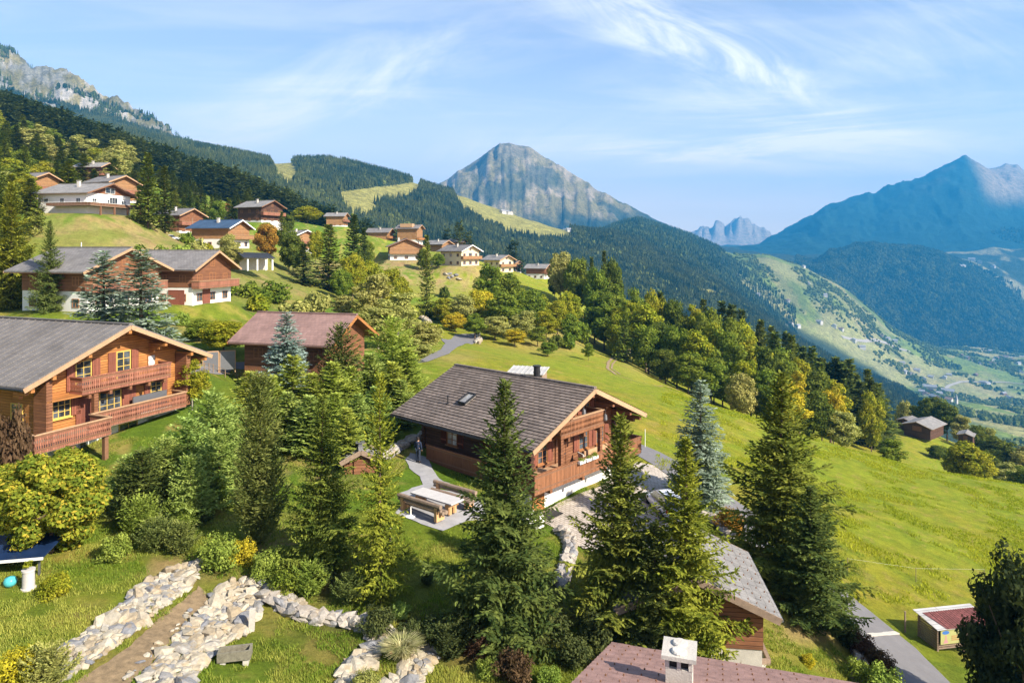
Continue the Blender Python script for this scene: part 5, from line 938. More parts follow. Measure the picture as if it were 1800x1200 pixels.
tree('leafmid', 1532, 683, 172, 52, 'lime', 'egg shaped tree with orange yellow top apart from the wood'); tree('leafmid', 1305, 645, 140, 60, 'birchleaf', 'grey green round tree at the front of the wood')
tree('leafmid', 1702, 768, 150, 84, 'lime', 'large round tree with golden top below the barn'); tree('loose', 1568, 768, 128, 54, 'green', 'open little tree at the crest of the big meadow', bark='birch')
tree('loose', 1480, 712, 138, 66, 'birchleaf', 'loose grey green tree at the corner of the wood'); tree('loose', 1034, 600, 145, 26, 'green', 'small upright tree alone on the dry meadow'); tree('loose', 963, 598, 140, 40, 'green', 'small leaning tree on the dry meadow near the lane')
tree('leafmid', 755, 600, 118, 50, 'lime', 'yellowish bush by the lane above the main chalet roof', 'bush', name='bush')
tree('bluef', 1206, 660, 52, 0, 'blue', 'grey green fir behind the sunlit spruce', 'fir', h=2) if False else None
bunch([(1640, 690, 250, 60), (1665, 700, 245, 50), (1620, 700, 260, 40), (1690, 725, 240, 40), (1715, 740, 230, 44), (1750, 770, 215, 60), (1780, 780, 200, 70), (1810, 770, 195, 60), (1745, 800, 190, 40), (1770, 815, 170, 50), (1795, 815, 160, 50), (1650, 795, 190, 40), (1820, 820, 150, 60), (1590, 690, 300, 34), (1735, 745, 240, 40)], ['leafmid', 'leaftall', 'loose'], ['dark', 'green', 'dark', 'birchleaf'], 'dark green tree round the lower barn', 'tree', 'trees round the lower barn')
# wood above and round the white chalet
G4 = 'mixed wood on the upper left slope'
for i in range(120):
    a = random.uniform(-40, 240); t_ = random.random(); Y = 165 + 175 * t_; top = 192 + a * .40 + (1 - t_) * 100 + random.uniform(-14, 10)
    if a > 62 and Y < 215: continue
    con = random.random() < .68; fo = random.choice(['spruce', 'spruce_d', 'spruce_y'] if a < 130 else ['spruce', 'spruce_d']) if con else random.choice(['lime', 'lime', 'green', 'birchleaf'])
    tree('mid' if con else random.choice(['leafmid', 'leaftall', 'loose']), a, top, Y, random.uniform(30, 46) if con else random.uniform(40, 62), fo, '%s %s on the upper left slope, %s %s' % (FC[fo], 'spruce' if con else 'broadleaf tree', seg(Y, (215, 260, 300), ('lowest belt', 'lower belt', 'upper belt', 'highest belt')), seg(a, (20, 80, 140, 190), ('at the edge', 'left of the white chalet', 'above the white chalet', 'above its gable', 'towards the village'))), 'spruce' if con else 'tree', G4)
for i in range(16):
    a = random.uniform(-40, 62); Y = random.uniform(128, 170); fo = random.choice(['spruce_y', 'lime', 'spruce', 'green']); tree(random.choice(['mid', 'leaftall']), a, 300 + (170 - Y) * 1.3 + random.uniform(-20, 20), Y, random.uniform(40, 60), fo, FC[fo] + ' tree in the thicket left of the white chalet, ' + seg(Y, (142, 156), ('nearest', 'middle', 'farthest')) + seg(a, (0, 30), (' at the frame edge', '', ' by the meadow')), 'tree', 'trees in the edge thicket')
bunch([(20, 330, 150, 60), (-20, 300, 160, 70), (30, 400, 125, 40), (8, 380, 130, 50), (35, 300, 165, 46)], ['leaftall', 'mid'], ['spruce_y', 'lime'], 'yellow green tree at the far left edge', 'tree', 'yellow green trees at the far left edge')
for i in range(30):
    a = random.uniform(225, 440); t_ = random.random(); Y = 235 + 120 * t_; top = 292 + (a - 225) * .20 + (1 - t_) * 34 + random.uniform(-8, 8)
    tree('mid', a, top, Y, random.uniform(24, 36), random.choice(['spruce', 'spruce_d', 'spruce_y']), 'spruce in the belt above the village, ' + seg(a, (280, 330, 390), ('behind the pinkish brown chalet', 'above the parked car', 'above the blue roof', 'above the pale roof')), 'spruce', 'spruces in the belt above the village')
for a, b_, c_, w_, k_, fo in [(300, 352, 225, 30, 'mid', 'spruce'), (322, 350, 240, 26, 'mid', 'spruce_d'), (360, 340, 260, 26, 'mid', 'spruce'), (385, 350, 250, 30, 'leafmid', 'green'), (418, 345, 260, 28, 'mid', 'spruce_d'), (465, 372, 255, 26, 'leafmid', 'green'), (508, 372, 260, 22, 'leafmid', 'dark'), (555, 398, 215, 30, 'leafmid', 'lime'),
                          (648, 418, 235, 26, 'leafmid', 'green'), (672, 438, 215, 24, 'bushfar', 'lime'), (742, 432, 240, 24, 'leafmid', 'dark'), (770, 442, 240, 26, 'leafmid', 'green'), (782, 452, 215, 22, 'bushfar', 'dark'), (852, 462, 210, 24, 'leafmid', 'dark'), (905, 474, 225, 20, 'bushfar', 'green'), (955, 482, 220, 22, 'bushfar', 'lime'), (975, 470, 235, 24, 'leafmid', 'dark'),
                          (515, 402, 180, 44, 'leafmid', 'dark'), (330, 408, 165, 30, 'bushfar', 'green'), (365, 404, 160, 26, 'bushfar', 'lime'), (412, 428, 150, 40, 'loose', 'birchleaf'), (245, 352, 170, 46, 'mid', 'spruce'), (275, 340, 190, 40, 'mid', 'spruce_d')]:
    tree(k_, a, b_, c_, w_, fo, '%s %s between the village chalets, %s' % (FC.get(fo, 'grey green'), 'spruce' if k_ == 'mid' else 'tree', seg(a, (310, 370, 420, 480, 540, 600, 700, 760, 850, 920), ('far left by the big spruces', 'behind the brown chalet', 'by the blue roof', 'under the red roof', 'right of the pale roof', 'near the small orange gable', 'left of the dark spruces', 'in front of the wide chalet', 'near the lone spruce', 'by the cream chalets', 'at the last house'))), 'tree', 'trees between the village chalets')
# --- the far woods: one mass
def far_trees():
    rng = np.random.default_rng(9)
    def cone(n, tiers, seed):
        r = np.random.default_rng(seed); V = []; Fc = []
        for k in range(tiers):
            z0 = .04 + .88 * k / tiers; z1 = min(1.0, z0 + .34 + .4 / tiers); rad = .125 * (1 - k / (tiers + .8)); b = len(V)
            for i in range(n): a = 6.283 * i / n + k; q = rad * (1.25 if i % 2 else .62) * (.8 + .4 * r.random()); V.append((q * math.cos(a), q * math.sin(a), z0 - (.05 if i % 2 else 0)))
            V.append((0, 0, z1)); 
            for i in range(n): Fc.append((b + i, b + (i + 1) % n, b + n))
        return np.array(V), np.array(Fc)
    def ball(seed):
        r = np.random.default_rng(seed); V = []; Fc = []; n, m_ = 7, 4
        for j in range(m_ + 1):
            ph = math.pi * j / m_
            for i in range(n): a = 6.283 * i / n + j * .4; q = (.8 + .45 * r.random()); V.append((.38 * q * math.sin(ph) * math.cos(a), .38 * q * math.sin(ph) * math.sin(a), .52 + .46 * q * math.cos(ph)))
        for j in range(m_):
            for i in range(n): a, b = j * n + i, j * n + (i + 1) % n; Fc.append((a, b, b + n)); Fc.append((a, b + n, a + n))
        return np.array(V), np.array(Fc)
    def kcone(seed):
        me_ = conifer(seed, 1.0, .16, .085, 7, .055, .085, .022, .05, .8, .3, .3, .42, .2); n = len(me_.vertices); v = np.empty(n * 3, np.float32); me_.vertices.foreach_get('co', v); bpy.data.meshes.remove(me_)
        return v.reshape(-1, 3), np.arange(n).reshape(-1, 4)
    kc = [kcone(s) for s in (5, 6, 7)]
    cones = [cone(8, 6, s) for s in range(5)]; balls = [ball(s) for s in range(3)]; cones2 = [cone(6, 2, s) for s in range(4)]
    def scatter(name, label, n, ymin, ymax, pxr, test, h0, h1, pball, fol, protos, wide=1.0):
        u_ = rng.random((n, 2)); y = np.sqrt(ymin ** 2 + u_[:, 0] * (ymax ** 2 - ymin ** 2)); px = pxr[0] + u_[:, 1] * (pxr[1] - pxr[0])
        x = wx(px, y); z = gz(x, y); py = HY - z * F / y
        run = _run2[np.clip(np.searchsorted(ROWS, y) - 1, 0, len(ROWS) - 1), np.clip(np.round(colf(px)).astype(int), 0, len(PXC) - 1)]
        ok = (py - 30 * 600 / y < run + 14) & test(px, py, x, y)
        x, y, z, px = x[ok], y[ok], z[ok], px[ok]; k = len(x); VV = []; FF = []; off = 0
        isb = rng.random(k) < pball; pi_ = rng.integers(0, 60, k)
        for grp, pl_ in ((False, protos), (True, balls)) if pball > 0 else ((False, protos),):
            for j in range(len(pl_)):
                s = (isb == grp) & (pi_ % len(pl_) == j); m_ = int(s.sum())
                if not m_: continue
                V0, F0 = pl_[j]; h = (h0 + (h1 - h0) * rng.random(m_)) * (1.0 if not grp else .72); wd_ = h * (.95 + .4 * rng.random(m_)) * wide; a = rng.random(m_) * 6.283
                vx = V0[None, :, 0] * wd_[:, None]; vy = V0[None, :, 1] * wd_[:, None]
                X = vx * np.cos(a)[:, None] - vy * np.sin(a)[:, None] + x[s][:, None]; Yv = vx * np.sin(a)[:, None] + vy * np.cos(a)[:, None] + y[s][:, None]; Z = V0[None, :, 2] * h[:, None] + z[s][:, None] - 1
                VV.append(np.stack([X, Yv, Z], -1).reshape(-1, 3)); FF.append((F0[None] + (np.arange(m_) * len(V0))[:, None, None] + off).reshape(-1, F0.shape[1])); off += m_ * len(V0)
        me = np_mesh(name, np.concatenate(VV), np.concatenate(FF)); o = link(name, me, None, FOL[fol]); setp(o, label, 'wood', None, 'stuff'); return k
    _run2 = np.minimum.accumulate(PYG, axis=0)
    inm = lambda px, py: np.any([inpoly(px, py, P_) for P_ in MEADOWS], axis=0)
    vline = lambda px, py: px - (1319 + (py - 480) * 1.3)
    nz = lambda x, y, s, f: fbm(x * f, y * f, 4, s)
    t1 = lambda px, py, x, y: ~(inm(px, py) & (y > 700)) & (vline(px, py) < 0) & (nz(x, y, 7, .01) > .30)
    k = [scatter('near_conifer_wood', 'nearest belt of the dark conifer wood above the village', 7500, 400, 780, (-150, 1640), t1, 14, 23, 0, 'far', kc, 1.0)]
    k += [scatter('conifer_wood', 'dark conifer wood covering the long hillside behind the village', 90000, 780, 2150, (-150, 1640), t1, 15, 25, .10, 'far', cones, .8)]
    k.append(scatter('broadleaf_wood', 'lighter broadleaf trees sprinkled through the hillside wood', 5200, 700, 1900, (200, 1640), lambda px, py, x, y: t1(px, py, x, y) & (nz(x, y, 17, .006) > .47), 14, 22, 1.0, 'farlight', cones))
    t2 = lambda px, py, x, y: ~inm(px, py) & (vline(px, py) < 0) & (px > 380) | ((px <= 420) & (nz(x, y, 27, .007) > .63) & (y < 2700))
    k.append(scatter('ridge_wood', 'wood on the further dark ridge below the pyramid mountain', 42000, 2150, 3700, (0, 1400), t2, 17, 27, .1, 'far', cones2, .8))
    t3 = lambda px, py, x, y: (vline(px, py) > 0) & (nz(x, y, 37, .0055) > np.where(y > 2500, .47, .52)) & (nz(x, y, 47, .02) > .44)
    k.append(scatter('valley_copses', 'copses and hedgerows scattered over the valley meadows', 30000, 600, 4100, (1290, 1900), t3, 11, 18, .85, 'farlight', cones2, 1.1))
    t4 = lambda px, py, x, y: (px > 1400)
    k.append(scatter('hill_wood', 'wood covering the rounded hill in the valley', 40000, 4150, 5000, (1390, 1900), t4, 22, 34, .3, 'far', cones2, 1.0))
    t5 = lambda px, py, x, y: (nz(x, y, 57, .002) > .50)
    k.append(scatter('upland_wood', 'thin woods on the upland meadows behind the rounded hill', 5000, 5000, 6200, (1600, 1900), t5, 22, 34, .3, 'far', cones2, 1.0))
    print('far trees', k)
far_trees()
# ---------------------------------------------------------------- drive, lane, paths: sheets laid on the ground
def sheet(name, pts, mat, off=.03, step=.5, world=False, kind='structure', jit=0):
    P = [Vector((p[0], p[1])) for p in pts] if world else [hit(*p).xy for p in pts]
    Q = []
    for a, b in zip(P, P[1:] + P[:1]):
        n = max(1, int((b - a).length / step)); Q += [a.lerp(b, i / n) for i in range(n)]
    if jit: rr = random.Random(3); Q = [q + Vector((rr.uniform(-jit, jit), rr.uniform(-jit, jit))) for q in Q]
    nb = len(Q); xs = [q.x for q in Q]; ys = [q.y for q in Q]; poly = [(q.x, q.y) for q in Q]
    gx, gy = np.meshgrid(np.arange(min(xs), max(xs), step), np.arange(min(ys), max(ys), step)); gx = gx.ravel(); gy = gy.ravel()
    ok = inpoly(gx, gy, poly); ins = [Vector((float(a), float(b))) for a, b in zip(gx[ok], gy[ok])]
    r = delaunay_2d_cdt(Q + ins, [], [list(range(nb))], 1, 1e-5)
    xy = np.array([(v.x, v.y) for v in r[0]]); z = gz(xy[:, 0], xy[:, 1]) + off
    me = bpy.data.meshes.new(name); me.from_pydata([(float(a), float(b), float(c)) for (a, b), c in zip(xy, z)], [], [list(f) for f in r[2]])
    me.update()
    o = link(name, me, None, G[mat] if isinstance(mat, str) else mat)
    if kind: setp(o, kind=kind)
    return o
def strip(name, line, w, mat, off=.03, step=1.0, jit=0, world=False):
    P = [Vector((p[0], p[1])) for p in line] if world else [hit(*p).xy for p in line]
    Lf, Rt = [], []
    for i, p in enumerate(P):
        d = (P[min(i + 1, len(P) - 1)] - P[max(i - 1, 0)]).normalized(); n = Vector((-d.y, d.x)) * w / 2; Lf.append(p + n); Rt.append(p - n)
    return sheet(name, [tuple(q) for q in Lf + Rt[::-1]], mat, off, step, True, jit=jit)
sheet('driveway', [(944, 912), (960, 893), (1050, 857), (1082, 838), (1120, 812), (1150, 818), (1186, 846), (1200, 880), (1185, 930), (1180, 985), (1110, 985), (1060, 975), (1020, 962), (992, 938)], 'paver', .035, .6)
sheet('road', [(1118, 800), (1112, 786), (1124, 780), (1160, 795), (1205, 820), (1262, 858), (1330, 905), (1400, 962), (1478, 1032), (1530, 1075), (1610, 1140), (1680, 1210), (1760, 1290), (1640, 1290), (1580, 1205), (1530, 1145), (1470, 1085), (1400, 1020), (1330, 968), (1262, 915), (1215, 880), (1190, 848), (1152, 819)], 'asphalt', .045, .7)
b = MB(); p0 = hit(1527, 1117); p1 = hit(1577, 1113); b.beam(p0 + Vector((0, 0, .06)), p1 + Vector((0, 0, .06)), .28, .06); setp(b.build('drain_channel', G['concrete']), 'pale drain strip crossing the asphalt lane', 'drain')
sheet('lane', [(722, 640), (745, 630), (775, 615), (783, 604), (775, 596), (800, 588), (845, 584), (838, 596), (815, 606), (790, 622), (752, 636)], 'asphalt', .06, 1.2)
strip('track', [(1112, 612), (1100, 618), (1085, 624), (1070, 636), (1068, 648), (1082, 658)], 0.6, 'soil', .06, 1.0, .1); strip('track', [(1118, 616), (1104, 621), (1090, 629), (1077, 639), (1075, 648), (1090, 658)], .35, 'soil', .06, 1.0, .08)
sheet('lane', [(330, 665), (352, 645), (400, 636), (462, 628), (470, 640), (410, 648), (362, 657)], 'asphalt', .05, .8)
sheet('path', [(700, 868), (742, 852), (738, 838), (722, 826), (712, 808), (722, 796), (752, 804), (760, 826), (772, 842), (790, 850), (760, 862), (742, 860), (706, 874)], 'stone_slab', .035, .4, jit=.05)
sheet('patio', [(694, 902), (712, 882), (716, 866), (752, 856), (860, 890), (850, 915), (822, 915), (778, 934), (752, 926)], 'stone_slab', .04, .5, jit=.03)
sheet('dirt_path', [(350, 1030), (372, 1050), (338, 1092), (312, 1120), (272, 1160), (238, 1190), (220, 1215), (100, 1215), (176, 1172), (226, 1136), (280, 1088)], 'soil', .03, .3, jit=.08)
sheet('gravel_bed', [(1290, 1170), (1322, 1098), (1330, 1100), (1350, 1160), (1345, 1176)], 'gravel', .05, .3)
strip('track', [(1082, 659), (1110, 668), (1150, 678), (1200, 688), (1250, 702)], .3, 'soil', .06, 1.0, .08)
# ---------------------------------------------------------------- dry stone walls and banks
def rockv(rr, c, s, flat=.6, rot=None):
    g = (1 + 5 ** .5) / 2; V0 = [(-1, g, 0), (1, g, 0), (-1, -g, 0), (1, -g, 0), (0, -1, g), (0, 1, g), (0, -1, -g), (0, 1, -g), (g, 0, -1), (g, 0, 1), (-g, 0, -1), (-g, 0, 1)]
    a = rr.uniform(0, 6.28) if rot is None else rot; ca, sa = math.cos(a), math.sin(a); sx, sy, sz = s * rr.uniform(.7, 1.35), s * rr.uniform(.55, .9), s * flat * rr.uniform(.7, 1.2); t1, t2 = rr.uniform(-.35, .35), rr.uniform(-.35, .35); out = []
    for x, y, z in V0:
        k = rr.uniform(.38, .62); x, y, z = x * k * sx, y * k * sy, z * k * sz; x2 = x * ca - y * sa; y2 = x * sa + y * ca
        out.append((c[0] + x2, c[1] + y2, c[2] + z + x2 * t1 + y2 * t2))
    return out
RF = [(0, 11, 5), (0, 5, 1), (0, 1, 7), (0, 7, 10), (0, 10, 11), (1, 5, 9), (5, 11, 4), (11, 10, 2), (10, 7, 6), (7, 1, 8), (3, 9, 4), (3, 4, 2), (3, 2, 6), (3, 6, 8), (3, 8, 9), (4, 9, 5), (2, 4, 11), (6, 2, 10), (8, 6, 7), (9, 8, 1)]
def rocks_obj(name, rocks, mat, label, cat='stone wall'):
    V = []; Fc = []
    for r in rocks: b = len(V); V += r; Fc += [(b + i, b + j, b + k) for i, j, k in RF]
    o = link(name, np_mesh(name, V, Fc), None, G[mat]); return setp(o, label, cat)
def bank(name, poly, label, dens, smin, smax, mat='rock', seed=1, lift=.1):
    rr = random.Random(seed); W0 = [hit(*p) for p in poly]; pl = [(p.x, p.y) for p in W0]; xs = [p[0] for p in pl]; ys = [p[1] for p in pl]
    area = abs(sum(pl[i][0] * pl[i - 1][1] - pl[i - 1][0] * pl[i][1] for i in range(len(pl)))) / 2; pts = []; rocks = []; n = int(area * dens); tr_ = 0
    while len(rocks) < n and tr_ < n * 60:
        tr_ += 1; x = rr.uniform(min(xs), max(xs)); y = rr.uniform(min(ys), max(ys))
        if not inpoly(np.array(x), np.array(y), pl): continue
        s = smin + (smax - smin) * rr.random() ** 2.2
        if any((x - a) ** 2 + (y - b) ** 2 < ((s + q) * .34) ** 2 for a, b, q in pts): continue
        pts.append((x, y, s)); rocks.append(rockv(rr, (x, y, float(gz(x, y)) + lift * .4 + s * .08 + rr.uniform(-.03, .05)), s, .46))
    return rocks_obj(name, rocks, mat, label)
def rwall(name, line, label, hgt, s=.34, mat='rock', seed=2, thick=.5):
    rr = random.Random(seed); P = [hit(*p).xy for p in line]; rocks = []
    for a, b in zip(P, P[1:]):
        d = b - a; L = d.length; n = max(1, int(L / (s * .8))); nr = Vector((-d.y, d.x)).normalized(); ang = math.atan2(d.y, d.x)
        for lv in range(max(1, int(hgt / (s * .5)))):
            for i in range(n):
                for w_ in ((-.5, .5) if thick > .4 else (0,)):
                    q = a + d * ((i + rr.random() * .8) / n) + nr * (w_ * thick * .5 + rr.uniform(-.06, .06)); rocks.append(rockv(rr, (q.x, q.y, float(gz(q.x, q.y)) + s * .15 + lv * s * .5), s * rr.uniform(.75, 1.25), .62, ang + rr.uniform(-.4, .4)))
    return rocks_obj(name, rocks, mat, label)
bank('stone_bank', [(324, 994), (348, 990), (348, 1014), (316, 1046), (264, 1084), (216, 1126), (166, 1162), (80, 1215), (10, 1215), (50, 1178), (120, 1134), (186, 1090), (226, 1052), (262, 1022)], 'pale stone bank running down left of the brown dirt path', 30, .2, .6, seed=4)
bank('stone_bank', [(392, 1026), (455, 1016), (486, 1040), (462, 1060), (446, 1086), (436, 1112), (404, 1128), (366, 1160), (322, 1215), (240, 1215), (262, 1176), (300, 1138), (326, 1104), (356, 1070)], 'wide pale stone bank running down right of the brown dirt path', 30, .2, .58, seed=5)
bank('loose_stones', [(352, 1050), (340, 1088), (300, 1122), (240, 1180), (215, 1214), (200, 1214), (226, 1180), (286, 1120), (326, 1080)], 'small loose stones lying along the right side of the dirt path', 9, .07, .2, seed=21)['kind'] = 'stuff'
rwall('stone_wall', [(462, 1050), (500, 1068), (520, 1084), (560, 1090), (600, 1094), (640, 1100), (676, 1106)], 'low stone wall behind the small lawn with the trough', .42, .38, 'rockdk', 6); rwall('stone_wall', [(478, 1034), (500, 1052), (530, 1075)], 'upper end of the stone bank where it meets the low wall', .4, .36, 'rock', 7)
bank('stone_wall', [(660, 1102), (690, 1104), (682, 1130), (650, 1170), (632, 1210), (590, 1210), (604, 1175), (636, 1140)], 'pale stone wall descending left of the tall grass clump', 26, .22, .55, seed=8); bank('stone_wall', [(726, 1122), (756, 1126), (768, 1150), (748, 1185), (735, 1210), (675, 1210), (700, 1185), (722, 1158)], 'rounded pale stone wall end right of the tall grass clump', 26, .22, .6, seed=9)
rwall('stone_wall', [(984, 934), (1000, 950), (1003, 972), (996, 1000), (982, 1030)], 'curved brown stone wall at the edge of the paved drive', .55, .38, 'rockdk', 10, .6); rwall('stone_wall', [(1462, 1090), (1480, 1112), (1500, 1130), (1512, 1152), (1508, 1200)], 'curved pale stone wall beside the bushes of the lane', .4, .36, 'rock', 11)
rwall('stone_wall', [(678, 806), (700, 790), (722, 778), (745, 768)], 'shaded stone wall behind the standing man', .6, .4, 'rockdk', 12, .6); rwall('stone_wall', [(1230, 905), (1262, 925), (1285, 950)], 'short stone wall between the drive and the broad dark spruce', .4, .4, 'rockdk', 13)
rwall('stone_wall', [(742, 560), (755, 572), (752, 580)], 'small pale rock wall above the timber garage', 1.2, .9, 'rock', 14, .9); rwall('stone_wall', [(836, 590), (843, 596), (838, 604)], 'boulders at the head of the curving lane', .6, .8, 'rock', 15, .9)
bank('rock_outcrop', [(770, 478), (800, 482), (810, 492), (780, 490)], 'pale rocky outcrop on the dry slope below the cream chalets', .45, 1.0, 2.4, seed=16)
# ---------------------------------------------------------------- near buildings
sy = -17.35; sh = empty('shed', (wx(1222, 29.6), 29.6, sy), R(-6.8)); setp(sh, 'timber shed with pale grey slab roof between the spruces', 'shed')
walls(sh, 5.6, 5.2, 2.05, .44, .25, 'concrete', 'log_red', 1.5); roofb(sh, 5.6, 5.2, 2.05, .44, (.6, .6, .55), 'roof_pale', .14, tiles=(.42, .38), gutter='metal', edge='oldwood', under='oldwood'); doorb(sh, 5.6, 5.2, 'F', -1, 0, 1.0, 1.9, 'log_red', out=.05)
b = MB()
for i in range(9):
    for j in range(7):
        x = .35 + i * .36; y = -.3 + j * .85; b.cyl((x, y, 2.05 + (2.8 - x) * .44 + .17), (x, y, 2.05 + (2.8 - x) * .44 + .24), .026, n=5)
me_ = b.build('snow_guards', G['trimdk'], sh); me_.name = 'roof_studs'; me_['kind'] = 'stuff'
def lp(o, th, x, y, z=0): return o + Vector((x * math.cos(th) - y * math.sin(th), x * math.sin(th) + y * math.cos(th), z))
b = MB()
for p, q in (((1322, 1100), (1352, 1168)), ((1352, 1168), (1300, 1168))): b.beam(hit(*p) + Vector((0, 0, .12)), hit(*q) + Vector((0, 0, .12)), .16, .26)
setp(b.build('timber_edging', G['oldwood']), 'timber edging round the gravel beside the grey roofed shed', 'edging')
# house below, seen from above: roof rising towards the camera
pk = empty('house', (3.35, 22.96, -18.4), math.atan2(-1.86, 6.15)); setp(pk, 'house with pinkish tiled roof at the bottom, seen from above', 'house')
def PK(x, d, h): return Vector((x, -d, 18.4 - 13.2 + d * .40 + h))
b = MB()
rr = random.Random(2)
for i in range(17):
    for j in range(28):
        x0 = j * .42 + (.21 if i % 2 else 0) - .21; x1 = min(x0 + .415, 11.5); x0 = max(x0, 0)
        if x1 - x0 < .05: continue
        h2 = .04 + rr.random() * .012; b.poly([PK(x0, i * .4, h2), PK(x1, i * .4, h2), PK(x1, i * .4 + .42, .01), PK(x0, i * .4 + .42, .01)][::1]); b.poly([PK(x0, i * .4, h2), PK(x0, i * .4, -.02), PK(x1, i * .4, -.02), PK(x1, i * .4, h2)])
b.hexa([PK(0, 0, -.2), PK(11.5, 0, -.2), PK(11.5, 6.8, -.2), PK(0, 6.8, -.2), PK(0, 0, 0), PK(11.5, 0, 0), PK(11.5, 6.8, 0), PK(0, 6.8, 0)])
q0 = PK(0, 6.8, 0); b.hexa([(0, -13.6, q0.z - 3.0), (11.5, -13.6, q0.z - 3.0), (11.5, -6.8, q0.z - .2), (0, -6.8, q0.z - .2), (0, -13.6, q0.z - 2.8), (11.5, -13.6, q0.z - 2.8), (11.5, -6.8, q0.z), (0, -6.8, q0.z)])
G['pinkroof'] = plain('pinkish_roof_tiles', (.28, .165, .135), .7, .4, 2.5, bump=.4); rf = b.build('roof', G['pinkroof'], pk)
b = MB()
for i in range(1, 17):
    for j in range(27):
        if (i + j) % 2: continue
        p = PK(j * .42 + .2, i * .4, .03); b.cyl(p, p + Vector((0, 0, .06)), .024, n=5)
o = b.build('roof_studs', G['trimdk'], rf); o['kind'] = 'stuff'
b = MB(); b.box(.7, 10.8, -12.6, -.9, -1, 4.4); b.build('wall', G['log_red'], pk)
cx_, cd = 2.45, 4.3; zc = PK(0, cd, 0).z
b = MB(); b.box(cx_ - .34, cx_ + .34, -cd - .34, -cd + .34, zc - .8, zc + .55); ch = b.build('chimney', G['concrete'], rf)
b = MB()
for x, y in ((-.3, -.3), (.3, -.3), (-.3, .3), (.3, .3), (0, -.3), (0, .3)): b.box(cx_ + x - .05, cx_ + x + .05, -cd + y - .05, -cd + y + .05, zc + .55, zc + .82)
b.build('chimney_pier', G['concrete'], ch); b = MB(); b.box(cx_ - .24, cx_ + .24, -cd - .24, -cd + .24, zc + .5, zc + .75); b.build('flue_opening', G['black'], ch)
b = MB(); b.box(cx_ - .44, cx_ + .44, -cd - .46, -cd + .46, zc + .82, zc + .93); b.build('chimney_cap', G['concrete'], ch)
for y in (-.2, .2): b = MB(); b.lathe([(.0, .07), (.17, .068), (.2, .04), (.2, .0)], (cx_, -cd + y, zc + .93), 14); b.build('cowl', G['concrete'], ch)
b = MB(); b.cyl((0, .02, PK(0, 0, -.1).z), (11.5, .02, PK(0, 0, -.1).z), .06, n=6); b.build('gutter', G['metal'], pk)
# playhouse and pale shed
hu = placed('garden_hut', 'small hut with grey ribbed roof behind the thin spruce', 'hut', 634, 838, 45, R(15)); walls(hu, 2.0, 1.7, 1.2, .5, .1, 'concrete', 'log_red', 1); roofb(hu, 2.0, 1.7, 1.2, .5, (.3, .35, .3), 'roof_pale', .08, ribs=.4, edge='oldwood'); doorb(hu, 2.0, 1.7, 'F', 0, 0, .7, 1.1, 'log_red', out=.05)
b = MB(); b.box(-.12, .12, .5, .74, 1.3, 2.1); b.box(-.3, .3, .42, .82, 2.1, 2.16); b.build('chimney', G['metal'], hu)
ps = placed('shed', 'low shed with white metal roof just behind the main chalet ridge', 'shed', 924, 668, 70, R(-14), -14.85); walls(ps, 3.4, 2.4, 2.1, .05, .2, 'concrete', 'oldwood', 1.5)
b = MB(); b.hexa([(-1.95, -.4, 2.2), (1.95, -.4, 2.2), (1.95, 2.8, 2.45), (-1.95, 2.8, 2.45), (-1.95, -.4, 2.28), (1.95, -.4, 2.28), (1.95, 2.8, 2.53), (-1.95, 2.8, 2.53)])
for i in range(9): b.beam((-1.9 + i * .475, -.4, 2.30), (-1.9 + i * .475, 2.8, 2.55), .07, .06)
b.build('roof', G['roof_white'], ps); doorb(ps, 3.4, 2.4, 'F', 0, 0, 1, 1.9, 'oldwood', out=.05)
# firewood shed with banner, right edge
wp = hit(1641, 1139); ws = empty('firewood_shed', (wp.x + 1.6 * .8, wp.y, wp.z), R(10), (.76, .78, .74)); setp(ws, 'slatted firewood shed with red and white metal roof and yellow banner', 'woodshed')
b = MB()
for x, y in ((-1.6, 0), (-1.6, 1.7), (.6, 0), (2.8, 0), (2.8, 1.7)): b = MB(); b.box(x - .06, x + .06, y - .06, y + .06, -.3, 1.75); b.build('post', G['oldwood'], ws)
b = MB()
for k in range(9): b.box(-1.68, -1.62, -.1, 1.8, .1 + k * .18, .20 + k * .18)
b.build('side_slats', G['oldwood'], ws); b = MB()
for k in range(3): b.box(-1.6, 2.8, -.1, -.05, .15 + k * .17, .25 + k * .17)
b.build('front_slats', G['oldwood'], ws)
rr = random.Random(8)
b = MB()
for i in range(22):
    for k in range(8): x = -1.4 + i * .19 + rr.uniform(-.02, .02); z = .12 + k * .19; b.cyl((x, .12, z), (x, .7, z), .085 * rr.uniform(.8, 1.05), n=6)
setp(b.build('firewood_stack', G['oldwood'], None), 'firewood logs stacked inside the slatted shed', 'firewood'); fw = bpy.data.objects['firewood_stack']; fw.location = ws.location; fw.rotation_euler = ws.rotation_euler; fw.scale = ws.scale
b = MB(); b.hexa([(-1.9, -.35, 1.72), (3.1, -.35, 1.72), (3.1, 2.0, 2.02), (-1.9, 2.0, 2.02), (-1.9, -.35, 1.76), (3.1, -.35, 1.76), (3.1, 2.0, 2.06), (-1.9, 2.0, 2.06)]); rf = b.build('roof', G['roof_white'], ws)
b = MB(); b.hexa([(-1.1, -.37, 1.775), (3.1, -.37, 1.775), (3.1, 1.5, 2.01), (-1.5, 1.5, 2.01), (-1.1, -.37, 1.80), (3.1, -.37, 1.80), (3.1, 1.5, 2.035), (-1.5, 1.5, 2.035)])
for i in range(20): b.beam((-.95 + i * .21, -.37, 1.81), (-.95 + i * .21, 1.5, 2.045), .05, .03)
b.build('red_sheet', G['roof_red'], rf)
b = MB(); b.box(-1.5, .15, -.20, -.17, .55, 1.62); bn = b.build('banner', plain('banner_yellow', (.40, .39, .15), .7, .08, 2), ws)
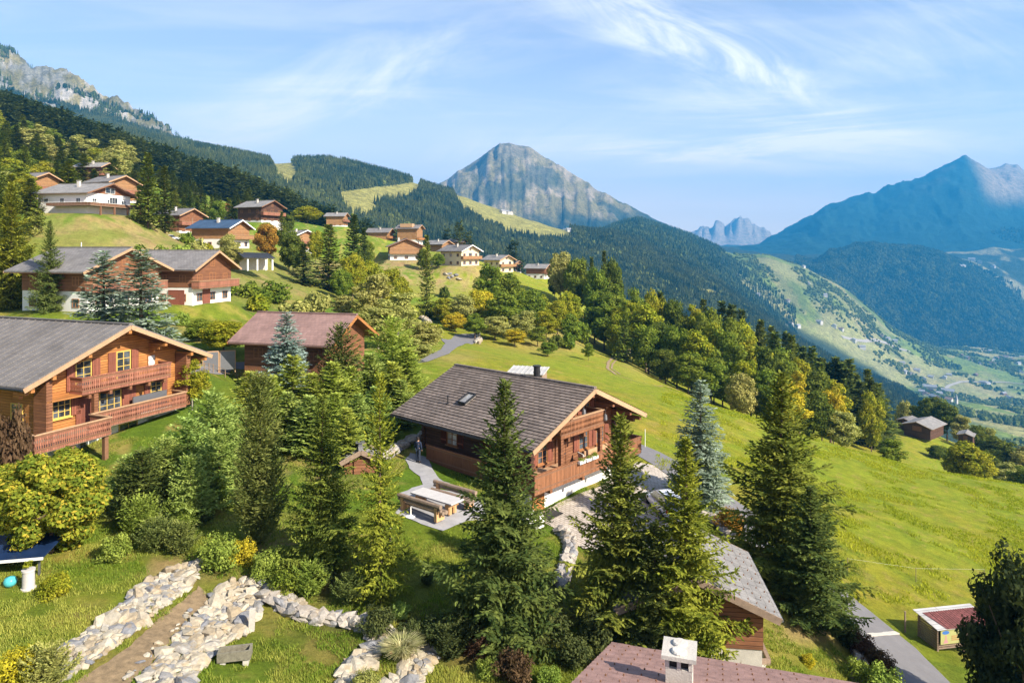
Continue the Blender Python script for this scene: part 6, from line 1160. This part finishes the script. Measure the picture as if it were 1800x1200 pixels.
b = MB(); b.lathe([(0, .001), (.28, 0)], (0, 0, 0), 10); 
def disc(cx, cz, rx, rz, n=14): b = MB(); b.poly([(cx + rx * math.cos(6.283 * i / n), -.205, cz + rz * math.sin(6.283 * i / n)) for i in range(n)]); return b
disc(-1.08, 1.42, .30, .14).build('blue_shape', plain('banner_blue', (.05, .16, .45), .7, .05), bn); b = MB(); b.poly([(-1.3, -.205, .62), (-.86, -.205, .62), (-1.02, -.205, 1.0), (-1.0, -.205, 1.2), (-1.14, -.205, 1.2), (-1.1, -.205, 1.0)]); b.build('pink_shape', plain('banner_pink', (.45, .22, .22), .7, .05), bn)
for k in range(3): b = MB(); b.box(-.60, .02, -.215, -.205, .80 + k * .14, .87 + k * .14); b.build('text_line', plain('banner_text', (.38, .20, .08), .7, .05), bn)
wo_ = hit(1755, 1150); b = MB()
for k in range(4): b.box(-.7, .7, -.5, .5, .05 + k * .17, .13 + k * .17); 
for x in (-.65, 0, .65):
    for k in range(3): b.box(x - .05, x + .05, -.5, .5, .13 + k * .17, .22 + k * .17)
o = b.build('wooden_pallet', G['oldwood']); o.location = wo_; o.rotation_euler = (0, 0, .3); setp(o, 'stack of weathered pallets under the very dark tree', 'pallets')
b = MB()
for k in range(5): y = -.25 + k * .14; b.box(-1.0, 1.0, y, y + .11, .02 + (k % 2) * .05, .10 + (k % 2) * .05)
o = b.build('timber_planks', G['cutwood']); o.location = hit(1790, 1166); o.rotation_euler = (0, 0, -.35); setp(o, 'pale sawn planks lying in the bottom right corner', 'planks')
# ---------------------------------------------------------------- garden furniture
ta = R(-37); tp = Vector((-4.45, 40.35, 0)); tp.z = float(gz(tp.x, tp.y)) + .04
tb = empty('garden_table', tp, ta); setp(tb, 'long white stone table between two log benches on the patio', 'table')
b = MB(); b.box(-1.65, 1.65, -.55, .55, .68, .76); b.build('tabletop', G['paletop'], tb)
for x in (-1.2, 1.2):
    b = MB(); b.cyl((x, -.45, .5), (x, .45, .5), .16, n=10); b.cyl((x, -.2, 0), (x, -.2, .5), .14, n=9); b.cyl((x, .2, 0), (x, .2, .5), .14, n=9); b.build('leg', G['cutwood'], tb)
def bench(loc, th, L, label):
    e = empty('log_bench', loc, th); setp(e, label, 'bench', 'log benches at the stone table')
    b = MB(); b.cyl((-L / 2, -.06, .45), (L / 2, -.06, .45), .13, n=8); b.cyl((-L / 2, .2, .46), (L / 2, .2, .46), .12, n=8); b.build('seat', G['oldwood'], e)
    b = MB(); b.cyl((-L / 2, .42, .88), (L / 2, .42, .88), .13, n=8); b.cyl((-L / 2, .40, .66), (L / 2, .40, .66), .08, n=8); b.build('backrest', G['oldwood'], e)
    for x in (-L / 2 + .35, L / 2 - .35):
        b = MB(); b.box(x - .1, x + .1, .30, .50, 0, .95); b.box(x - .1, x + .1, -.15, .30, .0, .36); b.build('leg', G['cutwood'], e)
bench(lp(tp, ta, 0, -1.05), ta + math.pi, 3.4, 'nearer log bench, its back turned to the lawn'); bench(lp(tp, ta, .1, 1.05), ta, 3.4, 'farther log bench against the dark chalet wall')
pb = hit(722, 908); b = MB(); b.lathe([(0, 0), (.30, 0), (.30, .06), (.10, .1), (.04, .12), (.035, .55), (0, .55)], (0, 0, 0), 14); o = b.build('parasol_base', G['plaster']); o.location = pb; setp(o, 'white round parasol foot behind the nearer log bench', 'parasol base')
wt = hit(936, 922); b = MB(); b.lathe([(0, .75), (.35, .74), (.62, .66), (.72, .5), (.74, 0)], (0, 0, 0), 18); o = b.build('covered_tub', G['plaster'], None, True); o.location = wt; setp(o, 'white covered tub at the corner of the chalet', 'tub')
b = MB(); b.box(-.7, .7, -.5, .5, 0, .04); o = b.build('door_mat', G['black']); o.location = hit(968, 905) + Vector((0, 0, .04)); o.rotation_euler = (0, 0, TH); setp(o, 'black mat on the paving before the orange door', 'mat')
# things on the chalet balconies
mo = Vector(om)
b = MB(); b.box(-1.3, 1.3, -.45, .45, .68, .74); o = empty('balcony_table', lp(mo, TH, -3.6, -.9, 2.15), TH); setp(o, 'pale cloth covered table on the left end of the main balcony', 'table'); b.build('tabletop', G['trim'], o)
for x in (-1.1, 1.1):
    for y in (-.35, .35): b = MB(); b.box(x - .04, x + .04, y - .04, y + .04, 0, .67); b.build('leg', G['trim'], o)
def chair(loc, th, label, mat='oldwood'):
    e = empty('wicker_chair', loc, th); setp(e, label, 'chair', 'chairs on the main balcony')
    b = MB(); b.box(-.3, .3, -.3, .3, .38, .46); b.build('seat', G[mat], e); b = MB(); b.hexa([(-.32, .24, .46), (.32, .24, .46), (.32, .32, .46), (-.32, .32, .46), (-.36, .32, 1.0), (.36, .32, 1.0), (.36, .40, 1.0), (-.36, .40, 1.0)]); b.build('backrest', G[mat], e)
    for x in (-.28, .28):
        for y in (-.26, .26): b = MB(); b.box(x - .03, x + .03, y - .03, y + .03, 0, .38); b.build('leg', G[mat], e)
        b = MB(); b.box(x * 1.2 - .03, x * 1.2 + .03, -.28, .3, .62, .67); b.build('armrest', G[mat], e)
chair(lp(mo, TH, .1, -.9, 2.15), TH + 1.2, 'wicker chair behind the white flower boxes', 'concrete'); chair(lp(mo, TH, -4.9, -1.0, 2.15), TH - 1.5, 'chair at the left end of the balcony table')
e = empty('sofa', lp(mo, TH, 2.2, -.75, 2.15), TH); setp(e, 'long sofa with pale cushions on the main balcony', 'sofa'); b = MB(); b.box(-1.4, 1.4, -.4, .4, .1, .36); b.build('seat', G['trim'], e); b = MB(); b.box(-1.38, 1.38, -.38, .2, .37, .5); b.build('cushion', G['cream'], e); b = MB(); b.box(-1.4, 1.4, .41, .52, .1, .8); b.build('backrest', G['trim'], e)
for i in range(3):
    e = empty('flower_box', lp(mo, TH, -1.55 + i * .72, -1.86, 2.15 + .82), TH); setp(e, ['leftmost white flower box on the main balcony rail', 'middle white flower box on the main balcony rail', 'rightmost white flower box on the main balcony rail'][i], 'flower box', 'flower boxes on the balcony rail'); b = MB(); b.box(-.3, .3, -.1, .1, 0, .2); b.build('box', G['plaster'], e)
    me, _ = leafy(200 + i, .35, .28, z0=-.2, nblob=8, nleaf=30, leaf=.04, br=.5); q = link('flowers', me, e, FOL['shrubg']); q.location = (0, 0, .12)
lo = Vector(ol)
e = empty('garden_sofa', lp(lo, TL, 2.6, -1.0, 2.8), TL); setp(e, 'grey wicker screen and bench on the left chalet terrace', 'garden sofa'); b = MB(); b.box(-1.4, 1.4, -.3, .3, 0, .45); b.build('seat', G['concrete'], e); b = MB(); b.box(-1.5, 1.5, .31, .42, 0, 1.35); b.build('backrest', G['metal'], e)
e = empty('terrace_table', lp(lo, TL, .3, -1.0, 2.8), TL); setp(e, 'low grey table on the left chalet terrace', 'table'); b = MB(); b.box(-.8, .8, -.4, .4, .6, .68); b.build('tabletop', G['concrete'], e)
for x in (-.7, .7): b = MB(); b.box(x - .05, x + .05, -.3, .3, 0, .6); b.build('leg', G['metal'], e)
# trough, post, pedestal, panels, ball
tq = hit(413, 1165); e = empty('stone_trough', tq, R(12)); setp(e, 'old mossy stone trough on two feet beside the stone bank', 'trough'); b = MB(); L2, W2 = .62, .26
b.box(-L2, L2, -W2, W2, .22, .32); b.box(-L2, L2, -W2, -W2 + .07, .321, .58); b.box(-L2, L2, W2 - .07, W2, .321, .58); b.box(-L2, -L2 + .08, -W2 + .07, W2 - .07, .321, .58); b.box(L2 - .08, L2, -W2 + .07, W2 - .07, .321, .58); G['mossy'] = plain('mossy_stone', (.20, .18, .13), .95, .5, 6, bump=.8); b.build('basin', G['mossy'], e)
for x in (-.42, .42): b = MB(); b.box(x - .1, x + .1, -.2, .2, -.1, .21); b.build('foot', G['concrete'], e)
b = MB(); b.box(-.12, .12, -.07, .07, -.1, .95); o = b.build('stone_post', G['concrete']); o.location = hit(442, 1108); o.rotation_euler = (0, .05, .2); setp(o, 'upright squared stone post at the end of the wide bank', 'post')
pd = hit(50, 1034); e = empty('pedestal', pd, 0); setp(e, 'white pedestal with a small plant on top at the left edge', 'pedestal'); b = MB(); b.lathe([(.30, -.1), (.30, .06), (.25, .08), (.24, .78), (.27, .80), (.27, .88), (0, .88)], (0, 0, 0), 28); b.build('column', G['paletop'], e); me, _ = leafy(210, .4, .25, z0=-.1, nblob=8, nleaf=40, leaf=.04, br=.5); q = link('plant', me, e, FOL['lime']); q.location = (0, 0, .9)
e = empty('solar_rack', hit(20, 1020), R(12)); setp(e, 'dark blue solar panel table with white edge at the left border', 'solar panel'); b = MB(); b.hexa([(-2.6, .1, .85), (1.25, .1, .85), (1.25, 3.0, 1.0), (-2.6, 3.0, 1.0), (-2.6, .1, .90), (1.25, .1, .90), (1.25, 3.0, 1.05), (-2.6, 3.0, 1.05)]); pm_ = plain('blue_solar_glass', (.012, .03, .085), .35, .3, 1.5, spec=.5); b.build('panel', pm_, e)
b = MB(); b.box(-2.6, 1.27, .03, .095, .82, .93); b.build('edge_strip', G['frame_wh'], e)
for x in (-2.4, 1.0): b = MB(); b.box(x - .04, x + .04, .3, .38, -.1, .84); b.build('leg', G['metal'], e)
b = MB(); b.lathe([(0, 0), (.18, .02), (.26, .14), (.27, .26), (.2, .40), (0, .46)], (0, 0, 0), 16); b_o = b.build('garden_ball', plain('turquoise_plastic', (.08, .42, .45), .3, .1, 2), None, True); b_o.location = hit(18, 1030); b_o.rotation_euler = (.0, 0, 0); setp(b_o, 'turquoise plastic ball under the dark blue panel', 'ball')
# tall grass clump with red flowers
rng = np.random.default_rng(5); n = 900; a = rng.random(n) * 6.283; r = rng.random(n) ** .5 * .35; h_ = .7 + .5 * rng.random(n); ln = .25 + .5 * rng.random(n); P0 = np.stack([r * np.cos(a), r * np.sin(a), np.zeros(n)], 1); P1 = P0 + np.stack([ln * .45 * np.cos(a), ln * .45 * np.sin(a), h_ * .7], 1); P2 = P1 + np.stack([ln * .75 * np.cos(a), ln * .75 * np.sin(a), h_ * .12], 1)
sd_ = np.stack([-np.sin(a), np.cos(a), 0 * a], 1) * .014; Vg = np.stack([P0 - sd_, P0 + sd_, P1 + sd_, P1 - sd_, P1 - sd_, P1 + sd_, P2 + sd_ * .2, P2 - sd_ * .2], 1).reshape(-1, 3)
e = empty('grass_clump', hit(706, 1158), 0, (.9, .9, .85)); setp(e, 'clump of tall pale striped grass with a red flower', 'ornamental grass'); link('leaves', np_mesh('leaves', Vg, np.arange(len(Vg)).reshape(-1, 4)), e, FOL['pale'])
b = MB(); b.lathe([(0, 0), (.09, .03), (.11, .09), (.05, .13), (0, .13)], (-.35, -.45, .55), 8); b.build('flower', plain('red_petals', (.55, .04, .02), .6, .1), e)
# ---------------------------------------------------------------- poles, fences, flag
def pole(px, py, h, r, label, mat='oldwood', cat='pole', name='pole', Y=None):
    p = hit(px, py) if Y is None else Vector((wx(px, Y), Y, float(gz(wx(px, Y), Y)))); b = MB(); b.cyl((0, 0, -.4), (0, 0, h), r, r * .7, 8); b.cyl((0, 0, h), (0, 0, h + .03), r * .8, r * .8, 8); o = b.build(name, G[mat]); o.location = p; return setp(o, label, cat)
p = Vector((wx(143, 126), 126, 0)); p.z = float(gz(p.x, p.y)); e = empty('flagpole', p); setp(e, 'white flagpole with a small red flag before the white chalet', 'flagpole'); b = MB(); b.cyl((0, 0, -.5), (0, 0, 5.6), .13, .07, 8); b.build('mast', G['frame_wh'], e); b = MB(); b.hexa([(-.75, -.02, 3.8), (-.08, 0, 3.9), (-.08, .02, 3.9), (-.75, 0, 3.8), (-.75, -.02, 4.5), (-.08, 0, 4.6), (-.08, .02, 4.6), (-.75, 0, 4.5)]); b.build('flag', plain('red_cloth', (.5, .08, .06), .7, .1), e)
pole(338, 428, 7.0, .13, 'timber power pole in front of the blue roofed chalet', name='power_pole'); pole(385, 524, 3.2, .08, 'thin timber pole on the dry bank', name='power_pole'); pole(1591, 1110, 1.15, .06, 'dark leaning fence post on the verge of the lane', name='fence_post')
pole(1134, 786, 1.6, .035, 'thin pale marker pole at the meadow edge beside the main chalet', 'frame_wh', name='marker_pole'); pole(686, 958, .95, .06, 'pale birch post by the lawn behind the thin spruce', 'birch', name='garden_post')
def fence(pts, h, label, mat='frame_wh', wire=(.5, .9), r=.02, n=6, wr=.005):
    P = [hit(*q) for q in pts]; o0 = P[0]; e = empty('electric_fence' if r < .03 else 'timber_fence', o0); setp(e, label, 'fence'); prev = None
    for a, b_ in zip(P, P[1:]):
        for i in range(n + 1):
            if prev is not None and i == 0: continue
            q = a.lerp(b_, i / n); q.z = float(gz(q.x, q.y)); b = MB(); b.cyl(q - o0 - Vector((0, 0, .2)), q - o0 + Vector((0, 0, h)), r, n=6); b.build('post', G['oldwood'], e)
            if prev is not None:
                b = MB(); [b.cyl(prev - o0 + Vector((0, 0, h * w_)), q - o0 + Vector((0, 0, h * w_)), wr, n=4) for w_ in wire]; b.build('wire', G[mat], e)
            prev = q
fence([(1490, 1006), (1610, 1022), (1730, 1022)], 1.0, 'white tape pasture fence across the bottom of the meadow', wire=(.95,), n=1, wr=.003)
fence([(335, 662), (375, 655), (470, 646)], .9, 'dark timber fence along the small lane by the pinkish roof', 'oldwood', (.5, .9), .05, 5, .02)
sc = hit(378, 655); e = empty('recycling_bins', sc + Vector((0, 1, 0)), R(25)); setp(e, 'pair of dark grey screens with pale frame beside the small lane', 'screen')
for x in (-.8, .8):
    b = MB(); b.box(x - .7, x + .7, -.04, .04, .1, 2.0); pn = b.build('panel', G['metal'], e); b = MB(); b.box(x - .78, x - .7, -.06, .06, -.2, 2.1); b.box(x + .7, x + .78, -.06, .06, -.2, 2.1); b.box(x - .7, x + .7, -.06, .06, 2.0, 2.1); b.build('frame', G['trim'], pn)
# ---------------------------------------------------------------- cars
def car(loc, th, label, paint):
    e = empty('parked_car', loc, th); setp(e, label, 'car')
    st = [(-2.1, .45, .72, .70), (-2.05, .30, .92, .80), (-1.7, .24, .98, .84), (-1.0, .22, 1.0, .86), (0, .22, .98, .87), (.9, .22, .95, .86), (1.5, .24, .86, .84), (1.95, .30, .74, .78), (2.08, .42, .62, .66)]
    V = []; Fc = []
    for x, z0, z1, w in st: V += [(x, -w * .9, z0), (x, -w, (z0 + z1) * .5), (x, -w * .93, z1), (x, w * .93, z1), (x, w, (z0 + z1) * .5), (x, w * .9, z0)]
    for i in range(len(st) - 1):
        for j in range(6): a, b = i * 6 + j, i * 6 + (j + 1) % 6; Fc.append((a, b, b + 6, a + 6))
    Fc += [tuple(range(5, -1, -1)), tuple(len(V) - 6 + k for k in range(6))]; me = bpy.data.meshes.new('body'); me.from_pydata(V, [], Fc); me.update(); bo = link('body', me, e, paint); bo.modifiers.new('s', 'SUBSURF').levels = 1; bo.modifiers['s'].render_levels = 2
    b = MB(); b.hexa([(-1.85, -.72, .97), (.85, -.72, .95), (.85, .72, .95), (-1.85, .72, .97), (-1.35, -.56, 1.43), (.1, -.56, 1.43), (.1, .56, 1.43), (-1.35, .56, 1.43)]); b.build('windows', G['glass'], e)
    b = MB(); b.hexa([(-1.38, -.58, 1.42), (.13, -.58, 1.42), (.13, .58, 1.42), (-1.38, .58, 1.42), (-1.2, -.5, 1.48), (0, -.5, 1.48), (0, .5, 1.48), (-1.2, .5, 1.48)]); b.build('roof', paint, e)
    for x in (-1.3, 1.28):
        for y in (-.78, .78): b = MB(); b.cyl((x, y - .1, .32), (x, y + .1, .32), .32, n=16); w_ = b.build('wheel', G['black'], e); b = MB(); b.cyl((x, y - .11, .32), (x, y + .11, .32), .17, n=10); b.build('rim', G['metal'], w_)
    for y in (-.62, .62):
        b = MB(); b.box(-2.12, -2.02, y - .14, y + .14, .70, .86); b.build('tail_light', plain('red_lamp', (.5, .02, .02), .3, .05), e); b = MB(); b.box(1.95, 2.05, y - .14, y + .14, .56, .68); b.build('headlight', G['curtain'], e)
cp = plain('white_car_paint', (.72, .75, .80), .3, .03, 1, bump=0, spec=.6)
p = Vector((wx(1168, 46), 46, 0)); p.z = float(gz(p.x, p.y)) + .04; car(p, R(100), 'white car parked on the paved drive behind the spruces', cp)
p = Vector((wx(303, 176), 176, 0)); p.z = float(gz(p.x, p.y)); car(p, R(10), 'white car parked on the slope left of the blue roofed chalet', cp)
# ---------------------------------------------------------------- man by the corner of the chalet
def skin_mesh(name, pts, edges, radii, mat, parent):
    me = bpy.data.meshes.new(name); me.from_pydata(pts, edges, []); o = link(name, me, parent, mat); md = o.modifiers.new('skin', 'SKIN'); md.use_smooth_shade = True
    for i, r in enumerate(radii): me.skin_vertices[0].data[i].radius = (r, r) if not isinstance(r, tuple) else r
    me.skin_vertices[0].data[0].use_root = True; o.modifiers.new('sub', 'SUBSURF').render_levels = 2; return o
pm0 = Vector((wx(735, 47.6), 47.6, 0)); pm0.z = float(gz(pm0.x, pm0.y)) + .04
pe = empty('person', pm0, R(160)); setp(pe, 'man in dark blue clothes standing on the path by the chalet corner', 'person')
pts = [(0, 0, .93), (0, 0, 1.1), (0, 0, 1.32), (0, 0, 1.43), (0, .0, 1.50), (0, -.01, 1.60), (0, -.01, 1.70), (.10, 0, .90), (.11, -.01, .50), (.12, 0, .09), (.13, -.14, .04), (-.10, 0, .90), (-.11, .03, .50), (-.12, .05, .09), (-.13, -.09, .04), (.19, 0, 1.39), (.25, .02, 1.12), (.24, -.10, .90), (.235, -.14, .82), (-.19, 0, 1.39), (-.25, .02, 1.12), (-.24, -.08, .88), (-.235, -.12, .80)]
ed = [(0, 1), (1, 2), (2, 3), (3, 4), (4, 5), (5, 6), (0, 7), (7, 8), (8, 9), (9, 10), (0, 11), (11, 12), (12, 13), (13, 14), (3, 15), (15, 16), (16, 17), (17, 18), (3, 19), (19, 20), (20, 21), (21, 22)]
ra_ = [.12, .12, .14, .09, .055, .095, .07, .085, .06, .045, .035, .085, .06, .045, .035, .055, .045, .032, .03, .055, .045, .032, .03]
skinm = plain('skin', (.50, .30, .20), .6, .05, 4, bump=0); skin_mesh('body', pts, ed, ra_, skinm, pe)
navy = plain('navy_cloth', (.02, .03, .06), .9, .15, 6); 
skin_mesh('jacket', [pts[i] for i in (1, 2, 3, 15, 16, 17, 19, 20, 21, 0)], [(0, 1), (1, 2), (2, 3), (3, 4), (4, 5), (2, 6), (6, 7), (7, 8), (0, 9)], [.145, .165, .11, .075, .062, .048, .075, .062, .048, .145], navy, pe)
skin_mesh('trousers', [pts[i] for i in (0, 7, 8, 9, 11, 12, 13)], [(0, 1), (1, 2), (2, 3), (0, 4), (4, 5), (5, 6)], [.135, .10, .078, .062, .10, .078, .062], plain('dark_jeans', (.025, .035, .055), .9, .15, 6), pe)
for x, y in ((.125, -.05), (-.125, 0)): b = MB(); b.hexa([(x - .05, y - .15, -.0), (x + .05, y - .15, 0), (x + .05, y + .10, 0), (x - .05, y + .10, 0), (x - .04, y - .13, .06), (x + .04, y - .13, .06), (x + .045, y + .09, .11), (x - .045, y + .09, .11)]); b.build('shoe', G['black'], pe)
b = MB(); b.lathe([(.0, .14), (.06, .125), (.095, .07), (.10, .0), (.085, -.05)], (0, .015, 1.64), 12); b.build('hair', plain('dark_hair', (.03, .02, .015), .8, .1), pe, True)
b = MB()
for s in (-1, 1):
    b.cyl((s * .035, -.098, 1.635), (s * .035, -.108, 1.635), .011, n=6)
b.build('eyes', G['black'], pe); b = MB(); b.hexa([(-.014, -.10, 1.585), (.014, -.10, 1.585), (.012, -.125, 1.585), (-.012, -.125, 1.585), (-.006, -.098, 1.63), (.006, -.098, 1.63), (.005, -.104, 1.63), (-.005, -.104, 1.63)]); b.build('nose', skinm, pe); b = MB(); b.box(-.022, .022, -.103, -.096, 1.555, 1.564); b.build('mouth', plain('lips', (.35, .12, .10), .6, .05), pe)
# ---------------------------------------------------------------- the valley: houses, church, road
VM = [plain('valley_walls', (.60, .56, .50), .9, .15, .2), plain('valley_roofs', (.24, .17, .14), .9, .25, .1), plain('valley_walls_dark', (.20, .12, .08), .9, .2, .2), plain('valley_roofs_grey', (.35, .34, .34), .9, .15, .1)]
def vhouse(px, py, w, l, h, th, wm, rm, label='small house scattered on the valley meadows', group='houses on the valley meadows', cat='house', name='house'):
    p = hit(px, py); b = MB(); b.box(-w / 2, w / 2, -l / 2, l / 2, -6, h, 0); rz = h + w * .26; e = w * .58; f_ = l * .56
    b.poly([(-w / 2, -l / 2 - .05, h), (w / 2, -l / 2 - .05, h), (0, -l / 2 - .05, rz)], 0); b.poly([(w / 2, l / 2 + .05, h), (-w / 2, l / 2 + .05, h), (0, l / 2 + .05, rz)], 0)
    for s in (-1, 1): b.hexa([(0, -f_, rz), (s * e, -f_, h - .8), (s * e, f_, h - .8), (0, f_, rz), (0, -f_, rz + .9), (s * e, -f_, h + .1), (s * e, f_, h + .1), (0, f_, rz + .9)], 1)
    o = b.build(name, [VM[wm], VM[rm]]); o.location = p; o.rotation_euler = (0, 0, th); setp(o, label, cat, group); return o
rr = random.Random(4)
pts_ = [(1390, 571), (1402, 575), (1378, 574), (1440, 568), (1466, 575), (1478, 580), (1500, 600), (1515, 612), (1548, 592), (1560, 596), (1572, 600), (1590, 655), (1600, 658), (1612, 652), (1624, 668), (1636, 664), (1660, 665), (1668, 660), (1620, 690), (1628, 696), (1636, 688), (1642, 700), (1650, 694), (1606, 704), (1668, 705), (1772, 700), (1764, 694), (1780, 702), (1735, 676), (1728, 674), (1790, 640), (1778, 634), (1768, 628), (1752, 630), (1745, 640), (1740, 618), (1700, 630), (1690, 626), (1722, 640), (1384, 530), (1330, 520), (1420, 500), (1412, 470), (1450, 520), (1600, 700), (1585, 640), (1715, 660), (1795, 655)]
for a, b_ in pts_: vhouse(a, b_, rr.uniform(13, 20), rr.uniform(16, 26), rr.uniform(6, 9), rr.uniform(0, 3), rr.choice([0, 0, 2]), rr.choice([1, 3, 3]))
vhouse(1666, 690, 26, 40, 9, .9, 0, 3, 'long pale hall near the church in the valley', 'halls in the valley', 'hall', 'hall'); vhouse(1634, 682, 24, 44, 8, 1.1, 0, 3, 'pale hall left of the longer one in the valley', 'halls in the valley', 'hall', 'hall')
for a, b_ in ((1708, 458), (1722, 462), (1745, 470), (1690, 470)): vhouse(a, b_, 30, 44, 14, rr.uniform(0, 3), 0, 3, 'small house on the upland meadow below the blue mountain', 'houses on the upland meadow')
for a, b_ in ((890, 376), (897, 377), (884, 375), (992, 404), (1000, 407)): vhouse(a, b_, 11, 15, 6, rr.uniform(0, 3), 0, 3, 'tiny hut on the alpine meadow above the wood', 'huts on the alpine meadow', 'hut', 'hut')
cp_ = hit(1681, 716); e = empty('church', cp_, .5); setp(e, 'white church with pointed spire among the valley trees', 'church'); e.scale = (.62, .62, .62); b = MB(); b.box(-6, 6, 5.1, 30, -8, 14); b.poly([(-6, 5.05, 14), (6, 5.05, 14), (0, 5.05, 20)]); b.build('nave', VM[0], e); b = MB(); b.box(-5, 5, -5, 5, -8, 34); tw_ = b.build('tower', VM[0], e); b = MB(); b.hexa([(-5.4, -5.4, 34), (5.4, -5.4, 34), (5.4, 5.4, 34), (-5.4, 5.4, 34), (-.2, -.2, 58), (.2, -.2, 58), (.2, .2, 58), (-.2, .2, 58)]); b.build('spire', VM[3], tw_)
b = MB()
for s in (-1, 1): b.hexa([(0, 5.2, 20), (s * 7, 5.2, 13.4), (s * 7, 31, 13.4), (0, 31, 20), (0, 5.2, 20.8), (s * 7, 5.2, 14.2), (s * 7, 31, 14.2), (0, 31, 20.8)])
b.build('roof', VM[1], e)
pale = plain('pale_road', (.42, .38, .33), .95, .1, .05)
for ln_ in ([(1640, 700), (1655, 686), (1668, 678), (1690, 671), (1730, 672), (1800, 675), (1850, 678)], [(1700, 632), (1740, 636), (1770, 628), (1800, 626), (1850, 626)], [(1480, 592), (1520, 600), (1560, 604), (1600, 618)]): strip('road', ln_, 13, pale, 2.0, 30)
# ---------------------------------------------------------------- rough grass tufts on the near lawns
def tufts():
    rng = np.random.default_rng(12); n = 120000; y = 24 + 26 * rng.random(n) ** 1.3; px = -40 + 1560 * rng.random(n); x = wx(px, y); z = gz(x, y); py = HY - z * F / y
    d = fbm(x * .9, y * .9, 3, 77); ok = (d > .42) & (py < 1230)
    for P_ in ([(944, 912), (1050, 857), (1120, 790), (1200, 840), (1200, 985), (1060, 990), (985, 938)], [(352, 1035), (370, 1050), (205, 1230), (100, 1230)], [(690, 905), (752, 850), (870, 890), (778, 940)], [(700, 876), (700, 850), (715, 790), (780, 800), (800, 860)], [(1180, 850), (1210, 810), (1490, 1020), (1720, 1230), (1560, 1230)]): ok &= ~inpoly(px, py, P_)
    x, y, z = x[ok], y[ok], z[ok]; m_ = len(x); k = 4; a = rng.random((m_, k)) * 6.283; h = .05 + .13 * rng.random((m_, k)); ox = rng.normal(0, .07, (m_, k)); oy = rng.normal(0, .07, (m_, k)); bx = x[:, None] + ox; by = y[:, None] + oy; zz = z[:, None] - .02 + 0 * bx
    w_ = .018; P0 = np.stack([bx - w_ * np.sin(a), by + w_ * np.cos(a), zz], -1); P1 = np.stack([bx + w_ * np.sin(a), by - w_ * np.cos(a), zz], -1); P2 = np.stack([bx + h * .6 * np.cos(a), by + h * .6 * np.sin(a), zz + h], -1)
    Vv = np.stack([P0, P1, P2], 2).reshape(-1, 3); o = link('lawn_grass', np_mesh('lawn_grass', Vv, np.arange(len(Vv)).reshape(-1, 3)), None, foliage('lawn_grass_blades', (.10, .17, .015), (.30, .29, .06), .35, .35)); setp(o, 'rough grass on the garden lawns', 'grass', None, 'stuff')
tufts()
def meadow_tufts():
    rng = np.random.default_rng(14); n = 110000; y = 34 + 96 * rng.random(n) ** .9; px = 880 + 980 * rng.random(n); x = wx(px, y); z = gz(x, y); py = HY - z * F / y
    d = fbm(x * .35, y * .35, 4, 87); ok = (d > .52) & (((px - 1150) > (830 - py) * .1) & (py < 860) | (px > 1430) & (py < 1130) & (py - 1040 < (px - 1478) * .76) & (py < 1060)) & (py > 590)
    x, y, z = x[ok], y[ok], z[ok]; m_ = len(x); a = rng.random((m_, 3)) * 6.283; h = .10 + .16 * rng.random((m_, 3)); bx = x[:, None] + rng.normal(0, .12, (m_, 3)); by = y[:, None] + rng.normal(0, .12, (m_, 3)); zz = z[:, None] - .02 + 0 * bx
    P0 = np.stack([bx - .04 * np.sin(a), by + .04 * np.cos(a), zz], -1); P1 = np.stack([bx + .04 * np.sin(a), by - .04 * np.cos(a), zz], -1); P2 = np.stack([bx + h * .6 * np.cos(a), by + h * .6 * np.sin(a), zz + h], -1)
    Vv = np.stack([P0, P1, P2], 2).reshape(-1, 3); o = link('meadow_grass', np_mesh('meadow_grass', Vv, np.arange(len(Vv)).reshape(-1, 3)), None, foliage('meadow_grass_blades', (.17, .22, .015), (.28, .285, .025), .12, .4)); setp(o, 'uneven grass of the big hillside meadow', 'grass', None, 'stuff')
meadow_tufts()
# ---------------------------------------------------------------- air
m_, t = M_('haze_air'); pv = t.node('ShaderNodeVolumePrincipled'); pv.inputs['Color'].default_value = (.05, .47, 1.0, 1); pv.inputs['Density'].default_value = 1.15e-4; pv.inputs['Anisotropy'].default_value = .1
o_ = t.node('ShaderNodeOutputMaterial'); t.l.new(pv.outputs[0], o_.inputs['Volume'])
zmin = float(TZ.min()) - 1.5; zmax = float(TZ.max()) + 60; xm = float(np.abs(XG).max()) + 200
b = MB(); b.box(-xm, xm, -60, 12500, zmin, zmax); hz = b.build('haze', m_); setp(hz, 'thin blue air over the valley', 'haze', None, 'stuff')
